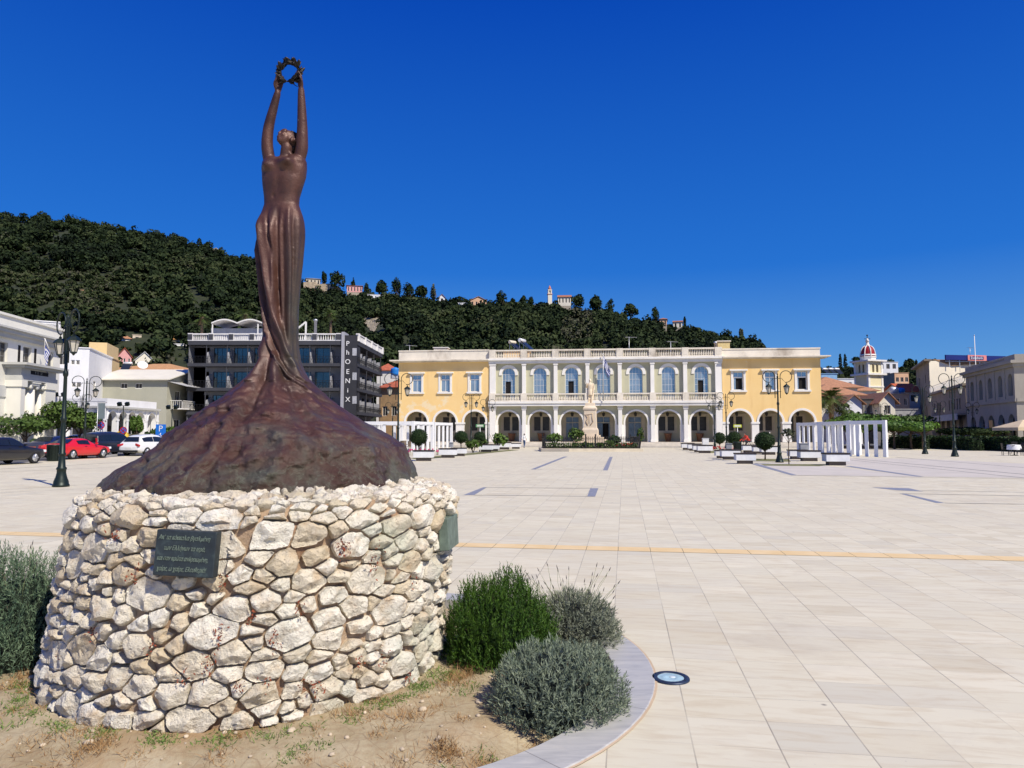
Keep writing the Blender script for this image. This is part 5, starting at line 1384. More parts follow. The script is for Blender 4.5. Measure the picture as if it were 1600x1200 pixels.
for i, z in enumerate((4.7, )):
 mb = MB(); mb.box(SGW, SGW+1.6, 1, 11, z, z+.15); mb.build('balcony_slab', WHITE, sg)
 mb = MB()
 for k in range(34): mb.bar((SGW+1.55, 1.1+k*.29, z+.15), (SGW+1.55, 1.1+k*.29, z+1.1), .035)
 mb.box(SGW+1.5, SGW+1.6, 1, 11, z+1.1, z+1.17)
 for k in range(6): mb.bar((SGW+.1+k*.28, 1.05, z+.15), (SGW+.1+k*.28, 1.05, z+1.1), .035)
 mb.box(SGW, SGW+1.6, 1, 1.1, z+1.1, z+1.17); mb.build('railing', WHITE, sg)
mb = MB(); mb.cbox((SGW+1.3, 5.5, 8.0), (2.8, 11, .08), Matrix.Rotation(.25, 3, 'Y')); mb.build('awning', M('grey_awning', (.45, .45, .45), .8), sg)
tl = house('tiled_house', 'house with a long orange tiled roof behind the grey-green building', fxy(150, 112), fxy(294, 112), 12, Fr(fxy(150, 112), fxy(294, 112)).Z(580.5), TANW, (), [(3, 5, 7, 1.4)], roof='hip', rmat=M('orange_tile', (.50, .27, .12), .85, var=.25, scale=3, bmp=.5, bscale=14), rise=1.7, over=.7)
T0_ = Fr(fxy(150, 112), fxy(294, 112))
solar(P(200, 574, 113.5)-Vector((0, 0, .5)), .1, 'white-tanked solar water heater on the orange tiled roof', False, .85)
def dish(loc, rz, label, r=.8):
 t = thing('satellite_dish', label, 'satellite dish', loc, rz, 'satellite dishes'); mb = MB()
 q = Matrix.Rotation(R(58), 3, 'X'); prof = [(r*k/5, r*.22*(k/5)**2) for k in range(6)]
 m2 = MB(); m2.lathe([(max(.01, a), b) for a, b in prof]+[(r*.98, r*.25), (.02, .04)], (0, 0, 0), 24, 0, True, False); mb.add([q @ Vector(p)+Vector((0, 0, r*.9)) for p in m2.v], m2.f, 0, True); mb.build('reflector', M('dish_white', (.75, .74, .72), .5), t)
 mb = MB(); mb.bar((0, .1, 0), (0, .1, r*.9), .09); mb.bar((0, 0, r*.3), (0, -r*.9, r*1.3), .04); mb.build('mount', STEEL, t); return t
dish(P(222.5, 576, 109)-Vector((0, 0, .2)), .6, 'large white satellite dish on the orange tiled roof left of the dark hotel', .75)
WA_ = facing(84, 137, 84, -14); wf = Fr(*WA_)
house('white_flats', 'bright white block with tiny paired windows, behind the left street lamps', *WA_, 12, wf.Z(544, 118), WHITEW, [(wf.X(119, 566)-.35, wf.Z(570, 118), wf.Z(562.5, 118), .42), (wf.X(124.5, 566)-.2, wf.Z(570, 118), wf.Z(562.5, 118), .42), (wf.X(118, 600)-.2, wf.Z(605, 118), wf.Z(597, 118), .42), (wf.X(124.5, 600)-.1, wf.Z(605, 118), wf.Z(597, 118), .5), (wf.X(98, 563), wf.Z(570, 98), wf.Z(556, 98), 1.0)], right=[(3, 6.0, 8.0, 1.2), (8, 6.0, 8.0, 1.2), (3, 2.5, 4.5, 1.2)], cat='building', gl=GLD)
TA_ = facing(108, 158, 98, -14); tf = Fr(*TA_)
tn = house('tan_flats', 'tan yellow flat-roofed block with terraces, behind the bright white block', *TA_, 10, tf.Z(553, 130), TANW, [(tf.X(137, 563), tf.Z(572, 135), tf.Z(556, 135), 2.0)], [(3, 8, 10.2, 1.3), (7, 8, 10.2, 1.3)], cat='building')
mb = MB(); u_ = tf.X(139, 545, 2); mb.panel((u_, 2, tf.Z(553, 130)-.2), (1, 0, 0), (0, 1, 0), rect_pts(0, tf.X(167, 545, 2)-u_, 0, tf.Z(535, 150, 2)-tf.Z(553, 130)+.2)); w__ = tf.X(167, 545, 2)-u_; hh_ = tf.Z(535, 150, 2)-tf.Z(553, 130)
mb.box(u_, u_+w__, 2.05, 9, tf.Z(553, 130)-.2, tf.Z(553, 130)+hh_); mb.build('penthouse', TANW, tn)
GA_ = facing(54, 92, 92, -2, 520); gf = Fr(*GA_)
house('roof_terrace_house', 'white block with a dark open loggia just under its roof, above the columned building', *GA_, 6, gf.Z(503, 75), WHITEW, [(gf.X(76, 510), gf.Z(518, 75), gf.Z(506, 75), 2.6)], [(4, 10, 13, 2)], cat='building', gl=DARK)
# ---- dark grey hotel
HT = Fr(fxy(294, 95, 580), fxy(533.6, 95, 580)); HW = HT.W
hotel = thing('hotel_building', 'dark grey four-storey hotel with balconies and a white roof balustrade, behind the bronze statue', 'hotel', HT.loc, HT.rz)
HG = M('charcoal_render', (.050, .052, .062), .75, var=.15, scale=.5); HG2 = M('grey_render', (.22, .225, .25), .8, var=.1, scale=.5); HGL = M('light_grey_render', (.36, .365, .40), .8, var=.08)
def hz(py, off=0): return HT.Z(py, 420, off)
slabs = [hz(p) for p in (643, 605.8, 567.5)]; ztop = hz(532.5); zdeck = hz(528)
BDp = 1.7
mb = MB()
hs_ = []
doors = []
fl_h = slabs[1]-slabs[0]
cols = [HT.X(294+ (533.6-294)*(i)/7.42, 580) for i in range(8)]
bw = HW/7.42
floors = [slabs[0]-2*fl_h, slabs[0]-fl_h]+slabs
for z in floors[1:]:
 for i in range(8):
  c = bw*(i+.36)
  if c+1.3 < HW: hs_.append(rect_pts(c-1.12, c+1.12, z+.02, z+2.3)); doors.append((c, z))
mb.panel((0, BDp, 0), (1, 0, 0), (0, 1, 0), rect_pts(0, HW, 0, ztop), hs_, .2)
HS = Vector(XY(596, 112, 580).xy)-Vector(XY(557, 95.6, 580).xy); hsd = Matrix.Rotation(-HT.rz, 3, 'Z') @ Vector((HS.x, HS.y, 0)).normalized(); HSL = HS.length
tx0, tx1, tx2 = HW, HT.X(538.2, 580), HT.X(557, 580)
sb = Vector((tx2, .25, 0)); sn = Vector((-hsd.y, hsd.x, 0)); sn = sn if sn.x < 0 else -sn
srec = sb+sn*1.6+hsd*.2
sholes = []
for z in floors[1:]:
 for k in range(5):
  c = 1.6+k*(HSL-1.5)/5
  sholes.append(rect_pts(c-.8, c+.8, z+.02, z+2.3))
mb.panel(srec, hsd, sn, rect_pts(0, HSL, 0, ztop), sholes, .2)
mb.panel((0, 16, 0), (0, -1, 0), (1, 0, 0), rect_pts(0, 16, 0, ztop), (), 0)
mb.panel(srec+hsd*HSL+Vector((0, 0, 0)), (-1, 0, 0), (0, -1, 0), rect_pts(0, HW, 0, ztop), (), 0)
mb.build('wall', HG2, hotel)
HGLASS = glass('hotel_glass', (.13, .165, .17))
for c, z in doors: window(hotel, c, z+.02, z+2.3, 2.24, BDp+.14, HG, HGLASS, (2, 1), .08, name='balcony_door')
for z in floors[1:]:
 for k in range(5):
  c = 1.6+k*(HSL-1.5)/5; f = window(hotel, 0, z+.02, z+2.3, 1.6, .14, HG, DARK, (2, 1), .08, name='balcony_door')
  q = srec+hsd*c; f.location = q; f.rotation_euler = (0, 0, math.atan2(hsd.y, hsd.x))
for z in floors[1:]+[ztop]:
 mb = MB(); tk = .42 if z != ztop else .55
 mb.box(-.1, HW, -.1, BDp, z-tk, z); mb.build('floor_slab', HG, hotel)
 mb = MB(); q0 = sb-sn*.1; mb.add([q0+Vector((0, 0, z-tk)), q0+hsd*HSL+Vector((0, 0, z-tk)), srec+hsd*HSL+Vector((0, 0, z-tk)), srec+Vector((0, 0, z-tk)), q0+Vector((0, 0, z)), q0+hsd*HSL+Vector((0, 0, z)), srec+hsd*HSL+Vector((0, 0, z)), srec+Vector((0, 0, z))],
  [(0, 3, 2, 1), (4, 5, 6, 7), (0, 1, 5, 4), (1, 2, 6, 5), (2, 3, 7, 6), (3, 0, 4, 7)]); recalc(mb.build('floor_slab', HG, hotel))
def iron_rail(mb, a, b, h, step=.35):
 a, b = Vector(a), Vector(b); L_ = (b-a).length; n = max(2, int(L_/step)); d = (b-a)/n
 up = Vector((0, 0, h)); mb.bar(a+up, b+up, .05); mb.bar(a+up*.12, b+up*.12, .035)
 for i in range(n):
  p = a+d*i; mb.bar(p, p+up, .03); mb.bar(p+up*.15, p+d+up*.9, .022); mb.bar(p+up*.9, p+d+up*.15, .022)
for z in floors[1:]:
 for i in range(8):                            # dividers and posts between the balconies
  x = bw*(i+.86)
  if x < HW-.3:
   mb = MB(); mb.add([(x-.06, -.02, z), (x+.06, -.02, z), (x+.06, BDp, z), (x-.06, BDp, z), (x-.06, .35, z+1.5), (x+.06, .35, z+1.5), (x+.06, BDp, z+1.95), (x-.06, BDp, z+1.95)], [(0, 3, 2, 1), (4, 5, 6, 7), (0, 1, 5, 4), (1, 2, 6, 5), (2, 3, 7, 6), (3, 0, 4, 7)]); mb.build('balcony_divider', HGL, hotel)
 mb = MB(); iron_rail(mb, (0, 0, z), (HW, 0, z), .95, .42); mb.build('railing', M('black_iron', (.02, .02, .022), .5, .3), hotel)
 mb = MB()
 iron_rail(mb, sb+Vector((0, 0, z)), sb+hsd*HSL+Vector((0, 0, z)), .95, .42); mb.build('railing', M('black_iron', (.02, .02, .022), .5, .3), hotel)
 for k in range(5):
  c = 3.0+k*(HSL-1.5)/5; q = sb+hsd*c; mb = MB(); mb.bar(q+sn*.05+Vector((0, 0, z+.8)), q+sn*1.55+Vector((0, 0, z+.8)), .12, 1.6); mb.build('balcony_divider', HGL, hotel)
for i in range(8):
 x = bw*(i+.86)
 if x < HW: mb = MB(); mb.bar((x, .02, 0), (x, .02, ztop-.5), .09); mb.build('post', HG, hotel)
for k in range(4): mb = MB(); q = sb+hsd*(1+k*(HSL-1.2)/3.2); mb.bar(q, q+Vector((0, 0, ztop-.4)), .10); mb.build('post', HG, hotel)
mb = MB(); ztw = hz(519); mb.box(tx0, tx1, -.3, 2.2, 0, ztw); mb.build('corner_pier', HGL, hotel)
mb = MB(); mb.box(tx1, tx2, -.12, 2.2, 0, hz(524)); mb.build('sign_wall', M('sign_charcoal', (.030, .031, .038), .7), hotel)
SGN = M('sign_white', (.78, .78, .78), .5)
for ch, py in zip('PhOENiX', (537.3, 551.3, 565.7, 581.2, 595.5, 610.2, 624.5)):
 text_mesh(ch, .92, SGN, hotel, (HT.X(543.8, py), -.16, hz(py)), (PI/2, 0, 0), .04, 'sign_letter')
for py in (550, 588, 625): mb = MB(); u_ = HT.X(554.3, py); mb.box(u_-.28, u_+.28, -.16, -.1, hz(py)-.5, hz(py)+.5); mb.build('grille', M('grille_grey', (.4, .41, .44), .6, var=.3, scale=9), hotel)
ends_ = [HT.X(p, 525) for p in (297.5, 330, 361.5, 394, 424, 461, 492, 529)]
mb = MB(); balustrade(mb, -.1, HW, .1, ztop, hz(521), ends_, 8, .32, .3)
mb.build('roof_balustrade', M('balustrade_white', (.74, .73, .71), .8), hotel)
for e in ends_: mb = MB(); mb.box(e-.3, e+.3, -.16, -.1, ztop+.15, hz(522.3)); mb.build('pedestal_panel', HG, hotel)
mb = MB(); L_ = HSL
for k in range(5):
 q = sb+hsd*(.4+k*(L_-.6)/4); mb.bar(q+Vector((0, 0, ztop)), q+Vector((0, 0, ztop+1.05)), .5)
mb.bar(sb+Vector((0, 0, ztop+.95)), sb+hsd*L_+Vector((0, 0, ztop+.95)), .28, .14); mb.bar(sb+Vector((0, 0, ztop+.08)), sb+hsd*L_+Vector((0, 0, ztop+.08)), .28, .14)
for k in range(56): q = sb+hsd*(.3+k*(L_-.5)/56); mb.bar(q+Vector((0, 0, ztop+.1)), q+Vector((0, 0, ztop+.9)), .1)
mb.build('roof_balustrade', MATS['balustrade_white'], hotel)
mb = MB(); mb.add([(0, .3, ztop-.02), (HW+1, .3, ztop-.02), (srec+hsd*HSL)+Vector((0, 0, ztop-.02)), (0, 16, ztop-.02)], [(0, 1, 2, 3)]); mb.build('roof', M('flat_roof', (.45, .43, .40), .9), hotel)
mb = MB(); xa, xb = HT.X(330, 510, 5), HT.X(409, 510, 5); zc1 = HT.Z(508, 370, 5)
mb.box(xa, xb, 5, 9, ztop, HT.Z(513, 370, 5)); mb.build('roof_pavilion', M('pavilion_grey', (.45, .45, .46), .8), hotel)
mb = MB()
n_ = 30
mb.rings([[(xa+.6+(xb-xa)*i/n_, 3.6, zc1+.5*abs(math.sin(PI*2*i/n_))), (xa+.6+(xb-xa)*i/n_, 9, zc1+.5*abs(math.sin(PI*2*i/n_))), (xa+.6+(xb-xa)*i/n_, 9, zc1+.5*abs(math.sin(PI*2*i/n_))+.18), (xa+.6+(xb-xa)*i/n_, 3.6, zc1+.5*abs(math.sin(PI*2*i/n_))+.18)] for i in range(n_+1)], 0, False, True); mb.build('wavy_canopy', WHITE, hotel)
mb = MB()
for x in (xa+.7, xb-.1): mb.bar((x, 3.8, ztop), (x, 3.8, zc1), .14)
mb.build('canopy_post', WHITE, hotel)
mb = MB(); u1, u2 = HT.X(462, 510, 4), HT.X(478, 510, 4); mb.bar((u1, 4, HT.Z(516, 470, 4)), (u2, 4, HT.Z(503, 470, 4)), .22); mb.bar((u2, 4, ztop), (u2, 4, HT.Z(503, 470, 4)), .2); mb.build('canopy_frame', WHITE, hotel)
t = thing('flue_pipe', 'tall grey roof flue with a cowl on the dark hotel, right of the bronze statue', 'flue', HT.A.to_3d()+HT.u.to_3d()*HT.X(493, 510, 4)+HT.n.to_3d()*4+Vector((0, 0, ztop)))
mb = MB(); h = HT.Z(498.5, 493, 4)-ztop; mb.lathe([(.2, 0), (.2, h-.3), (.3, h-.28), (.3, h-.1), (.08, h)], (0, 0, 0), 12); mb.build('pipe', STEEL, t)
# ---- little houses between hotel and museum
rh = Fr(fxy(590, 118), fxy(628, 116))
house('red_roof_house', 'ochre house with a red tiled roof, squeezed between the dark hotel and the museum', fxy(592, 118), fxy(630, 116), 9, rh.Z(606), M('ochre_plaster', (.55, .36, .18), .9, var=.15), [(1.2, 4.4, 6.0, 1.0), (3.0, 4.4, 6.0, 1.0)], roof='hip', rmat=M('red_tile', (.42, .115, .06), .85, var=.3, scale=3, bmp=.5, bscale=14), rise=1.5)
house('red_roof_house', 'higher house with a red roof beside the hotel, below the blue water tank', fxy(588, 132), fxy(618, 132), 9, Fr(fxy(588, 132), fxy(618, 132)).Z(579), M('white_plaster', (.7, .68, .62), .9), [(1.5, 9.2, 10.8, 1.0)], roof='hip', rmat=MATS['red_tile'], rise=1.4)
def tank(loc, label, r, h, mat, horiz=False):
 t = thing('water_tank', label, 'water tank', loc, .3); mb = MB()
 if horiz: mb.tube([(-h/2, 0, r), (-h/2+.25, 0, r), (h/2-.25, 0, r), (h/2, 0, r)], [r*.5, r, r, r*.5], 16)
 else: mb.lathe([(r*.97, 0), (r, h*.3), (r*.96, h*.5), (r, h*.7), (r*.95, h*.9), (r*.35, h), (r*.3, h*1.05), (.02, h*1.05)], (0, 0, 0), 18)
 mb.build('tank', mat, t); mb = MB(); mb.box(-max(r, h/2 if horiz else r)*.9, max(r, h/2 if horiz else r)*.9, -r*.8, r*.8, -.5, .03); mb.build('stand', STEEL, t)
BLUE = M('tank_blue', (.02, .20, .60), .5, var=.1)
tank(P(617.5, 587, 119), 'bright blue upright water tank between the dark hotel and the museum', .75, 1.35, BLUE)
# ---- right side: buildings round the far end of the square
R3A = XY(1509, 86, 600); R3B = XY(1587, 71, 600); R3 = Fr((R3A.x, R3A.y), (R3B.x, R3B.y))
GREYW = M('pale_grey_wall', (.40, .37, .315), .85, var=.08, scale=.5, stain=(.25, .22, .18), stamt=.5)
r3 = thing('arcaded_building', 'long pale grey two-storey building with arched windows over arches, at the right edge', 'building', R3.loc, R3.rz)
W3 = R3.W
def z3(py, px=1550): return R3.Z(py, px)
zt3, zc3 = z3(563), z3(576)
up = [R3.X(p, 600) for p in (1518.5, 1532, 1546.5, 1562.5, 1578.5)]; lo_ = [R3.X(p, 655) for p in (1520.5, 1534, 1548.5, 1564.5, 1580.5)]
zu0, zu1, zl0, zl1 = z3(622.5), z3(590), .02, z3(649)
mb = MB()
mb.panel((0, 0, 0), (1, 0, 0), (0, 1, 0), rect_pts(0, W3, 0, zc3), [arch_pts(c, .62, zu0, zu1-.62) for c in up]+[arch_pts(c, .95, zl0, zl1-.95) for c in lo_], .45)
mb.panel((W3, 0, 0), (0, 1, 0), (-1, 0, 0), rect_pts(0, 22, 0, zc3), [arch_pts(c, .62, zu0, zu1-.62) for c in (3.5, 7.5, 11.5, 15.5)]+[arch_pts(c, .95, zl0, zl1-.95) for c in (3.5, 7.5, 11.5, 15.5)], .45)
mb.panel((0, 22, 0), (0, -1, 0), (1, 0, 0), rect_pts(0, 22, 0, zc3), (), 0); mb.panel((W3, 22, 0), (-1, 0, 0), (0, -1, 0), rect_pts(0, W3, 0, zc3), (), 0)
mb.build('wall', GREYW, r3)
for c in up: window(r3, c, zu0, zu1, 1.24, .36, M('grey_frame', (.3, .3, .3), .6), GLD, (2, 3), .06, True)
for c in lo_: window(r3, c, zl0, zl1, 1.9, .42, M('grey_frame', (.3, .3, .3), .6), DARK, (2, 2), .08, True, name='shopfront')
for c in (3.5, 7.5, 11.5, 15.5):
 for a, b, w_, nm in ((zu0, zu1, 1.24, 'window'), (zl0, zl1, 1.9, 'shopfront')):
  f = window(r3, 0, a, b, w_, .36, M('grey_frame', (.3, .3, .3), .6), GLD, (2, 3), .06, True, name=nm); f.location = (W3, c, 0); f.rotation_euler = (0, 0, PI/2)
mb = MB(); mb.box(-.5, W3+.5, -.5, 22.5, zc3, zc3+.3); mb.box(-.25, W3+.25, -.25, 22.2, zc3-.35, zc3); mb.build('cornice', GREYW, r3)
mb = MB(); zs3 = z3(628); mb.box(-.12, W3+.12, -.16, .0, zs3-.25, zs3+.1); mb.box(W3, W3+.16, 0, 22, zs3-.25, zs3+.1); mb.build('string_course', GREYW, r3)
for i in range(6):
 c = up[0]-(up[1]-up[0])/2+(up[1]-up[0])*i*.985
 mb = MB(); mb.box(max(.0, c-.3), min(W3, c+.3), -.1, .0, zs3+.1, zc3-.35); mb.build('pilaster', GREYW, r3)
mb = MB(); mb.box(-.05, W3*.3, 0, .3, zc3+.3, zt3); mb.box(W3*.82, W3+.05, 0, .3, zc3+.3, zt3); mb.box(W3*.3, W3*.82, 0, .3, zc3+.3, zc3+.6); mb.box(W3*.3, W3*.82, 0, .3, zt3-.22, zt3); mb.box(W3-.3, W3+.05, .3, 22, zc3+.3, zt3)
for k in range(1, 3): mb.box(W3*(.3+.52*k/3)-.25, W3*(.3+.52*k/3)+.25, .01, .29, zc3+.6, zt3-.22)
for k in range(18): x = W3*(.31+.5*k/17); mb.bar((x, .15, zc3+.6), (x, .15, zt3-.22), .12)
mb.build('parapet', GREYW, r3); mb = MB(); mb.box(.3, W3-.3, .3, 21.7, zc3+.02, zc3+.32); mb.build('roof', M('flat_roof', (.45, .43, .40), .9), r3)
AWN = M('grey_awning', (.45, .45, .45), .8)
mb = MB(); za = z3(668, 1560); mb.add([(2.2, -.05, za), (W3, -.05, za), (W3, -1.5, za-.55), (2.2, -1.5, za-.55), (2.2, -.05, za-.06), (W3, -.05, za-.06), (W3, -1.5, za-.61), (2.2, -1.5, za-.61)], [(0, 3, 2, 1), (4, 5, 6, 7), (0, 1, 5, 4), (1, 2, 6, 5), (2, 3, 7, 6), (3, 0, 4, 7)]); recalc(mb.build('awning', AWN, r3))
mb = MB(); u_ = R3.X(1552, 680); mb.box(u_-.55, u_+.55, -.2, -.1, .9, 3.0); mb.build('lit_display', M('orange_board', (.75, .42, .14), .6), r3)
R2A = XY(1454, 112, 620); R2B = XY(1509, 88, 620); R2 = Fr((R2A.x, R2A.y), (R2B.x, R2B.y)); W2 = R2.W
OLDW = M('old_stone_wall', (.34, .285, .21), .9, var=.15, scale=.5, stain=(.28, .24, .19), stamt=.5)
def z2(py, px=1482): return R2.Z(py, px)
wu = [R2.X(p, 625) for p in (1460, 1464.5, 1469, 1483, 1487, 1491, 1495.5, 1499.5)]; al = [R2.X(p, 670) for p in (1467, 1474, 1482.5, 1492, 1502)]
r2 = thing('colonnaded_building', 'shaded old stone building with tall narrow windows over low arches, behind the right-hand lamps', 'building', R2.loc, R2.rz)
zr2 = z2(610, 1482)
mb = MB(); mb.panel((0, 0, 0), (1, 0, 0), (0, 1, 0), rect_pts(0, W2, 0, zr2), [rect_pts(c-.45, c+.45, z2(642), z2(626)) for c in wu]+[arch_pts(c, 1.2, .02, z2(664)) for c in al], .4)
mb.panel((W2, 0, 0), (0, 1, 0), (-1, 0, 0), rect_pts(0, 16, 0, zr2), (), 0); mb.panel((0, 16, 0), (0, -1, 0), (1, 0, 0), rect_pts(0, 16, 0, zr2), (), 0)
mb.build('wall', OLDW, r2)
for c in wu: window(r2, c, z2(642), z2(626), .9, .3, M('grey_frame', (.3, .3, .3), .6), GLD, (2, 2), .05)
for c in al: window(r2, c, .02, z2(664)+1.2, 2.4, .36, M('grey_frame', (.3, .3, .3), .6), DARK, (2, 2), .08, True, name='shopfront')
mb = MB(); mb.box(-.3, W2+.2, -.35, .3, zr2, zr2+.3); mb.box(-.1, W2, -.9, 0, z2(648)-.3, z2(648)-.1); mb.build('cornice', OLDW, r2)
mb = MB(); iron_rail(mb, (0, -.1, zr2+.3), (W2, -.1, zr2+.3), 1.0, .9); mb.build('roof_railing', WHITE, r2); mb = MB(); mb.box(0, W2, .3, 16, zr2-.1, zr2+.1); mb.build('roof', M('flat_roof', (.45, .43, .40), .9), r2)
mb = MB(); mb.box(.3, W2-.3, -1.0, -.9, z2(657)-.1, z2(649)); mb.build('fascia_sign', M('fascia_grey', (.45, .46, .47), .6), r2)
R1A = XY(1432, 138, 600); R1B = XY(1453, 121, 600); R1 = Fr((R1A.x, R1A.y), (R1B.x, R1B.y)); W1 = R1.W
r1 = thing('cream_block', 'tall block with a big blank cream gable, right of the church tower', 'building', R1.loc, R1.rz)
zt1 = R1.Z(563, 1453)
GD = Vector(XY(1572, 124, 600).xy)-R1.B; gl_ = GD.length; gd = Matrix.Rotation(-R1.rz, 3, 'Z') @ Vector((GD.x, GD.y, 0)).normalized(); gn = Vector((-gd.y, gd.x, 0)); gn = gn if gn.dot(Vector((-1, 0, 0))) > 0 else -gn
mb = MB(); rws = [(R1.Z(600, 1443), R1.Z(587, 1443)), (R1.Z(627, 1443), R1.Z(614, 1443))]
cs_ = [W1*.25, W1*.72]
mb.panel((0, 0, 0), (1, 0, 0), (0, 1, 0), rect_pts(0, W1, 0, zt1), [rect_pts(c-.6, c+.6, a, b) for c in cs_ for a, b in rws]+[arch_pts(c, .8, 3.0, 5.6) for c in cs_], .3)
mb.build('street_wall', OLDW, r1)
for c in cs_:
 for a, b in rws: window(r1, c, a, b, 1.2, .2, OLDW, DARK, (2, 2), .08)
 window(r1, c, 3.0, 6.4, 1.6, .2, OLDW, DARK, (2, 2), .08, True)
mb = MB(); o1 = Vector((W1, 0, 0)); mb.panel(o1, gd, gn, [(0, 0), (gl_, 0), (gl_, zt1+.6), (0, zt1)], (), 0)
mb.panel(o1+gd*gl_, -Vector((1, 0, 0)), (0, -1, 0), rect_pts(0, W1, 0, zt1), (), 0)
mb.build('gable_wall', M('cream_gable', (.80, .73, .58), .85, var=.05, scale=.2, stain=(.52, .47, .38), stamt=.5, stscale=(.12, .12, .12)), r1)
mb = MB(); mb.box(-.4, W1+.5, -.8, .3, zt1, zt1+.3); mb.build('cornice', OLDW, r1)
mb = MB(); e1 = o1+gd*.6+Vector((0, 0, zt1+.3)); r1_ = o1+gd*4.2+Vector((0, .5, R1.Z(555.5, 1476))); mb.add([(-.2, -.5, zt1+.3), e1, r1_, r1_+Vector((-W1, 0, 0)), o1+gd*gl_+Vector((0, .5, zt1+.9)), o1+gd*gl_+Vector((-W1, .5, zt1+.9)), o1+gd*gl_+Vector((0, .5, zt1+.2))], [(0, 1, 2, 3), (3, 2, 4, 5), (1, 6, 4, 2)]); mb.build('roof', M('brown_tile', (.28, .17, .09), .85, var=.3, scale=3), r1)
sgn = thing('roof_sign', 'long blue roof sign with a pink panel, along the top of the blank cream gable', 'sign')
SG = Fr(XY(1478, 120.6, 560), XY(1572, 122.9, 560)); sgn.location = SG.loc; sgn.rotation_euler = (0, 0, SG.rz)
zs0, zs1 = SG.Z(562.5, 1500), SG.Z(554.8, 1500)
xm0, xm1 = SG.X(1512, 558), SG.X(1541, 558)
BLUES = M('sign_blue', (.012, .022, .16), .45)
mb = MB(); mb.box(0, xm0, 0, .25, zs0, zs1); mb.build('blue_panel', BLUES, sgn); mb = MB(); mb.box(xm1, SG.W, 0, .25, zs0, zs1); mb.build('blue_panel', BLUES, sgn)
mb = MB(); mb.box(xm0, xm1, -.06, .25, zs0-.05, zs1+.05); mb.build('pink_panel', M('sign_pink', (.72, .25, .22), .5), sgn)
xt0, xt1 = SG.X(1515, 558), SG.X(1536, 558); mb = MB(); mb.box(xt0, xt1, -.10, -.055, zs0+.12, zs1-.18); mb.build('name_panel', BLUES, sgn)
text_mesh('Eurobank', .62, SGN, sgn, ((xt0+xt1)/2, -.115, (zs0+zs1)/2-.02), (PI/2, 0, 0), .01, 'lettering')
mb = MB()
for k in range(6): x = SG.W*(k+.5)/6; mb.bar((x, .4, zs0-1.2), (x, .4, zs1-.2), .12); mb.bar((x, .4, zs1-.3), (x, .1, zs1-.3), .1)
mb.bar((.2, .4, zs0-.2), (SG.W-.2, .4, zs0-.2), .1); mb.build('frame', STEEL, sgn)
q = P(1524, 562, 116); t = thing('flagpole', 'very tall thin white mast rising in front of the blue roof sign', 'flagpole', (q.x, q.y, 0)); mb = MB(); mb.tube([(0, 0, 0), (0, 0, P(1524, 524, 116).z)], [.1, .05], 8); mb.build('pole', WHITE, t); mb = MB(); mb.ball((0, 0, P(1524, 524, 116).z), .1, 8, 6); mb.build('finial', STEEL, t)
q = P(1516, 557, 121); antenna((q.x, q.y, zt1), P(1516, 543, 121).z-zt1, 'rooftop aerial standing on the cream block, left of the tall thin mast', .4)
# ---- church tower with red dome
TW = XY(1357.5, 138, 600)
tower = thing('church_tower', 'pale yellow church bell tower with a red ribbed dome, white lantern and cross', 'church tower', TW, R(18))
def zt_w(py): return P(1357, py, 138).z
TY = M('tower_yellow', (.74, .66, .42), .85, var=.06, scale=.5); TW_ = M('tower_white', (.76, .74, .68), .8)
a_ = 1.72
zA_, zB_, zC_ = zt_w(627), zt_w(585.5), zt_w(566)
mb = MB(); mb.box(-a_, a_, -a_, a_, 0, zB_); mb.build('shaft', TY, tower)
for z in (zA_, zt_w(605)):
 mb = MB(); mb.box(-a_-.15, a_+.15, -a_-.15, a_+.15, z-.15, z+.15); mb.build('band', TW_, tower)
for sx_1 in (-1, 1):
 for sy_1 in (-1, 1):
  mb = MB(); mb.box(min(sx_1*(a_-.35), sx_1*(a_+.08)), max(sx_1*(a_-.35), sx_1*(a_+.08)), min(sy_1*(a_-.35), sy_1*(a_+.08)), max(sy_1*(a_-.35), sy_1*(a_+.08)), 0, zC_); mb.build('corner_pilaster', TW_, tower)
mb = MB(); mb.box(-a_-.55, a_+.55, -a_-.55, a_+.55, zB_-.2, zB_+.15); mb.build('cornice', TW_, tower)
mb = MB()
for (o_, u_, n_2) in (((-a_, -a_, 0), (1, 0, 0), (0, 1, 0)), ((a_, -a_, 0), (0, 1, 0), (-1, 0, 0)), ((a_, a_, 0), (-1, 0, 0), (0, -1, 0)), ((-a_, a_, 0), (0, -1, 0), (1, 0, 0))):
 mb.panel(o_, u_, n_2, rect_pts(0, 2*a_, zB_+.15, zC_), [arch_pts(a_+s_*.48, .25, zB_+.35, zC_-.75) for s_ in (-1, 1)], .3)
mb.build('belfry', TY, tower); mb = MB(); mb.box(-a_+.35, a_-.35, -a_+.35, a_-.35, zB_+.2, zC_-.1); mb.build('belfry_interior', DARK, tower)
mb = MB(); mb.box(-a_-.6, a_+.6, -a_-.6, a_+.6, zC_, zC_+.3); mb.build('upper_cornice', TW_, tower)
zd0, zd1, zd2 = zt_w(563.5), zt_w(557.5), zt_w(540.5)
mb = MB(); mb.lathe([(1.5, zC_+.3), (1.5, zd1-.2), (1.6, zd1-.2), (1.6, zd1)], (0, 0, 0), 8, 0, False, True, PI/8); mb.build('drum', TW_, tower)
hd_ = zd2-zd1; prof = [(1.38*math.cos(t*PI/2)**.72 if t < .98 else .2, zd1+hd_*math.sin(t*PI/2)) for t in np.linspace(0, .9, 10)]
mb = MB(); mb.lathe(prof, (0, 0, 0), 32, 0, True, True); mb.build('dome', M('dome_red', (.30, .012, .018), .45, var=.15), tower)
mb = MB()
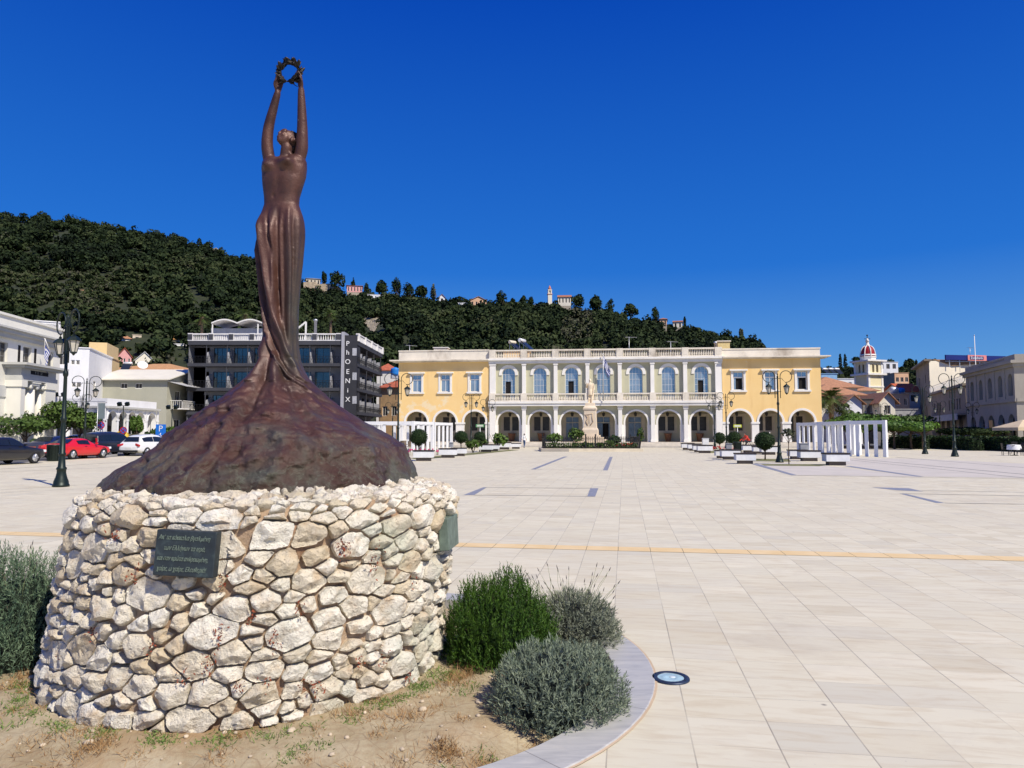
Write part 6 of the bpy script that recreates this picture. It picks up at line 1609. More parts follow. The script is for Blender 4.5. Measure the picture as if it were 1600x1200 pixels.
for k in range(8):
 a = PI/8+2*PI*k/8; mb.tube([((r+.04)*math.cos(a), (r+.04)*math.sin(a), z) for r, z in prof], .11, 6)
mb.lathe([(1.46, zd1+.18), (1.46, zd1+.42), (1.36, zd1+.42)], (0, 0, 0), 32, 0, True, False); mb.build('dome_ribs', TW_, tower)
mb = MB(); zl = prof[-1][1]; mb.lathe([(.42, zl-.1), (.42, zl+.25), (.28, zl+.3), (.28, zl+.9), (.38, zl+.95), (.2, zl+1.3), (.1, zl+1.5)], (0, 0, 0), 12); mb.build('lantern', TW_, tower)
mb = MB(); zx = zl+1.4; ztp = zt_w(523.5); q = Matrix.Rotation(-R(18), 3, 'Z'); mb.bar((0, 0, zx), (0, 0, ztp), .09); c_ = Vector((0, 0, ztp-.75)); d_ = q @ Vector((.5, 0, 0)); mb.bar(c_-d_, c_+d_, .10); mb.ball((0, 0, zx+.7), .16, 8, 6); mb.ball((0, 0, ztp), .08, 6, 5); mb.ball(c_-d_, .08, 6, 5); mb.ball(c_+d_, .08, 6, 5); mb.build('cross', M('dark_iron', (.03, .03, .03), .6), tower)
# ---- roofs round the church
def hs(px0, px1, Y, pyt, name, label, wall, depth=8, roof='hip', rise=1.4, rmat=None, wins=None, z0=0, cat='house', n=2, wz=None, right=(), gl=None, over=.5, Y2=None):
 A, B = fxy(px0, Y, 620), fxy(px1, Y2 or Y, 620); fr = Fr(A, B); h = fr.Z(pyt, (px0+px1)/2)-z0
 if wins is None:
  hh = wz or (h-2.0, h-.7); wins = [(fr.W*(i+.5)/n, hh[0], hh[1], min(.9, fr.W/n*.45)) for i in range(n)]
 return house(name, label, A, B, depth, h, wall, wins, right, (), roof, z0, cat, rmat, rise, over, gl=gl)
BT = M('brown_roof_tile', (.40, .20, .11), .85, var=.25, scale=3, bmp=.5, bscale=14)
hs(1272, 1340, 116, 606, 'tiled_house', 'cream house with a broad brown hipped roof and small square windows, right of the museum', CREAMW, 9, 'hip', 2.0, BT, n=5, over=.8)
hs(1272, 1344, 108, 618, 'tiled_house', 'lower wing with a brown tiled roof, directly above the palm tree', CREAMW, 7, 'hip', 2.0, BT, n=3, over=.8)
hs(1282, 1345, 150, 592, 'white_flats', 'modern white flats with blue-tinted glazing, behind the brown hipped roofs', WHITEW, 10, 'flat', n=6, cat='building', wz=None, gl=GLB)
hs(1284, 1309, 146, 584.5, 'blue_roof_room', 'small pale blue rooftop block under a row of solar heaters', M('pale_blue', (.25, .45, .68), .8), 6, 'flat', wins=[], cat='building')
for k, px in enumerate((1289, 1298.5, 1307.5)):
 lb = ('leftmost', 'middle', 'rightmost')[k]
 q = P(px, 584.5, 149); solar(q, .3, 'solar water heater on the pale blue rooftop block, %s of its row of three' % lb, False, .8, 'solar heaters on the pale blue block')
hs(1340, 1370, 126, 611, 'tiled_house', 'small house with a shallow brown roof in front of the church tower', M('white_plaster', (.7, .68, .62), .9), 7, 'hip', .9, BT, n=3, wz=None)
hs(1320, 1346, 104, 628, 'gable_house', 'small white gabled house front, between the palm and the church tower', WHITEW, 8, 'gable_front', 1.0, BT, wins=[])
hs(1346, 1376, 106, 624, 'dark_house', 'dark slatted flat-roofed house below the church tower', M('dark_slats', (.08, .075, .075), .85, var=.3, scale=4), 8, 'flat', n=3, cat='building')
hs(1374, 1398, 104, 626, 'gable_house', 'cream house with a sloping tiled roof, right of the dark slatted house', CREAMW, 8, 'gable_front', 1.2, BT, n=1)
hs(1385, 1421, 128, 616, 'flat_roof_house', 'tan flat-roofed house carrying a white and a blue water tank', M('brown_plaster', (.42, .33, .26), .9), 8, 'flat', n=3, cat='house')
tank(P(1397.5, 614, 130), 'white water tank on the tan flat roof near the church', .55, 1.5, M('tank_white', (.75, .75, .73), .4, .2), True)
tank(P(1408.5, 614, 130), 'blue water tank lying beside the white one on the tan flat roof', .48, 1.3, BLUE, True)
hs(1414, 1440, 134, 611, 'red_roof_house', 'white house with a bright red tiled roof, left of the tall cream block', WHITEW, 8, 'gable_side', 1.6, M('bright_red_tile', (.50, .12, .05), .85, var=.2, scale=3), n=1)
hs(1388, 1436, 108, 640, 'flat_roof_house', 'low grey flat-roofed house behind the clipped trees', M('grey_plaster', (.35, .35, .36), .9), 8, 'flat', n=4, cat='house')
hs(1374, 1405, 240, 566, 'white_hotel', 'distant white hotel with rows of dark windows, on the slope right of the church dome', WHITEW, 14, 'flat', wins=[(u, z, z+1.7, 1.2) for u in (1.2, 3.3, 5.4) for z in (17, 20.2, 23.2)], cat='hotel', gl=GLD)
hs(1399, 1421, 215, 583, 'peach_house', 'distant peach-coloured three-storey house below the white hotel', PEACH, 9, 'flat', wins=[(u, z, z+1.4, .9) for u in (.8, 2.2, 3.6) for z in (12, 14.5, 17)], cat='house', gl=DARK)
# ---------------------------------------------------------------- wooded hills behind the town
RIDGE = [(-700, 250, 430), (-300, 318, 430), (-100, 333, 425), (0, 341, 420), (60, 343, 420), (130, 354, 415), (200, 367, 410), (270, 379, 405), (310, 388, 400), (350, 402, 395), (400, 412, 385), (440, 432, 365), (475, 452, 340), (520, 462, 325), (560, 467, 315),
  (620, 470, 310), (690, 476, 305), (760, 482, 300), (860, 482, 300), (900, 488, 300), (960, 498, 300), (1010, 508, 305), (1060, 519, 310), (1120, 529, 320), (1180, 541, 330), (1205, 558, 340), (1228, 590, 350), (1255, 592, 370),
  (1285, 584, 380), (1330, 580, 400), (1400, 582, 420), (1450, 579, 420), (1600, 580, 430), (1900, 583, 440), (2500, 600, 440)]
FOOT = [(-700, 150), (0, 150), (300, 150), (560, 155), (640, 150), (1200, 150), (1300, 175), (2500, 190)]
def tab(T_, x, k):
 if x <= T_[0][0]: return T_[0][k]
 for a, b in zip(T_, T_[1:]):
  if x <= b[0]: return a[k]+(b[k]-a[k])*(x-a[0])/(b[0]-a[0])
 return T_[-1][k]
def terr(px, Y):
 """height of the hill along the sight line px at depth Y"""
 Yr = tab(RIDGE, px, 2); Yf = tab(FOOT, px, 1); zr = H+ray(px, tab(RIDGE, px, 1))[1]*Yr-1.0
 t = (Y-Yf)/(Yr-Yf)
 if t <= 0: return -.3
 n = mnoise.noise(Vector((px*.012, Y*.012, 3)))*4*min(1, t*2)*max(0, 1-abs(t-.5)*2)
 if t <= 1: return -.3+(zr+.3)*(t**.92)*(1 if t < 1 else 1)+n
 return zr-(Y-Yr)*.22
pxs = np.concatenate([np.arange(-700, 0, 35), np.arange(0, 1620, 9), np.arange(1620, 2500, 40)])
Ys = np.concatenate([np.arange(148, 350, 5), np.arange(350, 470, 8), [500, 560]])
vs = [];
for px in pxs:
 a = ray(px, 560)[0]
 for Y in Ys: vs.append((a*Y, Y, terr(px, Y)))
nY = len(Ys); fs = []
for i in range(len(pxs)-1):
 for j in range(nY-1):
  a = i*nY+j; fs.append((a, a+nY, a+nY+1, a+1))
def hill_mat():
 m, nt, b = newmat('hill_soil'); L = nt.links; p = pos(nt)
 n1 = noise(nt, .05, 7, .6, p); n2 = noise(nt, .4, 6, .6, p)
 c = ramp(nt, n1, [(.35, (.014, .022, .007)), (.58, (.022, .030, .010)), (.72, (.085, .055, .024))])
 c = mix(nt, ramp(nt, n2, [(.5, 0), (.7, .5)]), c, (.06, .065, .025))
 L.new(c, b.inputs['Base Color']); b.inputs['Roughness'].default_value = .95; return m
hills = np_mesh('hills', vs, fs, hill_mat(), None, True); tag(hills, kind='structure')
def on_hill(px, py, up=0):
 """the first point of the hill met by the sight line"""
 a, c = ray(px, py)
 for Y in np.arange(152, 460, 1.0):
  if H+c*Y <= terr(px, Y)+up: return Vector((a*Y, Y, terr(px, Y)))
 Y = tab(RIDGE, px, 2); return Vector((a*Y, Y, terr(px, Y)))
def crown_np(rng, c, rad, nleaf, size, flat=.75, tint=.5):
 """leaf cards of one crown gathered in lobes"""
 k = rng.integers(5, 9)
 lc = unit(rng.normal(size=(k, 3)))*rng.uniform(.25, .72, (k, 1)); lc[:, 2] = np.abs(lc[:, 2])*.9-.1
 lr = rng.uniform(.34, .58, k)
 w = rng.integers(0, k, nleaf)
 d = unit(rng.normal(size=(nleaf, 3))+np.array([0, 0, .35]))
 p = lc[w]+d*(lr[w]*rng.uniform(.72, 1.05, nleaf))[:, None]
 p *= np.array([rad, rad, rad*flat]); p += np.array(c)
 nrm = unit(d+rng.normal(size=(nleaf, 3))*.55)
 u = unit(np.cross(nrm, rng.normal(size=(nleaf, 3)))); v = np.cross(nrm, u)
 s = size*rng.uniform(.6, 1.3, nleaf)[:, None]
 q = np.stack([p-u*s-v*s*.6, p+u*s-v*s*.5, p+u*s*.7+v*s*.7, p-u*s*.6+v*s*.6], 1).reshape(-1, 3)
 tt = np.clip(tint+rng.uniform(-.18, .18, k)[w]+rng.uniform(-.12, .12, nleaf), 0, 1)
 return q, tt
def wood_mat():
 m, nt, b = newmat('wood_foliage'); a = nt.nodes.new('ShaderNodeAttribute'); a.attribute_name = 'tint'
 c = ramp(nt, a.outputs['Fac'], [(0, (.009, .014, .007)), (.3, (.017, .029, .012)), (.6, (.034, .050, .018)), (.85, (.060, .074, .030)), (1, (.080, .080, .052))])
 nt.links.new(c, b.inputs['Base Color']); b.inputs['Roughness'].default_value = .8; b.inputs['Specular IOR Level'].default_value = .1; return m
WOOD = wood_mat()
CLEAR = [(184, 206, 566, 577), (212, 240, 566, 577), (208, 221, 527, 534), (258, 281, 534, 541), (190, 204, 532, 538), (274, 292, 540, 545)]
rng = np.random.default_rng(33); Q, TT = [], []; core = MB(); cnt = 0
def proj(p):
 x, y, z = p.x, p.y, p.z-H
 f = y*CP+z*SP; u = -y*SP+z*CP
 return 800+F*x/f, 600-F*u/f
def add_tree(px, Y, rad, tint, nl, size, flat=.8, dz=.55):
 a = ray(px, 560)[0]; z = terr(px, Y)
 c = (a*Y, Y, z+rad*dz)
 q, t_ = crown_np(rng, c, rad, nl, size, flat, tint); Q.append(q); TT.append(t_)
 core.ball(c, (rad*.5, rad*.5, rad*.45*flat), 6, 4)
N_TREES = 3900
for i in range(N_TREES):
 if rng.random() < .80: px = rng.uniform(-60, 1240)
 else: px = rng.uniform(1240, 1640)
 Yr = tab(RIDGE, px, 2); Yf = tab(FOOT, px, 1)
 t = rng.uniform(.03, 1.03)**.8
 Y = Yf+(Yr-Yf)*t
 py_ = proj(Vector((ray(px, 560)[0]*Y, Y, terr(px, Y)+.5)))[1]
 if 564 < px < 604 and 498 < py_ < 527: continue
 low = any(a-3 < px < b+3 and c_-1 < py_ < d_+62 for a, b, c_, d_ in CLEAR)
 if any(a-1 < px < b+1 and c_ < py_ < d_ for a, b, c_, d_ in CLEAR): continue
 if 1374 < px < 1425 and Y < 245: continue
 nz = mnoise.noise(Vector((px*.006, Y*.02, 8)))
 grove = px < 250 and 428 < py_ < 500 and nz < .12     # the paler olive terraces on the left
 burnt = 880 < px < 925 and 490 < py_ < 540
 if low: add_tree(px, Y, rng.uniform(.6, .9), .55, 60, .25)
 elif grove:
  if rng.random() < .05: continue
  add_tree(px, Y, rng.uniform(1.8, 3.0), .80+rng.uniform(-.12, .12), 90, .45, .8, .5)
 elif burnt: add_tree(px, Y, rng.uniform(2, 3.4), .97, 50, .45, 1.2)
 else:
  r_ = rng.uniform(2.4, 4.6)*(1.0 if px < 470 else .92)
  if px < 300 and t > .55: r_ *= 1.15
  add_tree(px, Y, r_, .44+.5*nz+rng.uniform(-.24, .24), 170, .56, rng.choice([.7, .85, 1.1]))
for i in range(420):                                # scrub and small trees that fray the skyline
 px = rng.uniform(440, 1200); Yr = tab(RIDGE, px, 2)
 add_tree(px, Yr*rng.uniform(.975, 1.012), rng.uniform(.7, 2.1)**1.0, .4+rng.uniform(-.3, .35), 110, .36, rng.choice([.7, 1, 1.3]), .4)
for i in range(700):                                # olive scrub on the terraces
 px = rng.uniform(-20, 270); Yr = tab(RIDGE, px, 2); Y = 150+(Yr-150)*rng.uniform(.3, .75)
 py_ = proj(Vector((ray(px, 560)[0]*Y, Y, terr(px, Y))))[1]
 if any(a-3 < px < b+3 and c_-1 < py_ < d_+62 for a, b, c_, d_ in CLEAR): continue
 add_tree(px, Y, rng.uniform(.8, 1.7), .62+rng.uniform(-.2, .25), 60, .34)
Qa = np.concatenate(Q); n_ = len(Qa)//4
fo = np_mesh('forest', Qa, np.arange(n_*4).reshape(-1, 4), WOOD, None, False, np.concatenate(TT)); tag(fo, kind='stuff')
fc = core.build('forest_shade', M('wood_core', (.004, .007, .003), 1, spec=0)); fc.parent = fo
def cliff_mat():
 m, nt, b = newmat('pale_cliff'); p = pos(nt, (.25, .25, .6))
 c = ramp(nt, noise(nt, 1, 9, .68, p, .8), [(.3, (.16, .13, .09)), (.48, (.36, .31, .22)), (.7, (.50, .44, .34))]); nt.links.new(c, b.inputs['Base Color']); b.inputs['Roughness'].default_value = .95
 bump(nt, b, noise(nt, .8, 9, .7, pos(nt)), 1, 1.5); return m
CLF = cliff_mat()
def cliff(name, label, pts, seed):
 """a rough rock slab whose outline is measured, standing proud of the slope"""
 cx = sum(p[0] for p in pts)/len(pts); cy = sum(p[1] for p in pts)/len(pts)
 base = on_hill(cx, cy); Y0 = base.y-3.0
 mb = MB(); rings_ = []
 for k, t in enumerate((1.12, 1.0, .8, .55, .3, .05)):
  ring = []
  for p, q in zip(pts, pts[1:]+pts[:1]):
   for s in (0, .33, .66):
    X, Yp = p[0]+(q[0]-p[0])*s, p[1]+(q[1]-p[1])*s
    x2, y2 = cx+(X-cx)*t, cy+(Yp-cy)*t
    on = on_hill(x2, y2)
    Y = (on.y if k else on.y+6)-(1-t)*1.0-(1.2 if k else 0)
    v = P(x2, y2, Y); nv = mnoise.fractal(v*.35+Vector((seed, 0, 0)), 1, 2, 4)
    ring.append(v+Vector((nv*.5, -abs(nv)*1.4, nv*.4)))
  rings_.append(ring)
 mb.rings(rings_, 0, False, True); o = recalc(mb.build(name, CLF)); tag(o, label, 'rock face')
cliff('rock_face', 'large pale bare rock face on the wooded slope right of the dark hotel', [(566, 487), (575, 484), (590, 488), (604, 486), (606, 494), (596, 500), (589, 510), (584, 521), (577, 513), (570, 508), (560, 505), (553, 502)], 1)
cliff('rock_face', 'small pale rock outcrop high on the left hill near the statue', [(330, 391), (338, 389), (347, 393), (346, 402), (338, 411), (333, 408), (329, 400)], 4)
cliff('rock_face', 'tiny pale rock patch on the left hill, left of the small outcrop', [(300, 386), (307, 387), (309, 391), (302, 392)], 9)
for lb, pts in (('reddish bare earth patch among the olive trees at the far left of the hill', [(2, 447), (14, 440), (22, 444), (10, 452)]), ('bare tan earth patch between olive trees on the left hill', [(126, 453), (142, 449), (156, 455), (140, 459)])):
 cx = sum(p[0] for p in pts)/4; cy = sum(p[1] for p in pts)/4
 mb = MB(); mb.rings([[P(cx+(x-cx)*t, cy+(y-cy)*t, on_hill(cx+(x-cx)*t, cy+(y-cy)*t).y-.8-(1-t)) for x, y in pts] for t in (1.1, .6, .1)], 0, False, True); o = recalc(mb.build('bare_patch', M('red_earth', (.30, .16, .08), .95, var=.3, scale=.4))); tag(o, kind='structure')
# ---------------------------------------------------------------- single trees on the skyline
BARK = M('bark_brown', (.10, .07, .05), .95, var=.3, scale=6, bmp=.6, bscale=20)
PINE = leafmat('pine_foliage', (.008, .016, .006), (.034, .052, .016), .8, spec=.1)
BROAD = leafmat('broadleaf_foliage', (.02, .045, .010), (.10, .16, .03), .6, spec=.2)
CYP = leafmat('cypress_foliage', (.006, .012, .006), (.022, .034, .014), .8, spec=.1)
GREYL = leafmat('grey_foliage', (.05, .06, .035), (.13, .14, .09), .8, spec=.1)
def tree(name, label, base, h, rad, mat, nleaf=420, size=.45, crown_from=.45, flat=.8, seed=1, group=None, cat='tree', lean=0, kind='round', trunk=.16, bark=None):
 rng = np.random.default_rng(seed); rp = random.Random(seed)
 t = thing(name, label, cat, base, 0, group)
 mb = MB(); zc = h*crown_from; top = h*.85
 mb.tube([(0, 0, -.4), (lean*.3, .05, zc*.5), (lean*.6, 0, zc), (lean, 0, top)], [trunk*1.3, trunk, trunk*.8, trunk*.25], 8)
 for i in range(7):
  a = rp.uniform(0, 2*PI); z0 = zc*rp.uniform(.85, 1.2); r_ = rad*rp.uniform(.5, .85)
  mb.tube([(lean*.6, 0, z0), (lean*.7+math.cos(a)*r_*.5, math.sin(a)*r_*.5, z0+(h-z0)*.3), (lean+math.cos(a)*r_, math.sin(a)*r_, z0+(h-z0)*rp.uniform(.4, .7))], [trunk*.5, trunk*.3, trunk*.1], 6)
 mb.build('trunk', bark or BARK, t)
 ch = (h-zc)/2; c = (lean, 0, zc+ch)
 if kind == 'cone':
  z = rng.random(nleaf); r_ = rad*np.sin(np.pi*np.clip(z*.92+.06, 0, 1))**.7*rng.uniform(.55, 1.0, nleaf); a = rng.uniform(0, 2*np.pi, nleaf)
  p = np.column_stack([r_*np.cos(a), r_*np.sin(a), z*h*.97+.1]); nrm = unit(np.column_stack([np.cos(a), np.sin(a), np.full(nleaf, .5)])+rng.normal(size=(nleaf, 3))*.4)
  u = unit(np.cross(nrm, rng.normal(size=(nleaf, 3)))); v = np.cross(nrm, u); s = size*rng.uniform(.6, 1.3, nleaf)[:, None]
  q = np.stack([p-u*s-v*s*.6, p+u*s-v*s*.5, p+u*s*.7+v*s*.7, p-u*s*.6+v*s*.6], 1).reshape(-1, 3); tt = np.clip(rng.uniform(0, 1, nleaf), 0, 1)
 else:
  q, tt = crown_np(rng, c, rad, nleaf, size, ch/rad*1.15, .5); tt = np.clip((tt-.5)*1.6+.5, 0, 1)
 np_mesh('crown', q, np.arange(len(q)).reshape(-1, 4), mat, t, False, tt)
 return t
SKY_TREES = [(528, 452, 416, 8.5, 'big round pine beside the ruined wall at the hilltop', 0), (506, 452, 421, 4, 'slim leaning pine right of the grey-roofed hilltop house', 0), (552, 450, 431, 2.6, 'small bare-trunked tree standing alone near the pink hilltop house', 0),
   (574, 462, 441, 5, 'first round tree in the hilltop row, just right of the pink house', 1), (596, 464, 436, 10, 'broad bushy tree in the hilltop row above the bare rock face', 1), (620, 468, 434, 7, 'tall umbrella pine in the middle of the hilltop row', 0), (638, 468, 436, 7, 'twin-topped pine right of the tall umbrella pine', 0),
   (659, 471, 444, 9, 'round dark tree on its own in the hilltop row', 1), (678, 472, 443, 5, 'pale grey-leaved tree at the right end of the hilltop row', 2), (783, 478, 457, 7.5, 'round tree left of the hilltop chapel, standing by itself', 1), (801, 479, 464, 3.5, 'very small round tree between two larger ones left of the hilltop bell tower', 1),
   (816, 478, 461, 5, 'small round tree left of the hilltop bell tower', 1), (832, 478, 462, 5, 'bushy tree nearest to the hilltop bell tower', 1), (901, 482, 457, 9, 'dark tree against the red roof of the hilltop chapel', 0), (931, 486, 460, 11, 'wide dark pine right of the hilltop chapel', 0), (953, 488, 464, 6, 'round pine next to the wide dark pine', 0),
   (985, 496, 474, 9, 'broad pine above the middle of the museum', 0), (1023, 500, 476, 5.5, 'lone tall-trunked pine standing above the ridge', 0), (1070, 512, 494, 1.6, 'thin pointed cypress beside the small houses on the ridge', 3), (1159, 533, 511, 2.6, 'sparse treetop poking above the right end of the ridge', 2),
   (1313.5, 581, 553, 1.9, 'left one of two tall cypresses right of the museum', 3), (1321, 581, 552.5, 1.9, 'right one of two tall cypresses right of the museum', 3), (1339, 580, 557, 8, 'round dark tree directly left of the church dome', 0), (1390, 576, 558, 6.5, 'dark tree behind the distant white hotel', 0), (1421, 577, 558, 9, 'wide dark tree right of the distant white hotel', 0),
   (1432, 578, 562, 2, 'pointed cypress left of the tall cream block', 3), (1447, 576, 560, 1.6, 'pointed cypress just above the cream block\'s cornice', 3), (1460, 570, 556, 3.5, 'small dark tree peeping over the roof of the cream block', 0),
   (311, 390, 372, 3.2, 'dark pointed tree breaking the skyline of the left hill', 3), (322, 392, 377, 4, 'round pine next to the dark pointed tree on the left hill', 0)]
for i, (px, pyb, pyt, rad, lb, k) in enumerate(SKY_TREES):
 Y = tab(RIDGE, px, 2)-2; a = ray(px, pyb)[0]; z0 = terr(px, Y); zt_2 = P(px, pyt, Y).z
 rad_m = rad*Y/F*1.42 if k != 3 else rad*Y/F*1.6
 nm = ('pine_tree', 'broadleaf_tree', 'grey_leaved_tree', 'cypress_tree')[k]
 tree(nm, lb, (a*Y, Y, z0-1), zt_2-z0+1, rad_m, (PINE, PINE, GREYL, CYP)[k], 620 if k != 3 else 320, max(.3, rad_m*.13) if k != 3 else .4, (.08, .30, .16)[i % 3] if k != 3 else .05, .8, 50+i, 'trees along the skyline', kind='cone' if k == 3 else 'round', trunk=.28)
# ---------------------------------------------------------------- houses on the hill
def hill_house(px0, px1, pyt, pyb, name, label, wall, roof='hip', rise=1.2, rmat=None, n=2, dark=DARK, cat='house', Y=None, depth=7, wh=(1.2, 2.6)):
 c = on_hill((px0+px1)/2, pyb) if Y is None else P((px0+px1)/2, pyb, Y)
 Yh = c.y; A, B = facing(px0, px1, Yh, 0, pyb); A.z = B.z = 0
 zb = P((px0+px1)/2, pyb, Yh).z-.3; h = P((px0+px1)/2, pyt, Yh).z-zb
 W = (B-A).length
 k = h-.5
 wins = [(W*(i+.5)/n, k-wh[1]+.6, k-.1, min(1.2, W/n*.42)) for i in range(n)]
 t = house(name, label, A, B, depth, h, wall, wins, (), (), roof, zb, cat, rmat, rise, .35, gl=dark, bars=(1, 1))
 mb = MB(); mb.box(.05, W-.05, .05, depth, -6, .02); mb.build('plinth', M('plinth_stone', (.40, .35, .27), .9, var=.2), t)
 return t
hill_house(183, 205, 556, 571, 'pink_house', 'small pink house with a red gable roof among trees, left hillside', PINKW, 'gable_front', 2.2, M('bright_red_tile', (.50, .12, .05), .85, var=.2, scale=3), 3)
hill_house(211, 240, 562, 571, 'gable_house', 'small pale yellow gabled house right of the pink house', CREAMW, 'gable_front', 2.2, WHITEW, 3)
hill_house(207, 221, 523, 530, 'stone_cottage', 'tiny tan cottage high among the trees above the pink house', M('pale_stone', (.60, .52, .40), .9), 'flat', 1, None, 1)
hill_house(190, 204, 529, 535, 'white_cottage', 'tiny white cottage just below and left of the tan cottage', WHITEW, 'hip', 1, BT, 2)
hill_house(257, 281, 530, 536.5, 'orange_roof_house', 'cream house with a low orange hipped roof, on the slope left of the hotel', CREAMW, 'hip', 1.5, MATS['orange_tile'], 3)
hill_house(272, 294, 537, 542, 'white_house', 'flat white house half hidden by trees beside the hotel\'s roof', WHITEW, 'flat', 1, None, 3)
hill_house(478, 500, 435, 448, 'hilltop_house', 'grey-roofed hilltop house just right of the bronze statue', M('pale_stone', (.60, .52, .40), .9), 'hip', .9, M('grey_roof', (.32, .31, .29), .85), 4, Y=tab(RIDGE, 490, 2)-4)
hill_house(542, 566, 446, 455, 'pink_house', 'long pink hilltop house in the row above the rock face', PINKW, 'hip', .7, TILE, 5, Y=tab(RIDGE, 554, 2)-4)
hill_house(686, 695, 464, 472, 'white_cottage', 'small white hilltop cottage at the end of the tree row', WHITEW, 'gable_front', 1.2, TILE, 1, Y=tab(RIDGE, 690, 2)-4)
hill_house(735, 760, 469, 476, 'hilltop_pavilion', 'low orange-roofed hilltop pavilion left of the lone round tree', PEACH, 'gable_front', 1.6, MATS['orange_tile'], 4, Y=tab(RIDGE, 747, 2)-4)
hill_house(706, 734, 473, 478, 'white_terrace', 'long low white hilltop terrace building left of the orange-roofed pavilion', WHITEW, 'flat', 1, None, 7, Y=tab(RIDGE, 720, 2)-4)
hill_house(574, 600, 460, 466, 'white_terrace', 'low white terrace building under the first trees of the hilltop row', WHITEW, 'flat', 1, None, 5, Y=tab(RIDGE, 585, 2)-6)
hill_house(604, 628, 463, 470, 'white_terrace', 'low white terrace building under the umbrella pine on the hilltop', WHITEW, 'flat', 1, None, 6, Y=tab(RIDGE, 615, 2)-6)
hill_house(872, 892, 464, 477, 'hilltop_chapel', 'pale yellow hilltop chapel with a red tiled roof beside its bell tower', CREAMW, 'gable_side', 1.3, TILE, 4, cat='chapel', Y=tab(RIDGE, 880, 2)-4)
hill_house(1031, 1042, 499, 507, 'hilltop_house', 'small peach house on the ridge right of the lone pine', PEACH, 'hip', .7, TILE, 2, Y=tab(RIDGE, 1036, 2)-4)
hill_house(1052, 1066, 503, 511, 'hilltop_house', 'small cream house on the ridge beside the thin cypress', CREAMW, 'gable_side', .9, TILE, 2, Y=tab(RIDGE, 1059, 2)-4)
Yw = tab(RIDGE, 505, 2)-8
A_, B_ = P(474, 455, Yw), P(531, 457, Yw)
wl = thing('ruined_wall', 'tan ruined fortress wall along the hilltop, right of the bronze statue', 'wall', (A_.x, A_.y, 0), math.atan2(B_.y-A_.y, B_.x-A_.x))
mb = MB(); Lw_ = (B_-A_).length; outl = [(0, P(474, 470, Yw).z), (Lw_, P(531, 470, Yw).z), (Lw_, P(531, 449, Yw).z), (Lw_*.72, P(515, 443, Yw).z), (Lw_*.35, P(494, 444, Yw).z), (Lw_*.33, P(493, 440.5, Yw).z), (0, P(474, 440.5, Yw).z)]
mb.panel((0, 0, 0), (1, 0, 0), (0, 1, 0), outl, (), 0)
n_2 = len(outl); mb.add([(x, 0, z) for x, z in outl]+[(x, 1.5, z) for x, z in outl], [(i, (i+1) % n_2, (i+1) % n_2+n_2, i+n_2) for i in range(n_2)]); mb.build('masonry', M('old_masonry', (.50, .40, .27), .95, var=.25, scale=.6, stain=(.28, .22, .15), stamt=.6, bmp=.8, bscale=2, bdist=.3), wl)
Yt = tab(RIDGE, 859, 2)-5; q = P(859, 477, Yt)
bt = thing('hilltop_bell_tower', 'slender pale hilltop bell tower with a small red-tipped dome', 'bell tower', (q.x, q.y, q.z-1), .1)
hh = P(859, 446, Yt).z-q.z+1; w_ = .85
mb = MB(); mb.box(-w_, w_, -w_, w_, 0, hh*.58); mb.build('shaft', CREAMW, bt)
mb = MB(); mb.box(-w_-.2, w_+.2, -w_-.2, w_+.2, hh*.58, hh*.61); mb.build('balcony', M('tower_pink', (.6, .33, .25), .8), bt)
mb = MB()
for a in (-1, 1):
 for b_2 in (-1, 1): mb.box(a*w_*.7-.2, a*w_*.7+.2, b_2*w_*.7-.2, b_2*w_*.7+.2, hh*.61, hh*.76)
mb.box(-w_, w_, -w_, w_, hh*.76, hh*.8); mb.box(-.3, .3, -.3, .3, hh*.61, hh*.76); mb.build('belfry', CREAMW, bt)
mb = MB(); mb.lathe([(w_*.85, hh*.8), (w_*.7, hh*.88), (w_*.35, hh*.95), (.05, hh)], (0, 0, 0), 12); mb.build('dome', M('dome_orange', (.55, .2, .12), .7), bt)
mb = MB(); a_1, b_1 = P(700, 478.5, 300), P(885, 480.5, 297)
mb.bar(a_1, b_1, .6, 1.5); tag(mb.build('ridge_wall', M('ridge_wall', (.42, .38, .32), .9, var=.15)), 'long low pale wall along the hilltop road below the bell tower', 'wall')
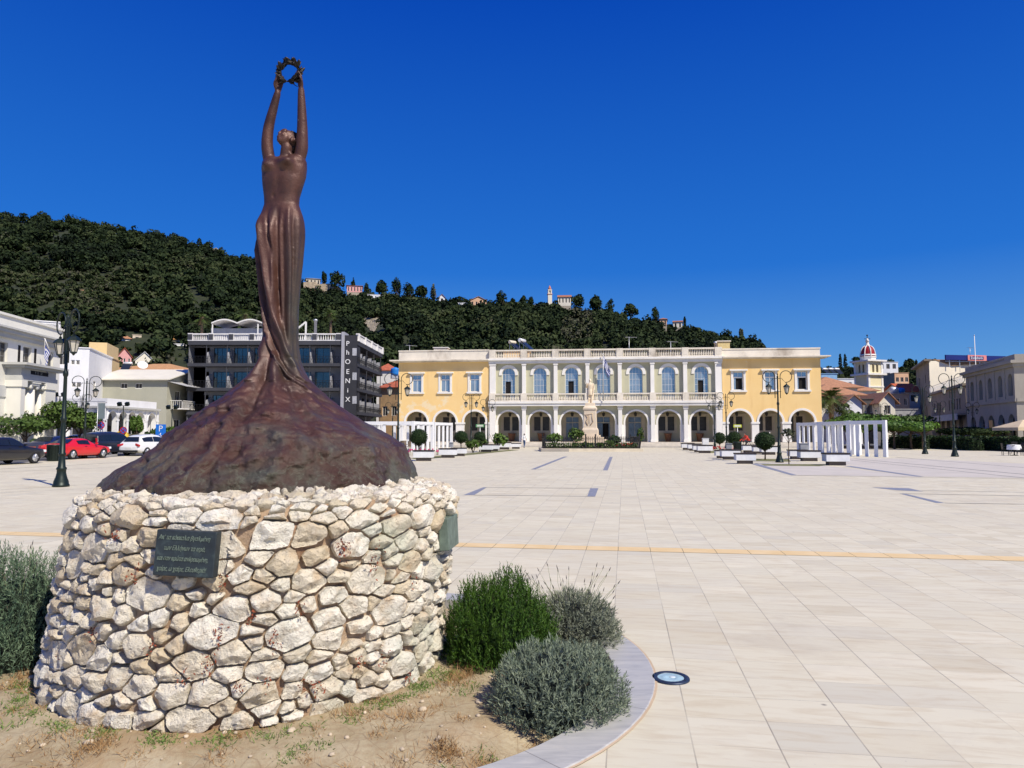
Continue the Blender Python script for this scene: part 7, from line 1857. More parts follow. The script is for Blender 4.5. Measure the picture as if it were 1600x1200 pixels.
# ---------------------------------------------------------------- street lamps
IRON = M('lamp_iron', (.012, .022, .018), .45, .4, var=.3, scale=12, spec=.5)
lg, nt, b = newmat('lantern_glass'); b.inputs['Base Color'].default_value = (.62, .58, .48, 1); b.inputs['Roughness'].default_value = .35; b.inputs['Alpha'].default_value = .82
def make_lamp():
 t = thing('street_lamp', 'x', 'street lamp', (0, 0, 0))
 mb = MB()
 mb.lathe([(.23, 0), (.23, .06), (.21, .08), (.20, .16), (.15, .30), (.125, .42), (.125, .50), (.14, .52), (.14, .56), (.105, .60), (.085, .90), (.085, .94), (.105, .95), (.105, 1.0), (.085, 1.02), (.062, 1.9), (.062, 1.95), (.085, 1.98), (.085, 2.06), (.058, 2.1), (.05, 3.3), (.075, 3.36), (.075, 3.44), (.046, 3.5), (.04, 4.9), (.06, 4.95), (.02, 5.05), (.045, 5.1), (.008, 5.22)], (0, 0, 0), 14)
 mb.build('pole', IRON, t)
 for s in (-1, 1):
  mb = MB(); r = .34; cx = s*(.16+r); cz = 4.98
  pts = [(s*.16, 0, 3.72), (s*.16, 0, cz)]+[(cx-s*r*math.cos(a), 0, cz+r*math.sin(a)) for a in np.linspace(.15, PI*1.55, 22)]
  mb.tube(pts, .022, 7)
  e = pts[-1]; mb.tube([e, (e[0]+s*.06, 0, e[2]-.02), (cx+s*.10, 0, cz-r*.98), (cx+s*.16, 0, 4.55)][0:1]+[(cx-s*.05, 0, cz-r), (cx-s*.22, 0, cz-r*.45), (cx-s*.26, 0, cz-r*.25)], .016, 6)
  mb.build('scroll_arm', IRON, t)
  lx = cx+s*.02; zt = 4.58
  mb = MB(); mb.tube([(lx, 0, cz-r+.02), (lx, 0, zt)], .014, 6)
  mb.lathe([(.02, zt), (.05, zt-.03), (.03, zt-.05), (.12, zt-.10), (.20, zt-.19), (.205, zt-.22), (.16, zt-.22)], (lx, 0, 0), 6, 0, False)
  for k in range(6):
   a = k*PI/3; mb.bar((lx+.165*math.cos(a), .165*math.sin(a), zt-.21), (lx+.085*math.cos(a), .085*math.sin(a), zt-.56), .016)
  mb.lathe([(.09, zt-.55), (.095, zt-.58), (.05, zt-.61), (.015, zt-.66)], (lx, 0, 0), 6, 0, False); lan = mb.build('lantern', IRON, t)
  mb = MB(); mb.lathe([(.155, zt-.215), (.08, zt-.555)], (lx, 0, 0), 6, 0, False, True); mb.build('glass', lg, lan)
 mb = MB()
 for z in (4.86, 4.1): mb.bar((-.2, 0, z), (.2, 0, z), .03)
 mb.build('cross_bar', IRON, t)
 return t
LAMPS = [(95, 760.5, 1.02, 38, 'tall green-black twin lantern street lamp nearest the camera, at far left'),
  (131, 716, 1.0, 20, 'twin lantern street lamp standing in front of the red parked car'),
  (125, 704, .98, 10, 'distant twin lantern street lamp behind the lamp at the red car, against the white arcade'),
  (621.5, 722, .94, 4, 'twin lantern street lamp rising behind the right slope of the bronze mound'),
  (613, 701, .9, 8, 'far small twin lantern lamp seen left of the museum under the blue tank'),
  (736, 699.2, 1.13, 0, 'twin lantern street lamp before the third yellow arch, left wing of the museum'),
  (762, 698.2, 1.04, 6, 'twin lantern street lamp where the museum\'s left yellow wing meets the sage middle'),
  (802, 696.6, .98, 3, 'twin lantern street lamp before the first sage arch of the museum'),
  (1218, 722.6, .96, 0, 'twin lantern street lamp standing before the museum\'s right yellow wing, by the big ball tree'),
  (1135.5, 700.8, 1.10, 0, 'twin lantern street lamp behind the black litter bin'),
  (1117, 702, .98, 6, 'twin lantern street lamp behind the small ball tree, right of the white bin'),
  (1089, 697.5, .98, 4, 'twin lantern street lamp before the last sage arch on the museum\'s right'),
  (1445.5, 709.5, 1.0, 0, 'twin lantern street lamp in sun, left of the pair at the shaded right side'),
  (1492, 713.5, 1.08, 0, 'twin lantern street lamp in sun, right of the pair at the shaded right side'),
  (1470, 700, .95, 5, 'far twin lantern lamp between the pair, against the old stone building'),
  (1522, 699, .95, 0, 'far twin lantern lamp before the first arches of the pale grey building'),
  (1378, 700.5, .9, 0, 'twin lantern street lamp behind the right white pergola, among the clipped trees')]
proto = None
for px, py, sc, rz, lb in LAMPS:
 p = G(px, py)
 if proto is None:
  proto = make_lamp(); o = proto; o.location = p; o.rotation_euler = (0, 0, R(-rz)); o.scale = (sc, sc, sc); o['label'] = lb; o['group'] = 'twin lantern street lamps'
 else: o = dup(proto, p, R(rz), sc, lb, 'twin lantern street lamps')
# ---------------------------------------------------------------- box planters that double as seats
PLW = M('planter_white', (.70, .71, .72), .75, var=.08, scale=3, stain=(.45, .43, .40), stamt=.4, bmp=.15)
SLAT = M('dark_seat_wood', (.030, .022, .020), .6, var=.4, scale=12)
PBASE = M('planter_base', (.12, .10, .09), .85)
def make_planter():
 t = thing('planter_seat', 'x', 'planter', (0, 0, 0))
 mb = MB(); w, d = .72, .42
 mb.box(-w, w, -d, -d+.07, .22, .62); mb.box(-w, w, d-.07, d, .22, .62); mb.box(-w, -w+.07, -d+.07, d-.07, .22, .62); mb.box(w-.07, w, -d+.07, d-.07, .22, .62); mb.box(-w+.07, w-.07, -d+.07, d-.07, .22, .55); mb.build('box', PLW, t, .015)
 mb = MB(); mb.box(-w+.2, w-.2, -d+.12, d-.12, 0, .22); mb.build('base', PBASE, t)
 mb = MB()
 for i in range(5): y = -d-.03+(2*d+.06)*i/5; mb.box(-w-.04, w+.04, y+.01, y+(2*d+.06)/5-.01, .62, .70)
 mb.box(-w+.1, w-.1, -d+.1, d-.1, .60, .635); mb.build('seat_slats', SLAT, t); return t
PL = [(1164, 724.5, 8, .86, 'white box planter seat nearest the camera in the row before the right yellow arches'), (1141, 718, 8, .95, 'white planter seat with a metal box on it, before the right yellow arches'), (1129, 716, 8, .8, 'small white planter seat tucked left of the one with the metal box'),
 (1101, 708, 8, 1.0, 'white planter seat beside the tall white bin'), (1093, 706.5, 8, .95, 'white planter seat left of the one beside the tall white bin'), (1085, 704.3, 8, 1.0, 'white planter seat in front of the lamp before the last sage arch'), (1074.5, 703, 8, 1.0, 'leftmost white planter seat of the right-hand row'),
 (1171, 707.5, 8, 1.0, 'white planter seat directly in front of the cyclist in red'), (1187, 709, 8, .9, 'white planter seat left of its neighbour, behind the big ball tree trunk'), (1201, 710.5, 8, 1.0, 'white planter seat right of its neighbour, behind the big ball tree trunk'),
 (1246, 717.4, 8, .9, 'white planter seat left of its neighbour, before the white pergola\'s grey fins'), (1264, 720.4, 8, .95, 'white planter seat with a stone block behind, before the white pergola\'s grey fins'), (1306, 727, 8, .95, 'white planter seat standing alone in front of the right pergola\'s corner'),
 (662, 720.2, 2, .95, 'white planter seat under the ball tree nearest the bronze mound'), (700, 715.3, 2, .95, 'white planter seat beside its twin, right of the left pergola'), (717, 712.6, 2, .9, 'white planter seat under the middle left ball tree'),
 (759.5, 706.3, 2, 1.0, 'white planter seat at the foot of the lamp between the yellow and sage arches'), (771, 704.8, 2, .9, 'smaller white planter seat behind the one at that lamp'), (788, 702.4, 2, 1.1, 'white planter seat with a little pot, before the first sage arch'), (806, 701.3, 2, .9, 'white planter seat closest to the walking pedestrian')]
pp = None
for px, py, rz, sc, lb in PL:
 p = G(px, py)
 if pp is None: pp = make_planter(); pp.location = p; pp.rotation_euler = (0, 0, R(-rz)); pp.scale = (sc*.82, sc, sc*.95); pp['label'] = lb; pp['group'] = 'white planter seats'
 else: dup(pp, p, R(-rz), (sc*.82, sc, sc*.95), lb, 'white planter seats')
GREYB = M('grey_box', (.30, .31, .33), .7)
def block(px, py, w, d, h, z, name, label, cat, mat):
 p = G(px, py); t = thing(name, label, cat, (p.x, p.y, z), R(-8)); mb = MB(); mb.box(-w/2, w/2, -d/2, d/2, 0, h); mb.build('body', mat, t, .02); mb = MB(); mb.box(-w/2-.03, w/2+.03, -d/2-.03, d/2+.03, h, h+.04); mb.build('lid', mat, t); return t
block(1139, 717.6, .34, .3, .32, .70*.9, 'metal_box', 'grey metal box standing on a white planter seat, left of the black bin', 'box', GREYB)
block(1256, 717, .5, .45, .95, 0, 'stone_block', 'grey stone block behind the planter seats by the right pergola', 'block', GREYB)
block(1102.5, 701.5, .62, .5, 1.05, 0, 'white_bin', 'tall white square bin behind the planter seats before the sage arches', 'bin', PLW)
block(705, 714.2, .26, .24, .28, .68, 'metal_box', 'small grey box on a planter seat right of the left pergola', 'box', GREYB)
block(786, 702, .34, .3, .40, .7, 'plant_pot', 'small dark pot standing on the planter seat before the first sage arch', 'pot', M('dark_pot', (.07, .065, .06), .8))
def litter_bin(px, py, h, r, label):
 t = thing('litter_bin', label, 'bin', G(px, py)); mb = MB(); mb.lathe([(r*.85, 0), (r*.9, .05), (r, h*.9), (r*1.08, h*.92), (r*1.08, h), (r*.9, h), (r*.86, h*.5), (.02, h*.45)], (0, 0, 0), 18); mb.build('drum', IRON, t)
 mb = MB()
 for k in range(18): a = 2*PI*k/18; mb.bar((r*.93*math.cos(a), r*.93*math.sin(a), .04), (r*1.03*math.cos(a), r*1.03*math.sin(a), h*.9), .03)
 mb.build('slats', IRON, t)
litter_bin(1152.5, 711, .98, .27, 'black slatted litter bin under the ball tree right of the lamp')
litter_bin(84, 720.5, .95, .36, 'dark round litter bin in front of the red parked car')
# ---------------------------------------------------------------- ball trees, palms, other greenery
TOPI = leafmat('clipped_foliage', (.008, .022, .006), (.030, .060, .014), .6, spec=.2)
def ball_tree(px, py_base, py_c, r_px, label, z_base=0, seed=1):
 p = G(px, py_base); Y = p.y; c = P(px, py_c, Y); r = r_px/F*Y
 t = thing('ball_tree', label, 'ball tree', (p.x, p.y, z_base), 0, 'clipped ball trees')
 rng = np.random.default_rng(seed); n = 2600; d = unit(rng.normal(size=(n, 3)))
 pr = d*(r*rng.uniform(.86, 1.04, n))[:, None]*np.array([1, 1, .92]); nrm = unit(d+rng.normal(size=(n, 3))*.5); u = unit(np.cross(nrm, rng.normal(size=(n, 3)))); v = np.cross(nrm, u); s = r*.055*rng.uniform(.6, 1.3, n)[:, None]
 pr += np.array([0, 0, c.z-z_base]); q = np.stack([pr-u*s-v*s*.6, pr+u*s-v*s*.5, pr+u*s*.7+v*s*.7, pr-u*s*.6+v*s*.6], 1).reshape(-1, 3)
 cr = np_mesh('crown', q, np.arange(len(q)).reshape(-1, 4), TOPI, t, False, rng.random(n))
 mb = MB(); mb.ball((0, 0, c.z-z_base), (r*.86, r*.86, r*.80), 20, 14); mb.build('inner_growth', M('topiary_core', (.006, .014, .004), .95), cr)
 mb = MB(); mb.tube([(0, 0, -.02), (.02, 0, .4), (0, 0, c.z-z_base-r*.6)], [.05, .04, .035], 7)
 for k in range(5): a = k*1.3; mb.tube([(0, 0, c.z-z_base-r*1.1), (math.cos(a)*r*.5, math.sin(a)*r*.5, c.z-z_base-r*.5)], [.025, .01], 5)
 mb.build('trunk', BARK, t)
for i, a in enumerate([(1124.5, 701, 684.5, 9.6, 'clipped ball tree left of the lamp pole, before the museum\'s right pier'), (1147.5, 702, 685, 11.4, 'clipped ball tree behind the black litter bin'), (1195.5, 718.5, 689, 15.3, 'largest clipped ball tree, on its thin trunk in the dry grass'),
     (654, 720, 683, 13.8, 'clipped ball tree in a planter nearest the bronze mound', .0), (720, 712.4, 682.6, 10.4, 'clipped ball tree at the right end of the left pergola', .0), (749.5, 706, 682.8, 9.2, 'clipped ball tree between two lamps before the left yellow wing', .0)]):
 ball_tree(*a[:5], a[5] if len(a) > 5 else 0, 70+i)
def bush(px, py, w, h, name, label, mat, n=500, size=.09, seed=1, cat='bush', group=None, z=0, loc=None):
 p = loc if loc is not None else G(px, py); rng = np.random.default_rng(seed)
 t = thing(name, label, cat, (p.x, p.y, z), 0, group)
 q, tt = crown_np(rng, (0, 0, h*.5), w/2, n, size, h/w, .5); q[:, 2] = np.maximum(q[:, 2], .01)
 np_mesh('foliage', q, np.arange(len(q)).reshape(-1, 4), mat, t, False, np.clip((tt-.5)*1.5+.5, 0, 1))
 mb = MB(); rp = random.Random(seed)
 for i in range(9): a = rp.uniform(0, 6.28); mb.tube([(0, 0, 0), (math.cos(a)*w*.15, math.sin(a)*w*.15, h*.4), (math.cos(a)*w*.35, math.sin(a)*w*.35, h*rp.uniform(.6, .9))], [.03, .02, .008], 5)
 mb.build('stems', BARK, t); return t
LITE = leafmat('bright_foliage', (.025, .06, .010), (.11, .18, .03), .6, spec=.2)
p = G(1233, 725.5); tree('sapling', 'thin staked young tree with a sparse crown, in the dry grass near the right lamp', p, 1.95, .42, GREYL, 150, .07, .6, 1, 5, None, 'sapling', trunk=.025)
bush(777, 704, 2.2, 1.9, 'oleander_bush', 'light green leggy bush with red flowers behind the planters at the sage arches', LITE, 320, .13, 6)
bush(739, 707.5, 1.6, 1.3, 'low_bush', 'low green bush at the foot of the lamp before the third yellow arch', BROAD, 260, .12, 7)
bush(755, 705.5, .9, 1.6, 'flowering_bush', 'thin bush with red flowers beside the left ball trees', BROAD, 160, .10, 8)
def flowers(px, py, label, col, n, seed, w=.9):
 rp = random.Random(seed); t = thing('flowering_plant', label, 'flowers', G(px, py), 0); mb = MB()
 for i in range(n): a = rp.uniform(0, 6.28); r = w*math.sqrt(rp.random()); mb.tube([(r*math.cos(a), r*math.sin(a)*.6, 0), (r*math.cos(a)*1.05, r*math.sin(a)*.6, rp.uniform(.2, .45))], [.012, .008], 4)
 mb.build('stems', M('stalk_green', (.20, .23, .10), .8), t); f = MB()
 for v in list(range(0, len(mb.v), 8)): x, y, z = mb.v[v+4]; f.ball((x, y, z), .06, 6, 4)
 f.build('blossoms', M('blossom_'+label[:4], col, .7), t)
flowers(645, 711.5, 'magenta flowers growing at the edge of the bronze mound', (.55, .02, .16), 24, 3, 1.0); flowers(681, 711, 'pink flowers between the left planter seats', (.6, .08, .2), 16, 4, .8)
flowers(1112, 705, 'bright red flowers at the foot of the lamp before the white bin', (.55, .03, .03), 22, 5, .8); flowers(1143, 708, 'pale pink flowers left of the black litter bin', (.6, .25, .25), 16, 6, .8); flowers(1162, 707, 'red flowers by the planter seat of the cyclist', (.55, .03, .03), 16, 7, .8)
def palm(loc, h, r, label, seed, nf=34, trunk=.16, dead=0):
 rp = random.Random(seed); t = thing('palm_tree', label, 'palm', loc, 0, 'palm trees')
 mb = MB(); mb.lathe([(trunk*1.4, -.3), (trunk, .3)]+[(trunk*(.9 if k % 2 else 1.12), .3+(h-.5)*k/16) for k in range(1, 17)]+[(trunk*1.7, h-.1), (trunk*.6, h+.25)], (0, 0, 0), 10); mb.build('trunk', M('palm_bark', (.16, .11, .07), .95, var=.3, scale=9), t)
 V, Fq, T_ = [], [], []
 for i in range(nf):
  a = rp.uniform(0, 6.28); el = rp.uniform(-.55, 1.25); L_ = r*rp.uniform(.75, 1.05); d = Vector((math.cos(a)*math.cos(el), math.sin(a)*math.cos(el), math.sin(el)))
  pts_ = [Vector((0, 0, h))+d*L_*s+Vector((0, 0, -L_*.42*s*s)) for s in np.linspace(0, 1, 8)]
  side = Vector((-math.sin(a), math.cos(a), 0)); fan = True
  for k in range(2, 8):
   c = pts_[k]; tg = (pts_[k]-pts_[k-1]).normalized()
   for s_ in (-1, 1):
    for m_ in (0, .5):
     b0 = c-tg*L_/7*m_; l = r*.34*(1.1-abs(k/7-.55)); tip = b0+side*s_*l*.8+tg*l*.65+Vector((0, 0, -l*.28)); w = tg*r*.022
     n0 = len(V); V += [b0-w, b0+w, tip+w*.2, tip-w*.2]; Fq.append((n0, n0+1, n0+2, n0+3)); T_.append(rp.random() if el > -.2 else 0)
 np_mesh('crown', V, Fq, leafmat('palm_frond', (.045, .07, .02), (.13, .19, .04), .6, spec=.25), t, False, T_)
 mb = MB()
 for i in range(26): a = rp.uniform(0, 6.28); mb.bar((math.cos(a)*trunk, math.sin(a)*trunk, h), (math.cos(a)*trunk*2.6, math.sin(a)*trunk*2.6, h-r*rp.uniform(.3, .75)), .05, .02)
 mb.build('dead_fronds', M('dead_frond', (.22, .15, .08), .95), t)
pq_ = XY(1299, 92, 640); palm(pq_, P(1299, 622, 92).z, 2.6, 'big palm tree directly right of the museum\'s yellow end', 3, 54, .3)
pq_ = XY(1322, 95, 640); bush(0, 0, 4.2, 5.4, 'palm_thicket', 'dark arching greenery leaning right of the big palm', leafmat('palm_frond', (0, 0, 0), (0, 0, 0)), 420, .28, 12, 'greenery', loc=pq_)
for px, py, lb, sd_ in ((316, 497, 'palm on the dark hotel\'s roof terrace, the leftmost', 5), (384, 491, 'palm on the dark hotel\'s roof terrace, just left of the statue', 6), (517, 491, 'palm with a dead brown frond behind the hotel, right of the statue', 7)):
 Yp = 104 if px < 500 else 118; q = P(px, py, Yp); zb = ztop-.2 if px < 500 else 0
 palm((q.x, q.y, zb), q.z-zb, 1.65, lb, sd_, 34, .2)
FIC = leafmat('ficus_foliage', (.02, .055, .008), (.10, .19, .022), .55, spec=.25)
for i, (px, pyb, pyt, rad, lb, mat) in enumerate([(1335, 699, 648, 4.2, 'bushy bright tree behind the right pergola, nearest the palm', FIC), (1358, 698.5, 643, 4.6, 'taller bushy tree behind the middle of the right pergola', FIC), (1380, 698, 650, 3.8, 'bushy tree at the right post of the pergola', FIC), (1405, 697, 645, 4.0, 'dark rounded tree above the clipped light green row', BROAD),
            (1398, 702, 658, 3.0, 'clipped flat-topped tree with bright top, left end of the light green row', FIC), (1424, 702, 657, 3.2, 'clipped flat-topped tree with bright top, in the middle of the light green row', FIC), (1443, 702.5, 660, 2.4, 'clipped flat-topped tree behind the left lamp of the sunlit pair', FIC),
            (1506, 700.5, 667, 2.3, 'dark umbrella-shaped tree left of its twin, before the pale grey arches', BROAD), (1531, 701.5, 668, 2.4, 'dark umbrella-shaped tree right of its twin, before the pale grey arches', BROAD)]):
 p = G(px, pyb); h = P(px, pyt, p.y).z
 tree('street_tree', lb, p, h, rad, PINE if i > 6 else mat, 2200, .14, .42 if i < 4 else .55, .7, 120+i, 'trees along the right side of the square', trunk=.10)  # the two umbrella trees get darker pine leaves to stand in for shade
for i, (px, pyb, pyt, rad, lb) in enumerate([(15, 709, 642, 2.6, 'leafy orange tree before the columned building, at the left edge'), (40, 709.5, 644, 2.4, 'leafy orange tree before the columned building, right of its twin'), (97, 707.5, 628, 2.0, 'bushy green tree right of the columned building, behind the nearest lamp'), (124, 707, 634, 1.9, 'bushy green tree hiding the left arch of the white arcade'),
           (212.5, 704, 650, .65, 'slim leafy young tree before the white arcade'), (268, 705, 667, 2.0, 'low bright green bushy tree by the blue parking sign')]):
 p = G(px, pyb); tree('street_tree', lb, p, P(px, pyt, p.y).z, rad, LITE if i in (4, 5) else BROAD, 1700, .115, .34, .8, 140+i, 'trees by the parking street', trunk=.09)
bush(57, 712, 1.4, 1.6, 'low_bush', 'small yellow-green bush at the foot of the columned building', LITE, 200, .1, 15)
bush(68, 712, 4.5, .55, 'low_hedge', 'low dark hedge along the street before the columned building', BROAD, 420, .1, 16, 'hedge')
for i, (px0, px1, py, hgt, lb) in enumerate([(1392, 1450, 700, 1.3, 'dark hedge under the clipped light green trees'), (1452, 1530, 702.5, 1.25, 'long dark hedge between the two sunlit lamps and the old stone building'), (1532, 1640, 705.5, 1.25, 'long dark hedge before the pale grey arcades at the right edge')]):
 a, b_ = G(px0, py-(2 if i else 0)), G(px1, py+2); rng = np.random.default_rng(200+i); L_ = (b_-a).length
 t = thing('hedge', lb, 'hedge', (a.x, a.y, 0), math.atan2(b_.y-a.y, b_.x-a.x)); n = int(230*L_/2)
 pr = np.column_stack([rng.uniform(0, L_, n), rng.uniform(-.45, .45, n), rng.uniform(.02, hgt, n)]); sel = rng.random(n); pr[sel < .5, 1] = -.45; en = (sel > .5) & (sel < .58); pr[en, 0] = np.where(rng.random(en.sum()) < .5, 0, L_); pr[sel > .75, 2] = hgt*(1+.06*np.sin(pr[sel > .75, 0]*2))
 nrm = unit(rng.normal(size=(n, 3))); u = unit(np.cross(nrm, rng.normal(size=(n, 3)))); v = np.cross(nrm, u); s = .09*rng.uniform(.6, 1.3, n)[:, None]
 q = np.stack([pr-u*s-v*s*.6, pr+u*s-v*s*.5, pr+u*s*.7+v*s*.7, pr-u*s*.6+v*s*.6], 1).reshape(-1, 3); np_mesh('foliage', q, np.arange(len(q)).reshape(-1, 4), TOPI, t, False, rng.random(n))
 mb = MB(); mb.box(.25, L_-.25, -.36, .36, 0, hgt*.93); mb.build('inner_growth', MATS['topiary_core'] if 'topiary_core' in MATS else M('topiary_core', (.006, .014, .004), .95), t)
# ---------------------------------------------------------------- white pergolas
PGW = M('pergola_white', (.80, .81, .82), .55, var=.04, scale=2, stain=(.6, .6, .6), stamt=.25)
def pergola(name, label, o, u, v, lu, lv, h, fins_u, fins_v, posts_far=True):
 """posts at the four corners, beams all round, upright fins hung between the posts on two sides"""
 t = thing(name, label, 'pergola', o, 0, 'white pergola frames'); u = Vector(u).normalized(); v = Vector(v).normalized()
 A = Vector((0, 0, 0)); B = u*lu; C = u*lu+v*lv; D = v*lv; rz = Matrix.Rotation(math.atan2(u.y, u.x), 3, 'Z'); s = .23
 for c in (A, B, C, D): mb = MB(); mb.cbox(c+Vector((0, 0, h/2)), (s, s, h), rz); mb.build('post', PGW, t)
 for a, b in ((A, B), (B, C), (C, D), (D, A)):
  d = (b-a).normalized(); q = Matrix.Rotation(math.atan2(d.y, d.x), 3, 'Z'); mb = MB(); mb.cbox((a+b)/2+Vector((0, 0, h-.14)), ((b-a).length-s-.004, s-.02, .24), q); mb.build('beam', PGW, t)
 for (a, b, n, wd) in ((A, B, fins_u, .23), (A, D, fins_v, .46)):
  d = (b-a).normalized()
  for k in range(n):
   c = a+(b-a)*(k+1)/(n+1); q = Matrix.Rotation(math.atan2(d.y, d.x), 3, 'Z'); mb = MB(); mb.cbox(c+Vector((0, 0, (h-.26)/2)), (wd, .09, h-.26), q); mb.build('fin', PGW, t)
 return t
pc = G(1327, 712.6); e2 = G(1247, 705.8); ud = (e2-pc).normalized(); L2 = (e2-pc).length; vd = Vector((ud.y, -ud.x, 0)); wv = 2.45
vd2 = (G(1384, 714.2)-pc).normalized(); wv2 = (G(1384, 714.2)-pc).length
pergola('white_pergola', 'near white pergola bay with flat fins, right of the museum, its corner toward the camera', pc, vd2, ud, wv2, L2*.48, 2.50, 3, 3)
pergola('white_pergola', 'far white pergola bay with flat fins, behind the near one on the right', pc+ud*(L2*.52), vd2, ud, wv2*1.25, L2*.46, 2.50, 3, 3)
pl_ = G(645.3, 706.7); e3 = G(705, 702.2); ul = (e3-pl_).normalized(); L3 = (e3-pl_).length; vl = Vector((-ul.y, ul.x, 0))
pergola('white_pergola', 'left white pergola bay nearest the bronze mound, café chairs beneath it', pl_, vl, ul, 5.2, L3*.46, 2.62, 3, 3)
pergola('white_pergola', 'left white pergola bay further back, reaching toward the museum\'s yellow arches', pl_+ul*(L3*.52), vl, ul, 5.2, L3*.48, 2.62, 3, 3)
pergola('white_pergola', 'white pergola bay half hidden behind the bronze mound', pl_+vl*5.6, vl, ul, 5.2, L3*.46, 2.62, 2, 3)
CANE = M('cane_brown', (.20, .15, .11), .8, var=.3, scale=20); BLK = M('black_metal', (.02, .02, .022), .5, .3)
def make_chair(mat, nm='cafe_chair'):
 t = thing(nm, 'x', 'chair', (0, 0, 0)); mb = MB(); mb.box(-.22, .22, -.22, .22, .43, .47); mb.build('seat', mat, t)
 mb = MB(); mb.cbox((0, .23, .68), (.42, .03, .42), Matrix.Rotation(-.12, 3, 'X')); mb.build('backrest', mat, t)
 for x in (-.2, .2):
  mb = MB(); mb.bar((x, -.2, 0), (x, -.2, .43), .03); mb.build('leg', mat, t); mb = MB(); mb.bar((x, .2, 0), (x, .22, .86), .03); mb.build('leg', mat, t)
  mb = MB(); mb.bar((x, -.2, .64), (x, .22, .64), .03); mb.bar((x, -.2, .43), (x, -.2, .64), .028); mb.build('armrest', mat, t)
 return t
def make_table(mat, topmat):
 t = thing('cafe_table', 'x', 'table', (0, 0, 0)); mb = MB(); mb.box(-.38, .38, -.38, .38, .72, .75); mb.build('tabletop', topmat, t); mb = MB(); mb.lathe([(.24, 0), (.24, .03), (.04, .06), (.035, .72)], (0, 0, 0), 12); mb.build('pedestal', mat, t); return t
ch0 = make_chair(CANE); tb0 = make_table(BLK, M('table_grey', (.35, .33, .31), .6)); rp = random.Random(8); first = True
CH = []
for i in range(6):
 tp = pl_+ul*(1.0+i*1.95)+vl*(1.6+(i % 2)*1.5)
 CH.append((tp, i))
for tp, i in CH:
 if i == 0: tb0.location = tp; tb0['label'] = 'café table under the left pergola, one of a row with brown chairs'; tb0['group'] = 'café tables under the left pergola'
 else: dup(tb0, tp, .1, 1, None, 'café tables under the left pergola')
 for k in range(3):
  a = rp.uniform(-.3, .3)+k*2.1; q = tp+Vector((math.cos(a), math.sin(a), 0))*.72; rz = a-PI/2
  if i == 0 and k == 0: ch0.location = q; ch0.rotation_euler = (0, 0, rz); ch0['label'] = 'brown café chair drawn up to a table under the left pergola'; ch0['group'] = 'café chairs under the left pergola'
  else: dup(ch0, q, rz, 1, None, 'café chairs under the left pergola')
ch1 = make_chair(BLK, 'terrace_chair'); ch1.location = G(1572, 711.5); ch1.rotation_euler = (0, 0, 1.2); ch1['label'] = 'black terrace chair left of the table with a white cloth'; ch1['group'] = 'black terrace chairs on the right'
for px, py, rz, lb in ((1597, 712, -1.2, 'black terrace chair right of the table with a white cloth'), (1583, 708.5, 3.0, 'black terrace chair behind the table with a white cloth'), (1549, 703.5, .4, 'black terrace chair by the shaded hedge, left end'), (1560, 704, 2.6, 'black terrace chair by the shaded hedge, facing its neighbour'), (1590, 703, .2, 'black terrace chair under the beige parasol')): dup(ch1, G(px, py), rz, 1.05, lb, 'black terrace chairs on the right')
tb1 = make_table(BLK, BLK); tb1.location = G(1585, 711.8); tb1['label'] = 'terrace table with a white cloth, at the right edge of the square'; q = G(1585, 711.8)
mb = MB(); mb.rings([[(.42*math.cos(a)*k, .42*math.sin(a)*k, z+.03*math.sin(5*a)*(k-1)) for a in np.linspace(0, 2*PI, 25)[:-1]] for k, z in ((.02, .765), (1.0, .765), (1.04, .70), (1.1, .42))], 0, True, False)
o = mb.build('tablecloth', WHITEW); o.location = q; tag(o, 'white cloth hanging over a terrace table at the right edge', 'tablecloth')
tb2 = dup(tb1, G(1554.5, 703.8), 0, 1.05, 'bare black terrace table by the shaded hedge')
t = thing('parasol', 'beige square café parasol at the right edge', 'parasol', G(1601, 704)); Yq = G(1601, 704).y; zt_p, ze_p = P(1601, 656, Yq).z, P(1601, 668, Yq).z
mb = MB(); w = 1.75; mb.rings([[(-w, -w, ze_p-.28), (w, -w, ze_p-.28), (w, w, ze_p-.28), (-w, w, ze_p-.28)], [(-w, -w, ze_p), (w, -w, ze_p), (w, w, ze_p), (-w, w, ze_p)], [(-.05, -.05, zt_p), (.05, -.05, zt_p), (.05, .05, zt_p), (-.05, .05, zt_p)]], 0, False, False); mb.build('canopy', M('parasol_beige', (.62, .50, .33), .85), t); mb = MB(); mb.tube([(0, 0, 0), (0, 0, zt_p)], .03, 8); mb.build('pole', BLK, t); mb = MB(); mb.box(-.35, .35, -.35, .35, 0, .1); mb.build('base', BLK, t)
# ---------------------------------------------------------------- monument before the museum
MC = G(926, 703.2); MY = MC.y; MRZ = MUS.rz
mon = thing('monument_pedestal', 'tall cream stone monument pedestal with stepped base, before the middle of the museum', 'pedestal', (MC.x, MC.y+1.8, 0), MRZ-.10)
Ym = MC.y+1.8
def zm(py): return P(926, py, Ym).z
k_ = Ym/F
MST = M('cream_monument_stone', (.74, .62, .46), .75, var=.1, scale=1.2, stain=(.55, .42, .28), stamt=.4, bmp=.2, bscale=12)
mb = MB(); zz = [0, zm(691), zm(686.5), zm(683), zm(679.8)]
for i in range(4): w = (57-i*9.3)*k_/2; mb.box(-w, w, -w, w, zz[i]-(.0 if i else .0), zz[i+1])
mb.build('steps', MST, mon)
mb = MB(); w = 24*k_/2; mb.rings([[(-w*s, -w*s, z), (w*s, -w*s, z), (w*s, w*s, z), (-w*s, w*s, z)] for s, z in ((1.0, zm(679.8)), (.98, zm(672)), (.90, zm(669.6)), (.86, zm(668.6)))], 0, False); mb.build('plinth', MST, mon)
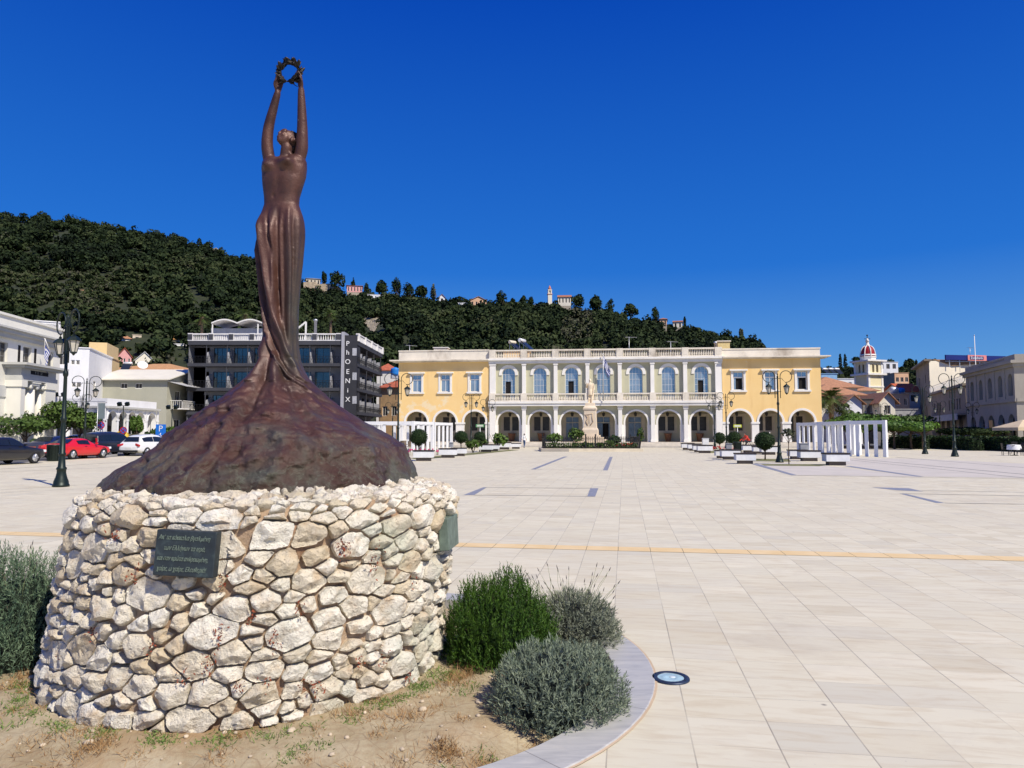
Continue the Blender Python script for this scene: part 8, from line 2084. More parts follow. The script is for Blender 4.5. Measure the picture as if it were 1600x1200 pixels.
mb = MB(); w = 18.5*k_/2; mb.rings([[(-w*s, -w*s, z), (w*s, -w*s, z), (w*s, w*s, z), (-w*s, w*s, z)] for s, z in ((1.05, zm(668.6)), (.95, zm(642)))], 0, False); mb.build('die', MST, mon)
mb = MB(); w = 20*k_/2; mb.rings([[(-w*s, -w*s, z), (w*s, -w*s, z), (w*s, w*s, z), (-w*s, w*s, z)] for s, z in ((.9, zm(642)), (1.0, zm(640)), (1.0, zm(637.5)), (.8, zm(635)), (.72, zm(634)), (.70, zm(630.5)), (.3, zm(630.4)))], 0, False); mb.build('cap', MST, mon)
mb = MB(); wf_ = -18.5*k_/2*1.02; zc_ = zm(656)
for s in (-1, 1): mb.tube([(s*.12-.08, wf_-.01, zc_-.55), (s*.34-.02, wf_-.015, zc_-.2), (s*.22+.02, wf_, zc_+.2), (s*.36-.1, wf_+.01, zc_+.55)], [.05, .06, .05, .03], 6)
for x in (-.1, -.02, .06): mb.tube([(x-.06, wf_, zc_-.45), (x-.12, wf_+.01, zc_+.5)], .015, 4)
mb.tube([(-.45, wf_+.01, zc_+.45), (.25, wf_+.01, zc_+.6)], .03, 5); mb.build('relief', M('relief_stone', (.50, .38, .25), .8), mon)
fig = MB(); z0 = zm(630.5); hgt = zm(591.8)-z0; f = hgt/1.78
def fp(x, y, z): return Vector((x*f, y*f, z*f))
for s in (-1, 1):
 limb(fig, [fp(s*.10, 0, .90), fp(s*.11, -.02 if s < 0 else .03, .50), fp(s*.115, .0, .09)], [.088*f, .065*f, .048*f], 12); limb(fig, [fp(s*.115, .02, .05), fp(s*.13, -.13, .04)], [.045*f, .035*f], 8)
fig.rings([[tuple(fp(a*math.cos(t), b*math.sin(t), z)) for t in np.linspace(0, 2*PI, 25)[:-1]] for z, a, b in ((.60, .20, .16), (.72, .205, .16), (.90, .195, .145), (1.02, .165, .125), (1.15, .185, .13), (1.32, .215, .135), (1.44, .19, .11), (1.50, .08, .07))], 0, True, True)
limb(fig, [fp(.21, 0, 1.41), fp(.27, .02, 1.14), fp(.25, -.10, .92)], [.068*f, .055*f, .04*f], 12); limb(fig, [fp(-.21, 0, 1.41), fp(-.29, -.02, 1.18), fp(-.24, -.14, 1.32)], [.068*f, .055*f, .04*f], 12)
for hx, hy, hz_, du in ((.25, -.10, .92, (0, -.3, -1)), (-.24, -.14, 1.32, (.2, -.2, 1))):
 base = fp(hx, hy, hz_); d = Vector(du).normalized(); sd2 = d.cross(Vector((0, 1, 0))).normalized(); limb(fig, [base, base+d*.09*f], [.035*f, .036*f], 8)
 for k in range(4): limb(fig, [base+d*.08*f+sd2*(k-1.5)*.019*f, base+d*(.13+.012*(1.5-abs(k-1.5)))*f+sd2*(k-1.5)*.022*f, base+d*.165*f+sd2*(k-1.5)*.02*f+Vector((0, -.02*f, 0))], [.012*f, .011*f, .008*f], 6)
 limb(fig, [base+d*.03*f+sd2*.035*f, base+d*.07*f+sd2*.06*f, base+d*.10*f+sd2*.055*f], [.013*f, .012*f, .008*f], 6)
limb(fig, [fp(0, .0, 1.44), fp(0, -.01, 1.56)], [.065*f, .055*f], 12); fig.ball(fp(0, -.01, 1.66), (.078*f, .098*f, .118*f), 14, 12); fig.ball(fp(0, -.05, 1.60), (.05*f, .05*f, .05*f), 10, 8); fig.ball(fp(0, -.115, 1.655), (.014*f, .02*f, .03*f), 8, 6)
for s in (-1, 1): fig.ball(fp(s*.079, .0, 1.655), (.012*f, .022*f, .034*f), 8, 6); fig.ball(fp(s*.03, -.095, 1.685), (.022*f, .012*f, .009*f), 8, 6)
fig.ball(fp(0, .02, 1.71), (.086*f, .10*f, .085*f), 14, 10)
cl = []
for z, a, b, y in ((.30, .235, .10, .11), (.6, .25, .11, .11), (.95, .262, .105, .10), (1.3, .255, .09, .07), (1.46, .18, .08, .03)): cl.append([tuple(fp((a+.018*math.sin(6*t+z*3))*math.cos(t), y+b*math.sin(t), z)) for t in np.linspace(0, 2*PI, 29)[:-1]])
fig.rings(cl, 0, True, True); fig.rings([[tuple(fp(.30*c*s, .26*d*s, z)) for c, d in ((-1, -1), (1, -1), (1, 1), (-1, 1))] for s, z in ((1, 0), (1, .05))], 0, False, True)
fig.box(-.14*f, .14*f, .05*f, .2*f, .02*f, .55*f)
me = fuse(fig, .022, 1, .4); me.materials.append(M('cream_marble', (.76, .63, .45), .7, var=.1, scale=3, stain=(.5, .38, .25), stamt=.4)); ms = link('marble_statue', me); ms.location = (MC.x, MC.y+1.8, z0-.01); ms.rotation_euler = (0, 0, MRZ-.10); tag(ms, 'cream marble statue of a standing man in coat and cloak, on the monument pedestal', 'statue')
mb = MB(); mb.tube([fp(-.27, -.17, 1.30), fp(-.40, -.12, 1.70)], .012, 6); mb.tube([fp(-.20, -.16, 1.34), fp(-.30, -.17, 1.28)], .014, 5); o = mb.build('quill', MATS['cream_marble'], ms)
bed = Fr(G(845.5, 705.6), G(1005, 705.6)); BWd = bed.W; bd = 5.6
t = thing('monument_kerb', 'pale stone kerb platform carrying the iron fence round the monument', 'platform', bed.loc, bed.rz)
mb = MB(); mb.box(0, BWd, 0, bd, -.05, .26); mb.build('kerb', M('pale_kerb', (.60, .53, .41), .85, var=.15, scale=1.5, stain=(.4, .34, .26), stamt=.5), t, .02); mb = MB(); mb.box(.25, BWd-.25, .25, bd-.25, .26, .30); mb.build('soil', M('dark_bed_soil', (.07, .05, .03), .95, bmp=.6), t); mb = MB(); mb.box(0, BWd*.27, -.35, -.002, -.05, .24); mb.build('side_step', M('grey_step', (.33, .30, .26), .9), t)
fn = thing('iron_fence', 'low black iron railing with a gate, around the marble monument', 'fence', bed.A.to_3d()+bed.u.to_3d()*.35+bed.n.to_3d()*.3+Vector((0, 0, .26)), bed.rz); FWd, FD, fh = BWd-.6, bd-.7, 1.02
def rail(mb, a, b, step=.16):
 a, b = Vector(a), Vector(b); n = int((b-a).length/step); d = (b-a)/n; up = Vector((0, 0, 1))
 mb.bar(a+up*.12, b+up*.12, .03); mb.bar(a+up*.82, b+up*.82, .03)
 for i in range(n+1): p = a+d*i; mb.bar(p, p+up*.95, .022); mb.lathe([(.022, 0), (.03, .03), (.002, .1)], p+up*.95, 5)
gx0, gx1 = FWd*.43, FWd*.535
for a, b in (((0, 0, 0), (gx0, 0, 0)), ((gx1, 0, 0), (FWd, 0, 0)), ((0, 0, 0), (0, FD, 0)), ((FWd, 0, 0), (FWd, FD, 0)), ((0, FD, 0), (FWd, FD, 0))): mb = MB(); rail(mb, a, b); mb.build('railing', BLK, fn)
mb = MB(); rail(mb, (gx0+.08, .0, 0), (gx1-.08, .0, 0)); mb.build('gate', BLK, fn)
for x, y in ((0, 0), (gx0, 0), (gx1, 0), (FWd, 0), (0, FD), (FWd, FD)): mb = MB(); mb.box(x-.05, x+.05, y-.05, y+.05, 0, 1.15); mb.ball((x, y, 1.2), .07, 8, 6); mb.build('post', BLK, fn)
def bed_pt(px, off): q = bed.A+bed.u*bed.X(px, 695, off)+bed.n*off; return Vector((q.x, q.y, .28))
for px, off, w, h, lb, m_, sd_ in ((867, 2.6, 2.1, 1.55, 'rounded bright green shrub left inside the monument fence', LITE, 1), (899, 3.2, 2.0, 2.1, 'tall dark leafy shrub directly left of the monument steps', BROAD, 2), (963, 3.0, 1.6, 1.4, 'square-clipped dark shrub right of the monument steps', TOPI, 3), (1000, 2.6, .9, 2.0, 'slim young shrub at the right corner of the monument fence', BROAD, 4), (913, 1.0, .6, .65, 'little light green plant beside the monument gate, left side', LITE, 5), (937, 1.0, .6, .6, 'little light green plant beside the monument gate, right side', LITE, 6), (952, 1.0, 1.0, .8, 'low dark plant right of the monument gate', BROAD, 7)):
 bush(0, 0, w, h, 'shrub', lb, m_, 520, .10 if w > 1.2 else .06, 300+sd_, 'shrub', 'shrubs inside the monument fence', loc=bed_pt(px, off), z=.28)
rng = np.random.default_rng(77); n = 1500; pr = np.column_stack([rng.uniform(.4, BWd-.4, n), rng.uniform(.45, 2.0, n), rng.uniform(.30, .72, n)]); nrm = unit(rng.normal(size=(n, 3))); u = unit(np.cross(nrm, rng.normal(size=(n, 3)))); v = np.cross(nrm, u); s = .07
q = np.stack([pr-u*s-v*s*.6, pr+u*s-v*s*.5, pr+u*s*.7+v*s*.7, pr-u*s*.6+v*s*.6], 1).reshape(-1, 3); o = np_mesh('ground_cover', q, np.arange(len(q)).reshape(-1, 4), BROAD, None, False, rng.random(n)); o.location = bed.loc; o.rotation_euler = (0, 0, bed.rz); tag(o, kind='stuff')
flowers(977, 703.6, 'red flowers inside the monument fence on the right', (.5, .07, .03), 30, 9, 1.2); kf = bpy.data.objects['flowering_plant.005'] if 'flowering_plant.005' in bpy.data.objects else None
if kf: kf.location = bed_pt(977, 1.2)
# ---------------------------------------------------------------- traffic signs, shelter, lights by the parking
def pole_sign(px, py, h, label, build, name='road_sign', cat='road sign'):
 t = thing(name, label, cat, G(px, py)); mb = MB(); mb.tube([(0, 0, 0), (0, 0, h)], .035, 8); mb.build('pole', STEEL, t); build(t, h); return t
SBL = M('sign_bright_blue', (.012, .16, .62), .5); SRD = M('sign_red', (.5, .02, .02), .5)
def psign(t, h):
 mb = MB(); mb.box(-.42, .42, -.08, -.04, h-1.1, h); mb.build('panel', SBL, t); text_mesh('P', .72, SGN, t, (0, -.085, h-.38), (PI/2, 0, 0), .004, 'lettering')
 mb = MB(); mb.ball((0, -.085, h-.78), (.05, .01, .05), 8, 6); mb.tube([(0, -.085, h-.82), (0, -.085, h-.95), (.12, -.085, h-.95), (.16, -.085, h-1.05)], .022, 5); mb.tube([(.12*math.cos(a)-.02, -.085, h-.95+.12*math.sin(a)) for a in np.linspace(PI*.6, PI*1.9, 10)], .016, 5); mb.build('wheelchair_symbol', SGN, t)
pole_sign(250.5, 706.5, 2.35, 'blue square parking sign with a wheelchair symbol, near the pink-dressed pedestrian', psign)
def nosign(t, h):
 mb = MB(); q = Matrix.Rotation(PI/2, 3, 'X'); m2 = MB(); m2.lathe([(.01, .05), (.30, .05), (.30, .08), (.01, .08)], (0, 0, 0), 20); mb.add([q @ Vector(p)+Vector((0, .0, h-.3)) for p in m2.v], m2.f); mb.build('disc', SBL, t)
 mb = MB(); mb.rings([[(r*math.cos(a), -.085+y, h-.3+r*math.sin(a)) for a in np.linspace(0, 2*PI, 25)[:-1]] for r, y in ((.30, 0), (.31, -.01), (.24, -.01), (.24, 0))], 0, False, False, True); mb.bar((-.17, -.09, h-.13), (.17, -.09, h-.47), .05); mb.bar((.17, -.09, h-.13), (-.17, -.09, h-.47), .05); mb.build('red_ring', SRD, t)
pole_sign(157, 708, 2.55, 'round blue and red no-stopping sign at the left corner of the white arcade', nosign); pole_sign(192.3, 706, 2.15, 'round no-stopping sign before the second arch of the white arcade', nosign)
def board(t, h): mb = MB(); mb.box(.05, .55, -.05, .05, h-1.35, h-.1); mb.build('panel', M('dim_board', (.16, .2, .22), .6), t); mb = MB(); mb.bar((0, 0, h-.05), (.7, 0, h-.05), .06); mb.build('arm', STEEL, t)
pole_sign(150, 708.5, 4.1, 'pale pole with a narrow dark banner board, left of the white arcade', board, 'banner_pole', 'banner pole')
def floods(px, py, h, lb):
 t = thing('floodlight_post', lb, 'floodlight', G(px, py)); mb = MB(); mb.tube([(0, 0, 0), (0, 0, h)], .045, 8); mb.bar((-.4, 0, h), (.4, 0, h), .05); mb.build('post', IRON, t)
 for x in (-.35, .35): mb = MB(); mb.cbox((x, -.05, h+.15), (.3, .3, .32), Matrix.Rotation(.4, 3, 'X')); mb.build('floodlight', IRON, t)
floods(190.5, 704.5, 4.1, 'twin floodlight post before the second arch of the white arcade'); floods(267, 703.5, 3.9, 'twin floodlight post at the corner of the grey-green building'); floods(90, 706, 4.8, 'post with a cluster of floodlights right of the columned building')
t = thing('phone_shelter', 'yellow rounded telephone shelter in front of the white arcade', 'phone shelter', G(186.5, 706)); mb = MB(); mb.rings([[(r*math.cos(a), y, 1.15+r*math.sin(a)*1.1) for a in np.linspace(0, 2*PI, 25)[:-1]] for r, y in ((.45, 0), (.58, 0), (.58, .55), (.45, .55))], 0, True, False, True); mb.build('hood', M('shelter_yellow', (.75, .50, .06), .5), t); mb = MB(); mb.box(-.4, .4, .5, .56, .75, 1.6); mb.build('back', M('shelter_yellow', (.75, .50, .06), .5), t); mb = MB(); mb.tube([(0, .3, 0), (0, .3, .65)], .07, 8); mb.build('post', STEEL, t)
sgn2 = [(1153, 702, 'small yellow-edged notice on a post behind the ball trees, right wing'), (750, 703, 'small green notice on a post behind the left ball trees')]
for (px, py, lb), c_ in zip(sgn2, ((.55, .6, .05), (.1, .3, .12))):
 def nb(t, h, c_=c_): mb = MB(); mb.box(-.4, .4, -.04, 0, h-.28, h); mb.build('frame', M('notice_'+str(c_[0]), c_, .6), t); mb = MB(); mb.box(-.30, .30, -.055, -.04, h-.22, h-.05); mb.build('panel', M('notice_panel', (.55, .58, .5), .6), t)
 pole_sign(px, py, 2.45, lb, nb, 'notice_sign', 'notice')
# ---------------------------------------------------------------- cars
TYRE = M('tyre_rubber', (.015, .015, .016), .85); RIM = M('wheel_rim', (.55, .56, .58), .3, .7); CGL = M('car_glass', (.012, .016, .02), .06, 0, spec=.8); TAIL = M('tail_light_red', (.45, .015, .015), .2, spec=.7); HEADL = M('headlight_clear', (.7, .72, .74), .1, spec=.8); PLATE = M('number_plate', (.7, .7, .68), .5); PLATEO = M('orange_plate', (.6, .16, .03), .5); BPL = M('black_plastic', (.02, .02, .021), .7)
def paint(name, col):
 if name in MATS: return MATS[name]
 m, nt, b = newmat(name); b.inputs['Base Color'].default_value = rgb(col); b.inputs['Roughness'].default_value = .28; b.inputs['Coat Weight'].default_value = .6; b.inputs['Coat Roughness'].default_value = .05; b.inputs['Specular IOR Level'].default_value = .5; MATS[name] = m; return m
def car(label, rear, heading, L_, W_c, style, col, cat='car', plate=PLATE, group='cars in the parking street'):
 """y runs forward from the rear bumper; stations carry sill, belt and roof"""
 t = thing({'hatch': 'hatchback_car', 'sedan': 'sedan_car', 'coupe': 'coupe_car', 'van': 'minivan_car'}[style], label, cat, rear, heading, group)
 hw = W_c/2
 ST = {  # fraction of length, belt height, roof height (0: none), plan half width factor, roof half width factor
  'hatch': [(0, .62, 0, .86, 0), (.03, .88, 0, .95, 0), (.06, .95, 0, .97, 0), (.12, .97, 1.36, .99, .66), (.22, .97, 1.48, 1, .72), (.42, .95, 1.53, 1, .74), (.56, .93, 1.48, 1, .72), (.74, .92, 0, .99, 0), (.80, .89, 0, .98, 0), (.93, .78, 0, .93, 0), (1.0, .52, 0, .80, 0)],
  'van': [(0, .62, 0, .90, 0), (.015, .95, 0, .97, 0), (.03, 1.0, 0, .98, 0), (.055, 1.02, 1.58, 1, .76), (.2, 1.02, 1.70, 1, .79), (.45, 1.0, 1.72, 1, .79), (.60, .98, 1.62, 1, .76), (.78, .97, 0, .99, 0), (.84, .93, 0, .98, 0), (.95, .82, 0, .94, 0), (1.0, .55, 0, .84, 0)],
  'sedan': [(0, .58, 0, .86, 0), (.02, .90, 0, .94, 0), (.06, 1.0, 0, .97, 0), (.17, 1.0, 0, .99, 0), (.30, .96, 1.36, 1, .68), (.44, .94, 1.43, 1, .72), (.55, .92, 1.40, 1, .71), (.70, .90, 0, .99, 0), (.78, .87, 0, .98, 0), (.94, .76, 0, .92, 0), (1.0, .50, 0, .80, 0)],
  'coupe': [(0, .56, 0, .84, 0), (.03, .84, 0, .94, 0), (.08, .92, 0, .97, 0), (.13, .93, 0, .98, 0), (.30, .91, 1.24, 1, .64), (.44, .88, 1.31, 1, .68), (.53, .86, 1.27, 1, .66), (.68, .84, 0, .99, 0), (.77, .81, 0, .98, 0), (.94, .70, 0, .91, 0), (1.0, .46, 0, .78, 0)]}[style]
 sts = []
 for a, b in zip(ST, ST[1:]):
  for k in range(3):
   s = k/3; sts.append([a[i]+(b[i]-a[i])*s for i in range(5)])
   if (a[2] == 0) != (b[2] == 0):            # sloping screen: roof line rises from the belt
    ra = a[2] or a[1]; rb = b[2] or b[1]; wa = a[4] or a[3]*.92; wb_ = b[4] or b[3]*.92; sts[-1][2] = ra+(rb-ra)*s; sts[-1][4] = wa+(wb_-wa)*s
 sts.append(list(ST[-1])); zlow = .20
 rows = []
 for f, zb, zr, wf_, rf in sts:
  y = f*L_; w = hw*wf_
  e = max(0, .12-min(f, 1-f))/.12; zl = zlow+.14*e
  if zr <= zb+.001: zr = zb+.012; rw = w*.90
  else: rw = max(hw*rf, 0); rw = rw if zr > zb+.05 else w*.90
  half = [(0, zl), (w*.90, zl), (w*.98, zl+.12), (w, zb*.62), (w*.985, zb*.86), (w*.95, zb), (rw*1.02, zb+(zr-zb)*.82), (rw*.90, zb+(zr-zb)*.97), (rw*.45, zr+.012), (0, zr+.018)]
  rows.append([(x, y, z) for x, z in half]+[(-x, y, z) for x, z in half[-2:0:-1]])
 mb = MB(); mb.rings(rows, 0, True, True); body = mb.build('body', paint('paint_'+label.split()[0]+style, col), t); recalc(body)
 sub = body.modifiers.new('s', 'SUBSURF'); sub.levels = sub.render_levels = 1
 def lerp(p, q, s): return Vector(p)+(Vector(q)-Vector(p))*s
 cab = [i for i, s in enumerate(sts) if s[2] > s[1]+.05]; i0, i1 = cab[0], cab[-1]
 full = [i for i, s in enumerate(sts) if s[2] > s[1]+.30]
 j0, j1 = full[0], full[-1]
 n = len(rows[0])
 def gl(name, quads, off=.012):
  g = MB()
  for q in quads:
   nrm = (q[1]-q[0]).cross(q[2]-q[0]).normalized(); g.add([p+nrm*off for p in q], [(0, 1, 2, 3)])
  return g.build(name, CGL, t)
 for sgn_ in (1, -1):
  idx = (5, 6) if sgn_ > 0 else (n-5, n-6)
  qs = []
  pil = (j0+j1)//2
  for i in range(j0, j1):
   a, b, c, d = rows[i][idx[0]], rows[i+1][idx[0]], rows[i+1][idx[1]], rows[i][idx[1]]
   s0, s1 = (.08 if i == j0 else 0)+(.18 if i == pil else 0), 1-(.08 if i == j1-1 else 0)
   q = [lerp(lerp(a, b, s0), lerp(d, c, s0), .10), lerp(lerp(a, b, s1), lerp(d, c, s1), .10), lerp(lerp(a, b, s1), lerp(d, c, s1), .86), lerp(lerp(a, b, s0), lerp(d, c, s0), .86)]
   qs.append(q if sgn_ > 0 else [q[1], q[0], q[3], q[2]])
  gl('side_window', qs, .02)
 def screen(ia, ib, flip, nm):
  A0, A1 = Vector(rows[ia][5]), Vector(rows[ia][n-5]); B0, B1 = Vector(rows[ib][7]), Vector(rows[ib][n-7])
  q = [lerp(A0, A1, .10), lerp(A0, A1, .90), lerp(B0, B1, .95), lerp(B0, B1, .05)]; lo = .12; q = [lerp(q[0], q[3], lo), lerp(q[1], q[2], lo), lerp(q[1], q[2], .94), lerp(q[0], q[3], .94)]
  if not flip: q = [q[1], q[0], q[3], q[2]]
  gl(nm, [q], .045)
 screen(i0-1, j0 if style != 'hatch' else j0, False if style else False, 'rear_window'); screen(i1+1, j1, True, 'windscreen')
 wy = (.20*L_, .80*L_)
 for y in wy:
  for s in (-1, 1):
   w = MB(); q = Matrix.Rotation(PI/2, 3, 'Y'); m2 = MB(); m2.lathe([(.20, -.09), (.29, -.10), (.315, -.07), (.315, .07), (.29, .10), (.20, .09)], (0, 0, 0), 24, 0, True, False); c = Vector((s*(hw-.09), y, .315)); w.add([q @ Vector(p)+c for p in m2.v], m2.f, 0, True); wh = w.build('wheel', TYRE, t)
   w = MB(); m2 = MB(); m2.lathe([(.21, .06), (.19, .085), (.06, .075), (.04, .095), (.005, .095)], (0, 0, 0), 20, 0, True, False); w.add([(Matrix.Rotation(s*PI/2, 3, 'Y') @ Vector(p))+c for p in m2.v], m2.f, 0, True)
   for k in range(5): a = k*2*PI/5; d1 = Vector((0, math.cos(a), math.sin(a))); w.bar(c+Vector((s*.093, 0, 0))+d1*.05, c+Vector((s*.088, 0, 0))+d1*.2, .035)
   w.build('rim', RIM, wh)
   w = MB(); ar = [(c.x+s*.02, y+.37*math.cos(a), .315+.37*math.sin(a)) for a in np.linspace(-.15, PI+.15, 14)]; w.tube(ar, .035, 6); w.build('wheel_arch', BPL, t)
 zb0 = sts[3][1]
 for s in (-1, 1):
  w = MB()
  if style == 'van': w.cbox((s*hw*.86, .07, zb0+.10), (.12, .10, .42), Matrix.Rotation(-s*.12, 3, 'Y'))
  elif style == 'hatch': w.cbox((s*hw*.78, .07, zb0-.10), (.40, .14, .15), Matrix.Rotation(s*.25, 3, 'Y') @ Matrix.Rotation(-s*.3, 3, 'Z'))
  else: w.cbox((s*hw*.74, .045, zb0-.16), (.42, .12, .14), Matrix.Rotation(-s*.25, 3, 'Z'))
  w.build('tail_light', TAIL, t, .02); w = MB(); w.cbox((s*hw*.70, L_-.10, .66), (.36, .14, .14), Matrix.Rotation(-s*.35, 3, 'Z')); w.build('headlight', HEADL, t, .02)
  w = MB(); w.cbox((s*(hw+.06), L_*.63, sts[14][1]+.06), (.16, .10, .11)); w.build('mirror', paint('paint_'+label.split()[0]+style, col), t, .02)
  w = MB(); w.cbox((s*(hw-.004), L_*.44, sts[10][1]*.86), (.02, .16, .025)); w.build('door_handle', BPL, t)
 w = MB(); w.box(-.26, .26, -.02 if style in ('van',) else -.012, .06, zb0-.36, zb0-.24) if style != 'sedan' else w.box(-.26, .26, -.012, .06, zb0-.3, zb0-.18); w.build('number_plate', plate, t)
 w = MB(); w.cbox((0, .03, .34), (W_c*.82, .10, .16)); w.build('bumper', BPL, t, .03)
 return t
HD = -PAVE
def at(px, py): return G(px, py)
def rearat(px, py, L_): return G(px, py)
car('black saloon car nose partly in view at the far left edge', G(-62, 729), HD, 4.4, 1.76, 'sedan', (.012, .012, .016))
car('dark blue saloon car with an orange number plate, left of the red coupe', G(49, 715), HD+.05, 4.4, 1.76, 'sedan', (.012, .018, .06), plate=PLATEO)
car('red coupe parked behind the nearest street lamp', G(78, 718.6), HD-.02, 4.2, 1.74, 'coupe', (.62, .012, .018))
car('dark navy minivan with tall red tail lights, right of the red coupe', G(134, 712.5), HD-.06, 4.5, 1.82, 'van', (.016, .02, .035))
car('white hatchback with dark rear window beside the bronze mound', G(200, 712.8), HD-.06, 4.1, 1.78, 'hatch', (.72, .73, .74))
car('silver hatchback mostly hidden behind the red coupe', G(106, 707), HD, 4.0, 1.72, 'hatch', (.42, .44, .46))
car('brown-black hatchback hidden behind the minivan', G(124, 706.5), HD, 4.0, 1.72, 'hatch', (.05, .035, .032))
car('olive hatchback seen between the minivan and the white hatchback', G(186, 704.8), HD, 4.0, 1.72, 'hatch', (.10, .09, .05))
car('dark grey saloon car behind the white hatchback\'s bonnet', G(232, 705), HD, 4.3, 1.74, 'sedan', (.07, .075, .085))
# ---------------------------------------------------------------- people
SKIN = M('skin', (.42, .24, .16), .6, var=.06, scale=9); HAIRD = M('dark_hair', (.02, .014, .011), .7)
def person(label, loc, heading, h, pose, top, bottom, shoes=(.03, .03, .03), hair=HAIRD, hairlen=.5, group=None, short_sleeve=True, bare_legs=False, extra=None):
 """one skin over all limbs; clothing colour follows the body region"""
 f = h/1.75; mb = MB(); J = pose
 def q(n): return Vector(J[n])*f
 for s in 'lr':
  limb(mb, [q('hip_'+s), q('knee_'+s), q('ank_'+s)], [.085*f, .062*f, .042*f], 12); limb(mb, [q('ank_'+s)+Vector((0, .02, -.035))*f, q('toe_'+s)], [.042*f, .034*f], 8)
  limb(mb, [q('sho_'+s), q('elb_'+s), q('wri_'+s)], [.052*f, .042*f, .030*f], 10)
  w = q('wri_'+s); d = (w-q('elb_'+s)).normalized(); sd = d.cross(Vector((1, 0, 0)) if abs(d.x) < .8 else Vector((0, 1, 0))).normalized()
  limb(mb, [w, w+d*.075*f], [.030*f, .034*f], 8)
  for k in range(4): b0 = w+d*.078*f+sd*(k-1.5)*.019*f; limb(mb, [b0, b0+d*(.035+.006*(1.5-abs(k-1.5)))*f, b0+d*.068*f+Vector((0, -.012, 0))*f], [.0115*f, .0105*f, .008*f], 6)
  limb(mb, [w+d*.02*f+sd*.03*f, w+d*.05*f+sd*.05*f, w+d*.08*f+sd*.046*f], [.012*f, .011*f, .008*f], 6)
 pel, che, nec, hea = q('pelvis'), q('chest'), q('neck'), q('head')
 ax = (che-pel).normalized()
 rows = []
 for t_, a, b in ((-.12, .10, .09), (0, .165, .115), (.28, .155, .105), (.55, .15, .10), (.85, .175, .11), (1.05, .185, .10), (1.2, .13, .085), (1.28, .06, .06)):
  c = pel+(che-pel)*t_; xv = (q('sho_l')-q('sho_r')); xv.z *= .3; xv.normalize(); yv = ax.cross(xv).normalized()
  rows.append([c+xv*a*f*math.cos(u)+yv*b*f*math.sin(u) for u in np.linspace(0, 2*PI, 21)[:-1]])
 mb.rings(rows, 0, True, True); limb(mb, [che+ax*.12*f, nec, hea-ax*.04*f], [.062*f, .052*f, .05*f], 10)
 hf = Vector(J.get('face', (0, -1, 0))); mb.ball(hea, (.075*f, .093*f, .113*f), 14, 12); mb.ball(hea+hf*.045*f-Vector((0, 0, .06*f)), .048*f, 10, 8); mb.ball(hea+hf*.098*f-Vector((0, 0, .012*f)), (.013*f, .018*f, .024*f), 8, 6); mb.ball(hea+hf*.082*f-Vector((0, 0, .055*f)), (.022*f, .014*f, .007*f), 8, 6)
 sx3 = hf.cross(Vector((0, 0, 1)))
 for s in (-1, 1): mb.ball(hea+sx3*s*.076*f, (.014*f, .022*f, .032*f), 8, 6); mb.ball(hea+sx3*s*.03*f+hf*.082*f+Vector((0, 0, .015*f)), (.017*f, .012*f, .009*f), 8, 6)
 me = fuse(mb, .0135, 1, .4)
 mats = [SKIN, top, bottom, M('shoe_'+str(shoes[0]), shoes, .7)]
 for m in mats: me.materials.append(m)
 segs = [('top', pel, che, 1), ('top', che, nec-ax*.03*f, 1)]
 for s in 'lr':
  segs += [('bot', q('hip_'+s), q('knee_'+s), 2), ('bot', q('knee_'+s), q('ank_'+s), 0 if bare_legs else 2), ('foot', q('ank_'+s)-Vector((0, 0, .03*f)), q('toe_'+s), 3), ('arm', q('sho_'+s), q('elb_'+s), 1), ('fore', q('elb_'+s), q('wri_'+s)+(q('wri_'+s)-q('elb_'+s))*.6, 0 if short_sleeve else 1)]
 segs.append(('head', nec, hea+Vector((0, 0, .05*f)), 0))
 def dist(p, a, b): ab = b-a; t_ = max(0, min(1, (p-a).dot(ab)/ab.length_squared)); return (p-(a+ab*t_)).length
 WGT = {'top': .10, 'bot': .02, 'head': .045, 'arm': 0, 'fore': 0, 'foot': 0.01}
 for pg in me.polygons:
  c = pg.center; best = min(segs, key=lambda s_: dist(c, s_[1], s_[2])-WGT[s_[0]]*f); k = best[3]
  if k == 1 and best[0] == 'top' and (c-pel).dot(ax) < -.02*f: k = 2
  pg.material_index = k
 o = link('person', me); o.location = loc; o.rotation_euler = (0, 0, heading); tag(o, label, 'person', group)
 hm_ = MB(); hm_.ball(hea-hf*.02*f+Vector((0, 0, .03*f)), (.084*f, .100*f, .100*f), 16, 12);
 if hairlen > .3: hm_.ball(hea-hf*.05*f-Vector((0, 0, .06*f*hairlen)), (.075*f, .06*f, .10*f), 12, 10)
 hme = fuse(hm_, .012, 1, .4)
 bm = bmesh.new(); bm.from_mesh(hme); bmesh.ops.delete(bm, geom=[v for v in bm.verts if (v.co-hea).dot(hf) > .052*f and v.co.z < hea.z+.055*f], context='VERTS'); bm.to_mesh(hme); bm.free(); hme.materials.append(hair); link('hair', hme, o)
 if extra: extra(o, f, q)
 return o
WALK = dict(pelvis=(0, 0, .95), chest=(0, -.02, 1.33), neck=(0, -.02, 1.50), head=(0, -.04, 1.63), hip_l=(.09, 0, .92), hip_r=(-.09, 0, .92), knee_l=(.10, -.16, .53), ank_l=(.10, -.20, .09), toe_l=(.11, -.34, .05), knee_r=(-.10, .02, .50), ank_r=(-.10, .26, .13), toe_r=(-.10, .17, .03), sho_l=(.19, 0, 1.42), elb_l=(.24, .12, 1.15), wri_l=(.23, .06, .90), sho_r=(-.19, 0, 1.42), elb_r=(-.24, -.08, 1.15), wri_r=(-.22, -.22, .96))
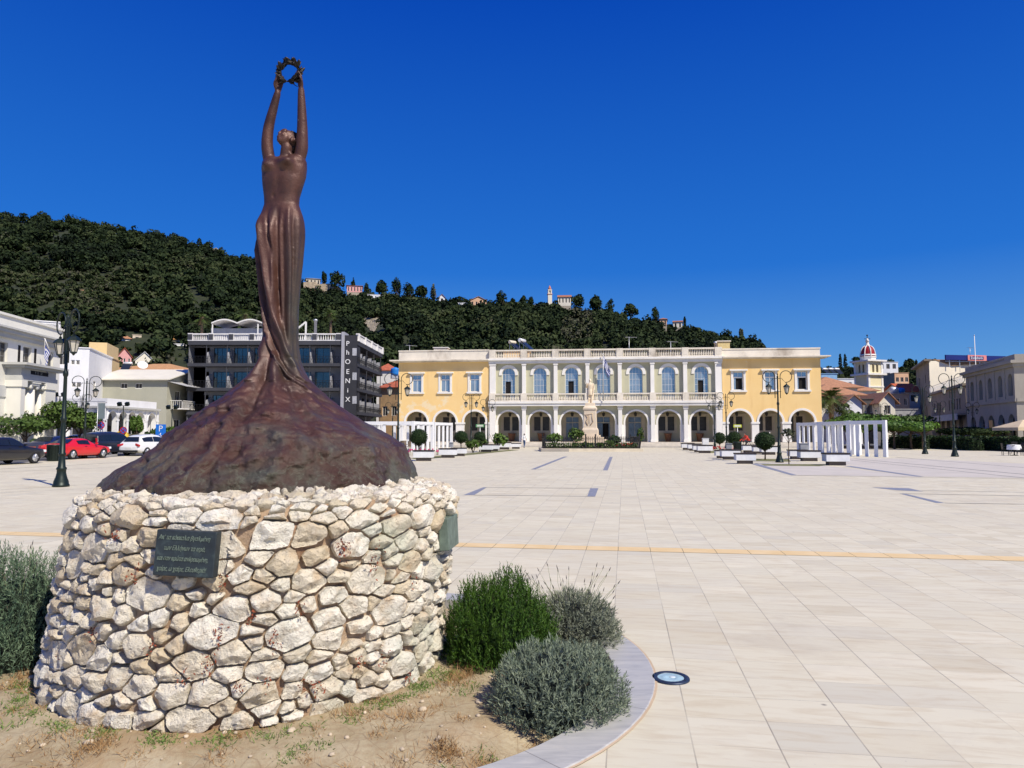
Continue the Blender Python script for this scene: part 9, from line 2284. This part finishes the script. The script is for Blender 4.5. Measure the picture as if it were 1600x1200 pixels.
STAND = dict(WALK, knee_l=(.10, -.02, .50), ank_l=(.10, .02, .08), toe_l=(.12, -.14, .04), knee_r=(-.10, -.01, .50), ank_r=(-.10, .03, .08), toe_r=(-.12, -.13, .04), elb_l=(.25, .02, 1.15), wri_l=(.24, -.06, .92), elb_r=(-.25, .02, 1.15), wri_r=(-.24, -.06, .92))
RIDE = dict(WALK, pelvis=(0, .18, .98), chest=(0, -.10, 1.30), neck=(0, -.18, 1.45), head=(0, -.26, 1.56), hip_l=(.09, .16, .95), hip_r=(-.09, .16, .95), knee_l=(.10, -.22, .80), ank_l=(.10, -.10, .42), toe_l=(.10, -.24, .37), knee_r=(-.10, -.12, .58), ank_r=(-.10, -.02, .17), toe_r=(-.10, -.16, .12), sho_l=(.18, -.10, 1.38), elb_l=(.26, -.30, 1.16), wri_l=(.22, -.52, 1.03), sho_r=(-.18, -.10, 1.38), elb_r=(-.26, -.30, 1.16), wri_r=(-.22, -.52, 1.03))
WSH = M('white_shirt', (.74, .74, .72), .85); JEAN = M('blue_jeans', (.05, .09, .19), .85); REDC = M('red_jacket', (.62, .05, .03), .8); DKT = M('dark_trousers', (.02, .02, .028), .85); PNK = M('pink_top', (.75, .42, .42), .85); GRYT = M('dark_top', (.03, .03, .035), .85)
p = G(819, 699.8); person('person in white shirt and blue jeans walking away toward the museum steps', p, PI*.85, 1.55, WALK, WSH, JEAN)
p = G(257, 706.5); person('person in a pale pink top, dark glasses pushed up, by the blue parking sign', p, .5, 1.62, STAND, PNK, WSH)
p = G(1203, 700.5); person('person in dark top and pale cap standing before the right yellow arches', p, PI*.9, 1.7, STAND, GRYT, DKT, hair=M('pale_cap', (.7, .68, .64), .8), hairlen=0)
p = G(1168, 705.5)
bk = thing('bicycle', 'dark bicycle ridden by the person in red, before the right yellow arches', 'bicycle', p, -1.25)
for y, nm in ((.48, 'wheel'), (-.56, 'wheel')):
 mb = MB(); ring = [Vector((0, y+.33*math.cos(a), .34+.33*math.sin(a))) for a in np.linspace(0, 2*PI, 29)[:-1]]
 mb.rings([[c+Vector((.014*math.cos(t), 0, 0))+(c-Vector((0, y, .34))).normalized()*.014*math.sin(t) for t in np.linspace(0, 2*PI, 7)[:-1]] for c in ring], 0, True, False, True); wh = mb.build(nm, TYRE, bk); mb = MB()
 for k in range(12): a = k*PI/6; mb.bar((0, y, .34), (0, y+.32*math.cos(a), .34+.32*math.sin(a)), .006)
 mb.lathe([(.02, -.04), (.02, .04)], (0, y, .34), 8); mb.build('spokes', STEEL, wh)
mb = MB(); mb.tube([(0, .48, .34), (0, -.02, .30), (0, -.40, .78), (0, .16, .74), (0, -.02, .30)], .018, 6); mb.tube([(0, .48, .34), (0, .18, .86)], .016, 6); mb.tube([(0, -.36, .86), (0, -.56, .34)], .018, 6); mb.build('frame', BLK, bk)
mb = MB(); mb.tube([(0, -.40, .78), (0, -.42, .98)], .016, 6); mb.tube([(-.25, -.52, 1.0), (0, -.42, .99), (.25, -.52, 1.0)], .014, 6); mb.build('handlebar', BLK, bk); mb = MB(); mb.ball((0, .19, .89), (.08, .13, .04), 10, 8); mb.build('saddle', BLK, bk)
person('person in a red jacket riding a bicycle, before the right yellow arches', p, -1.25, 1.7, RIDE, REDC, DKT, short_sleeve=False)
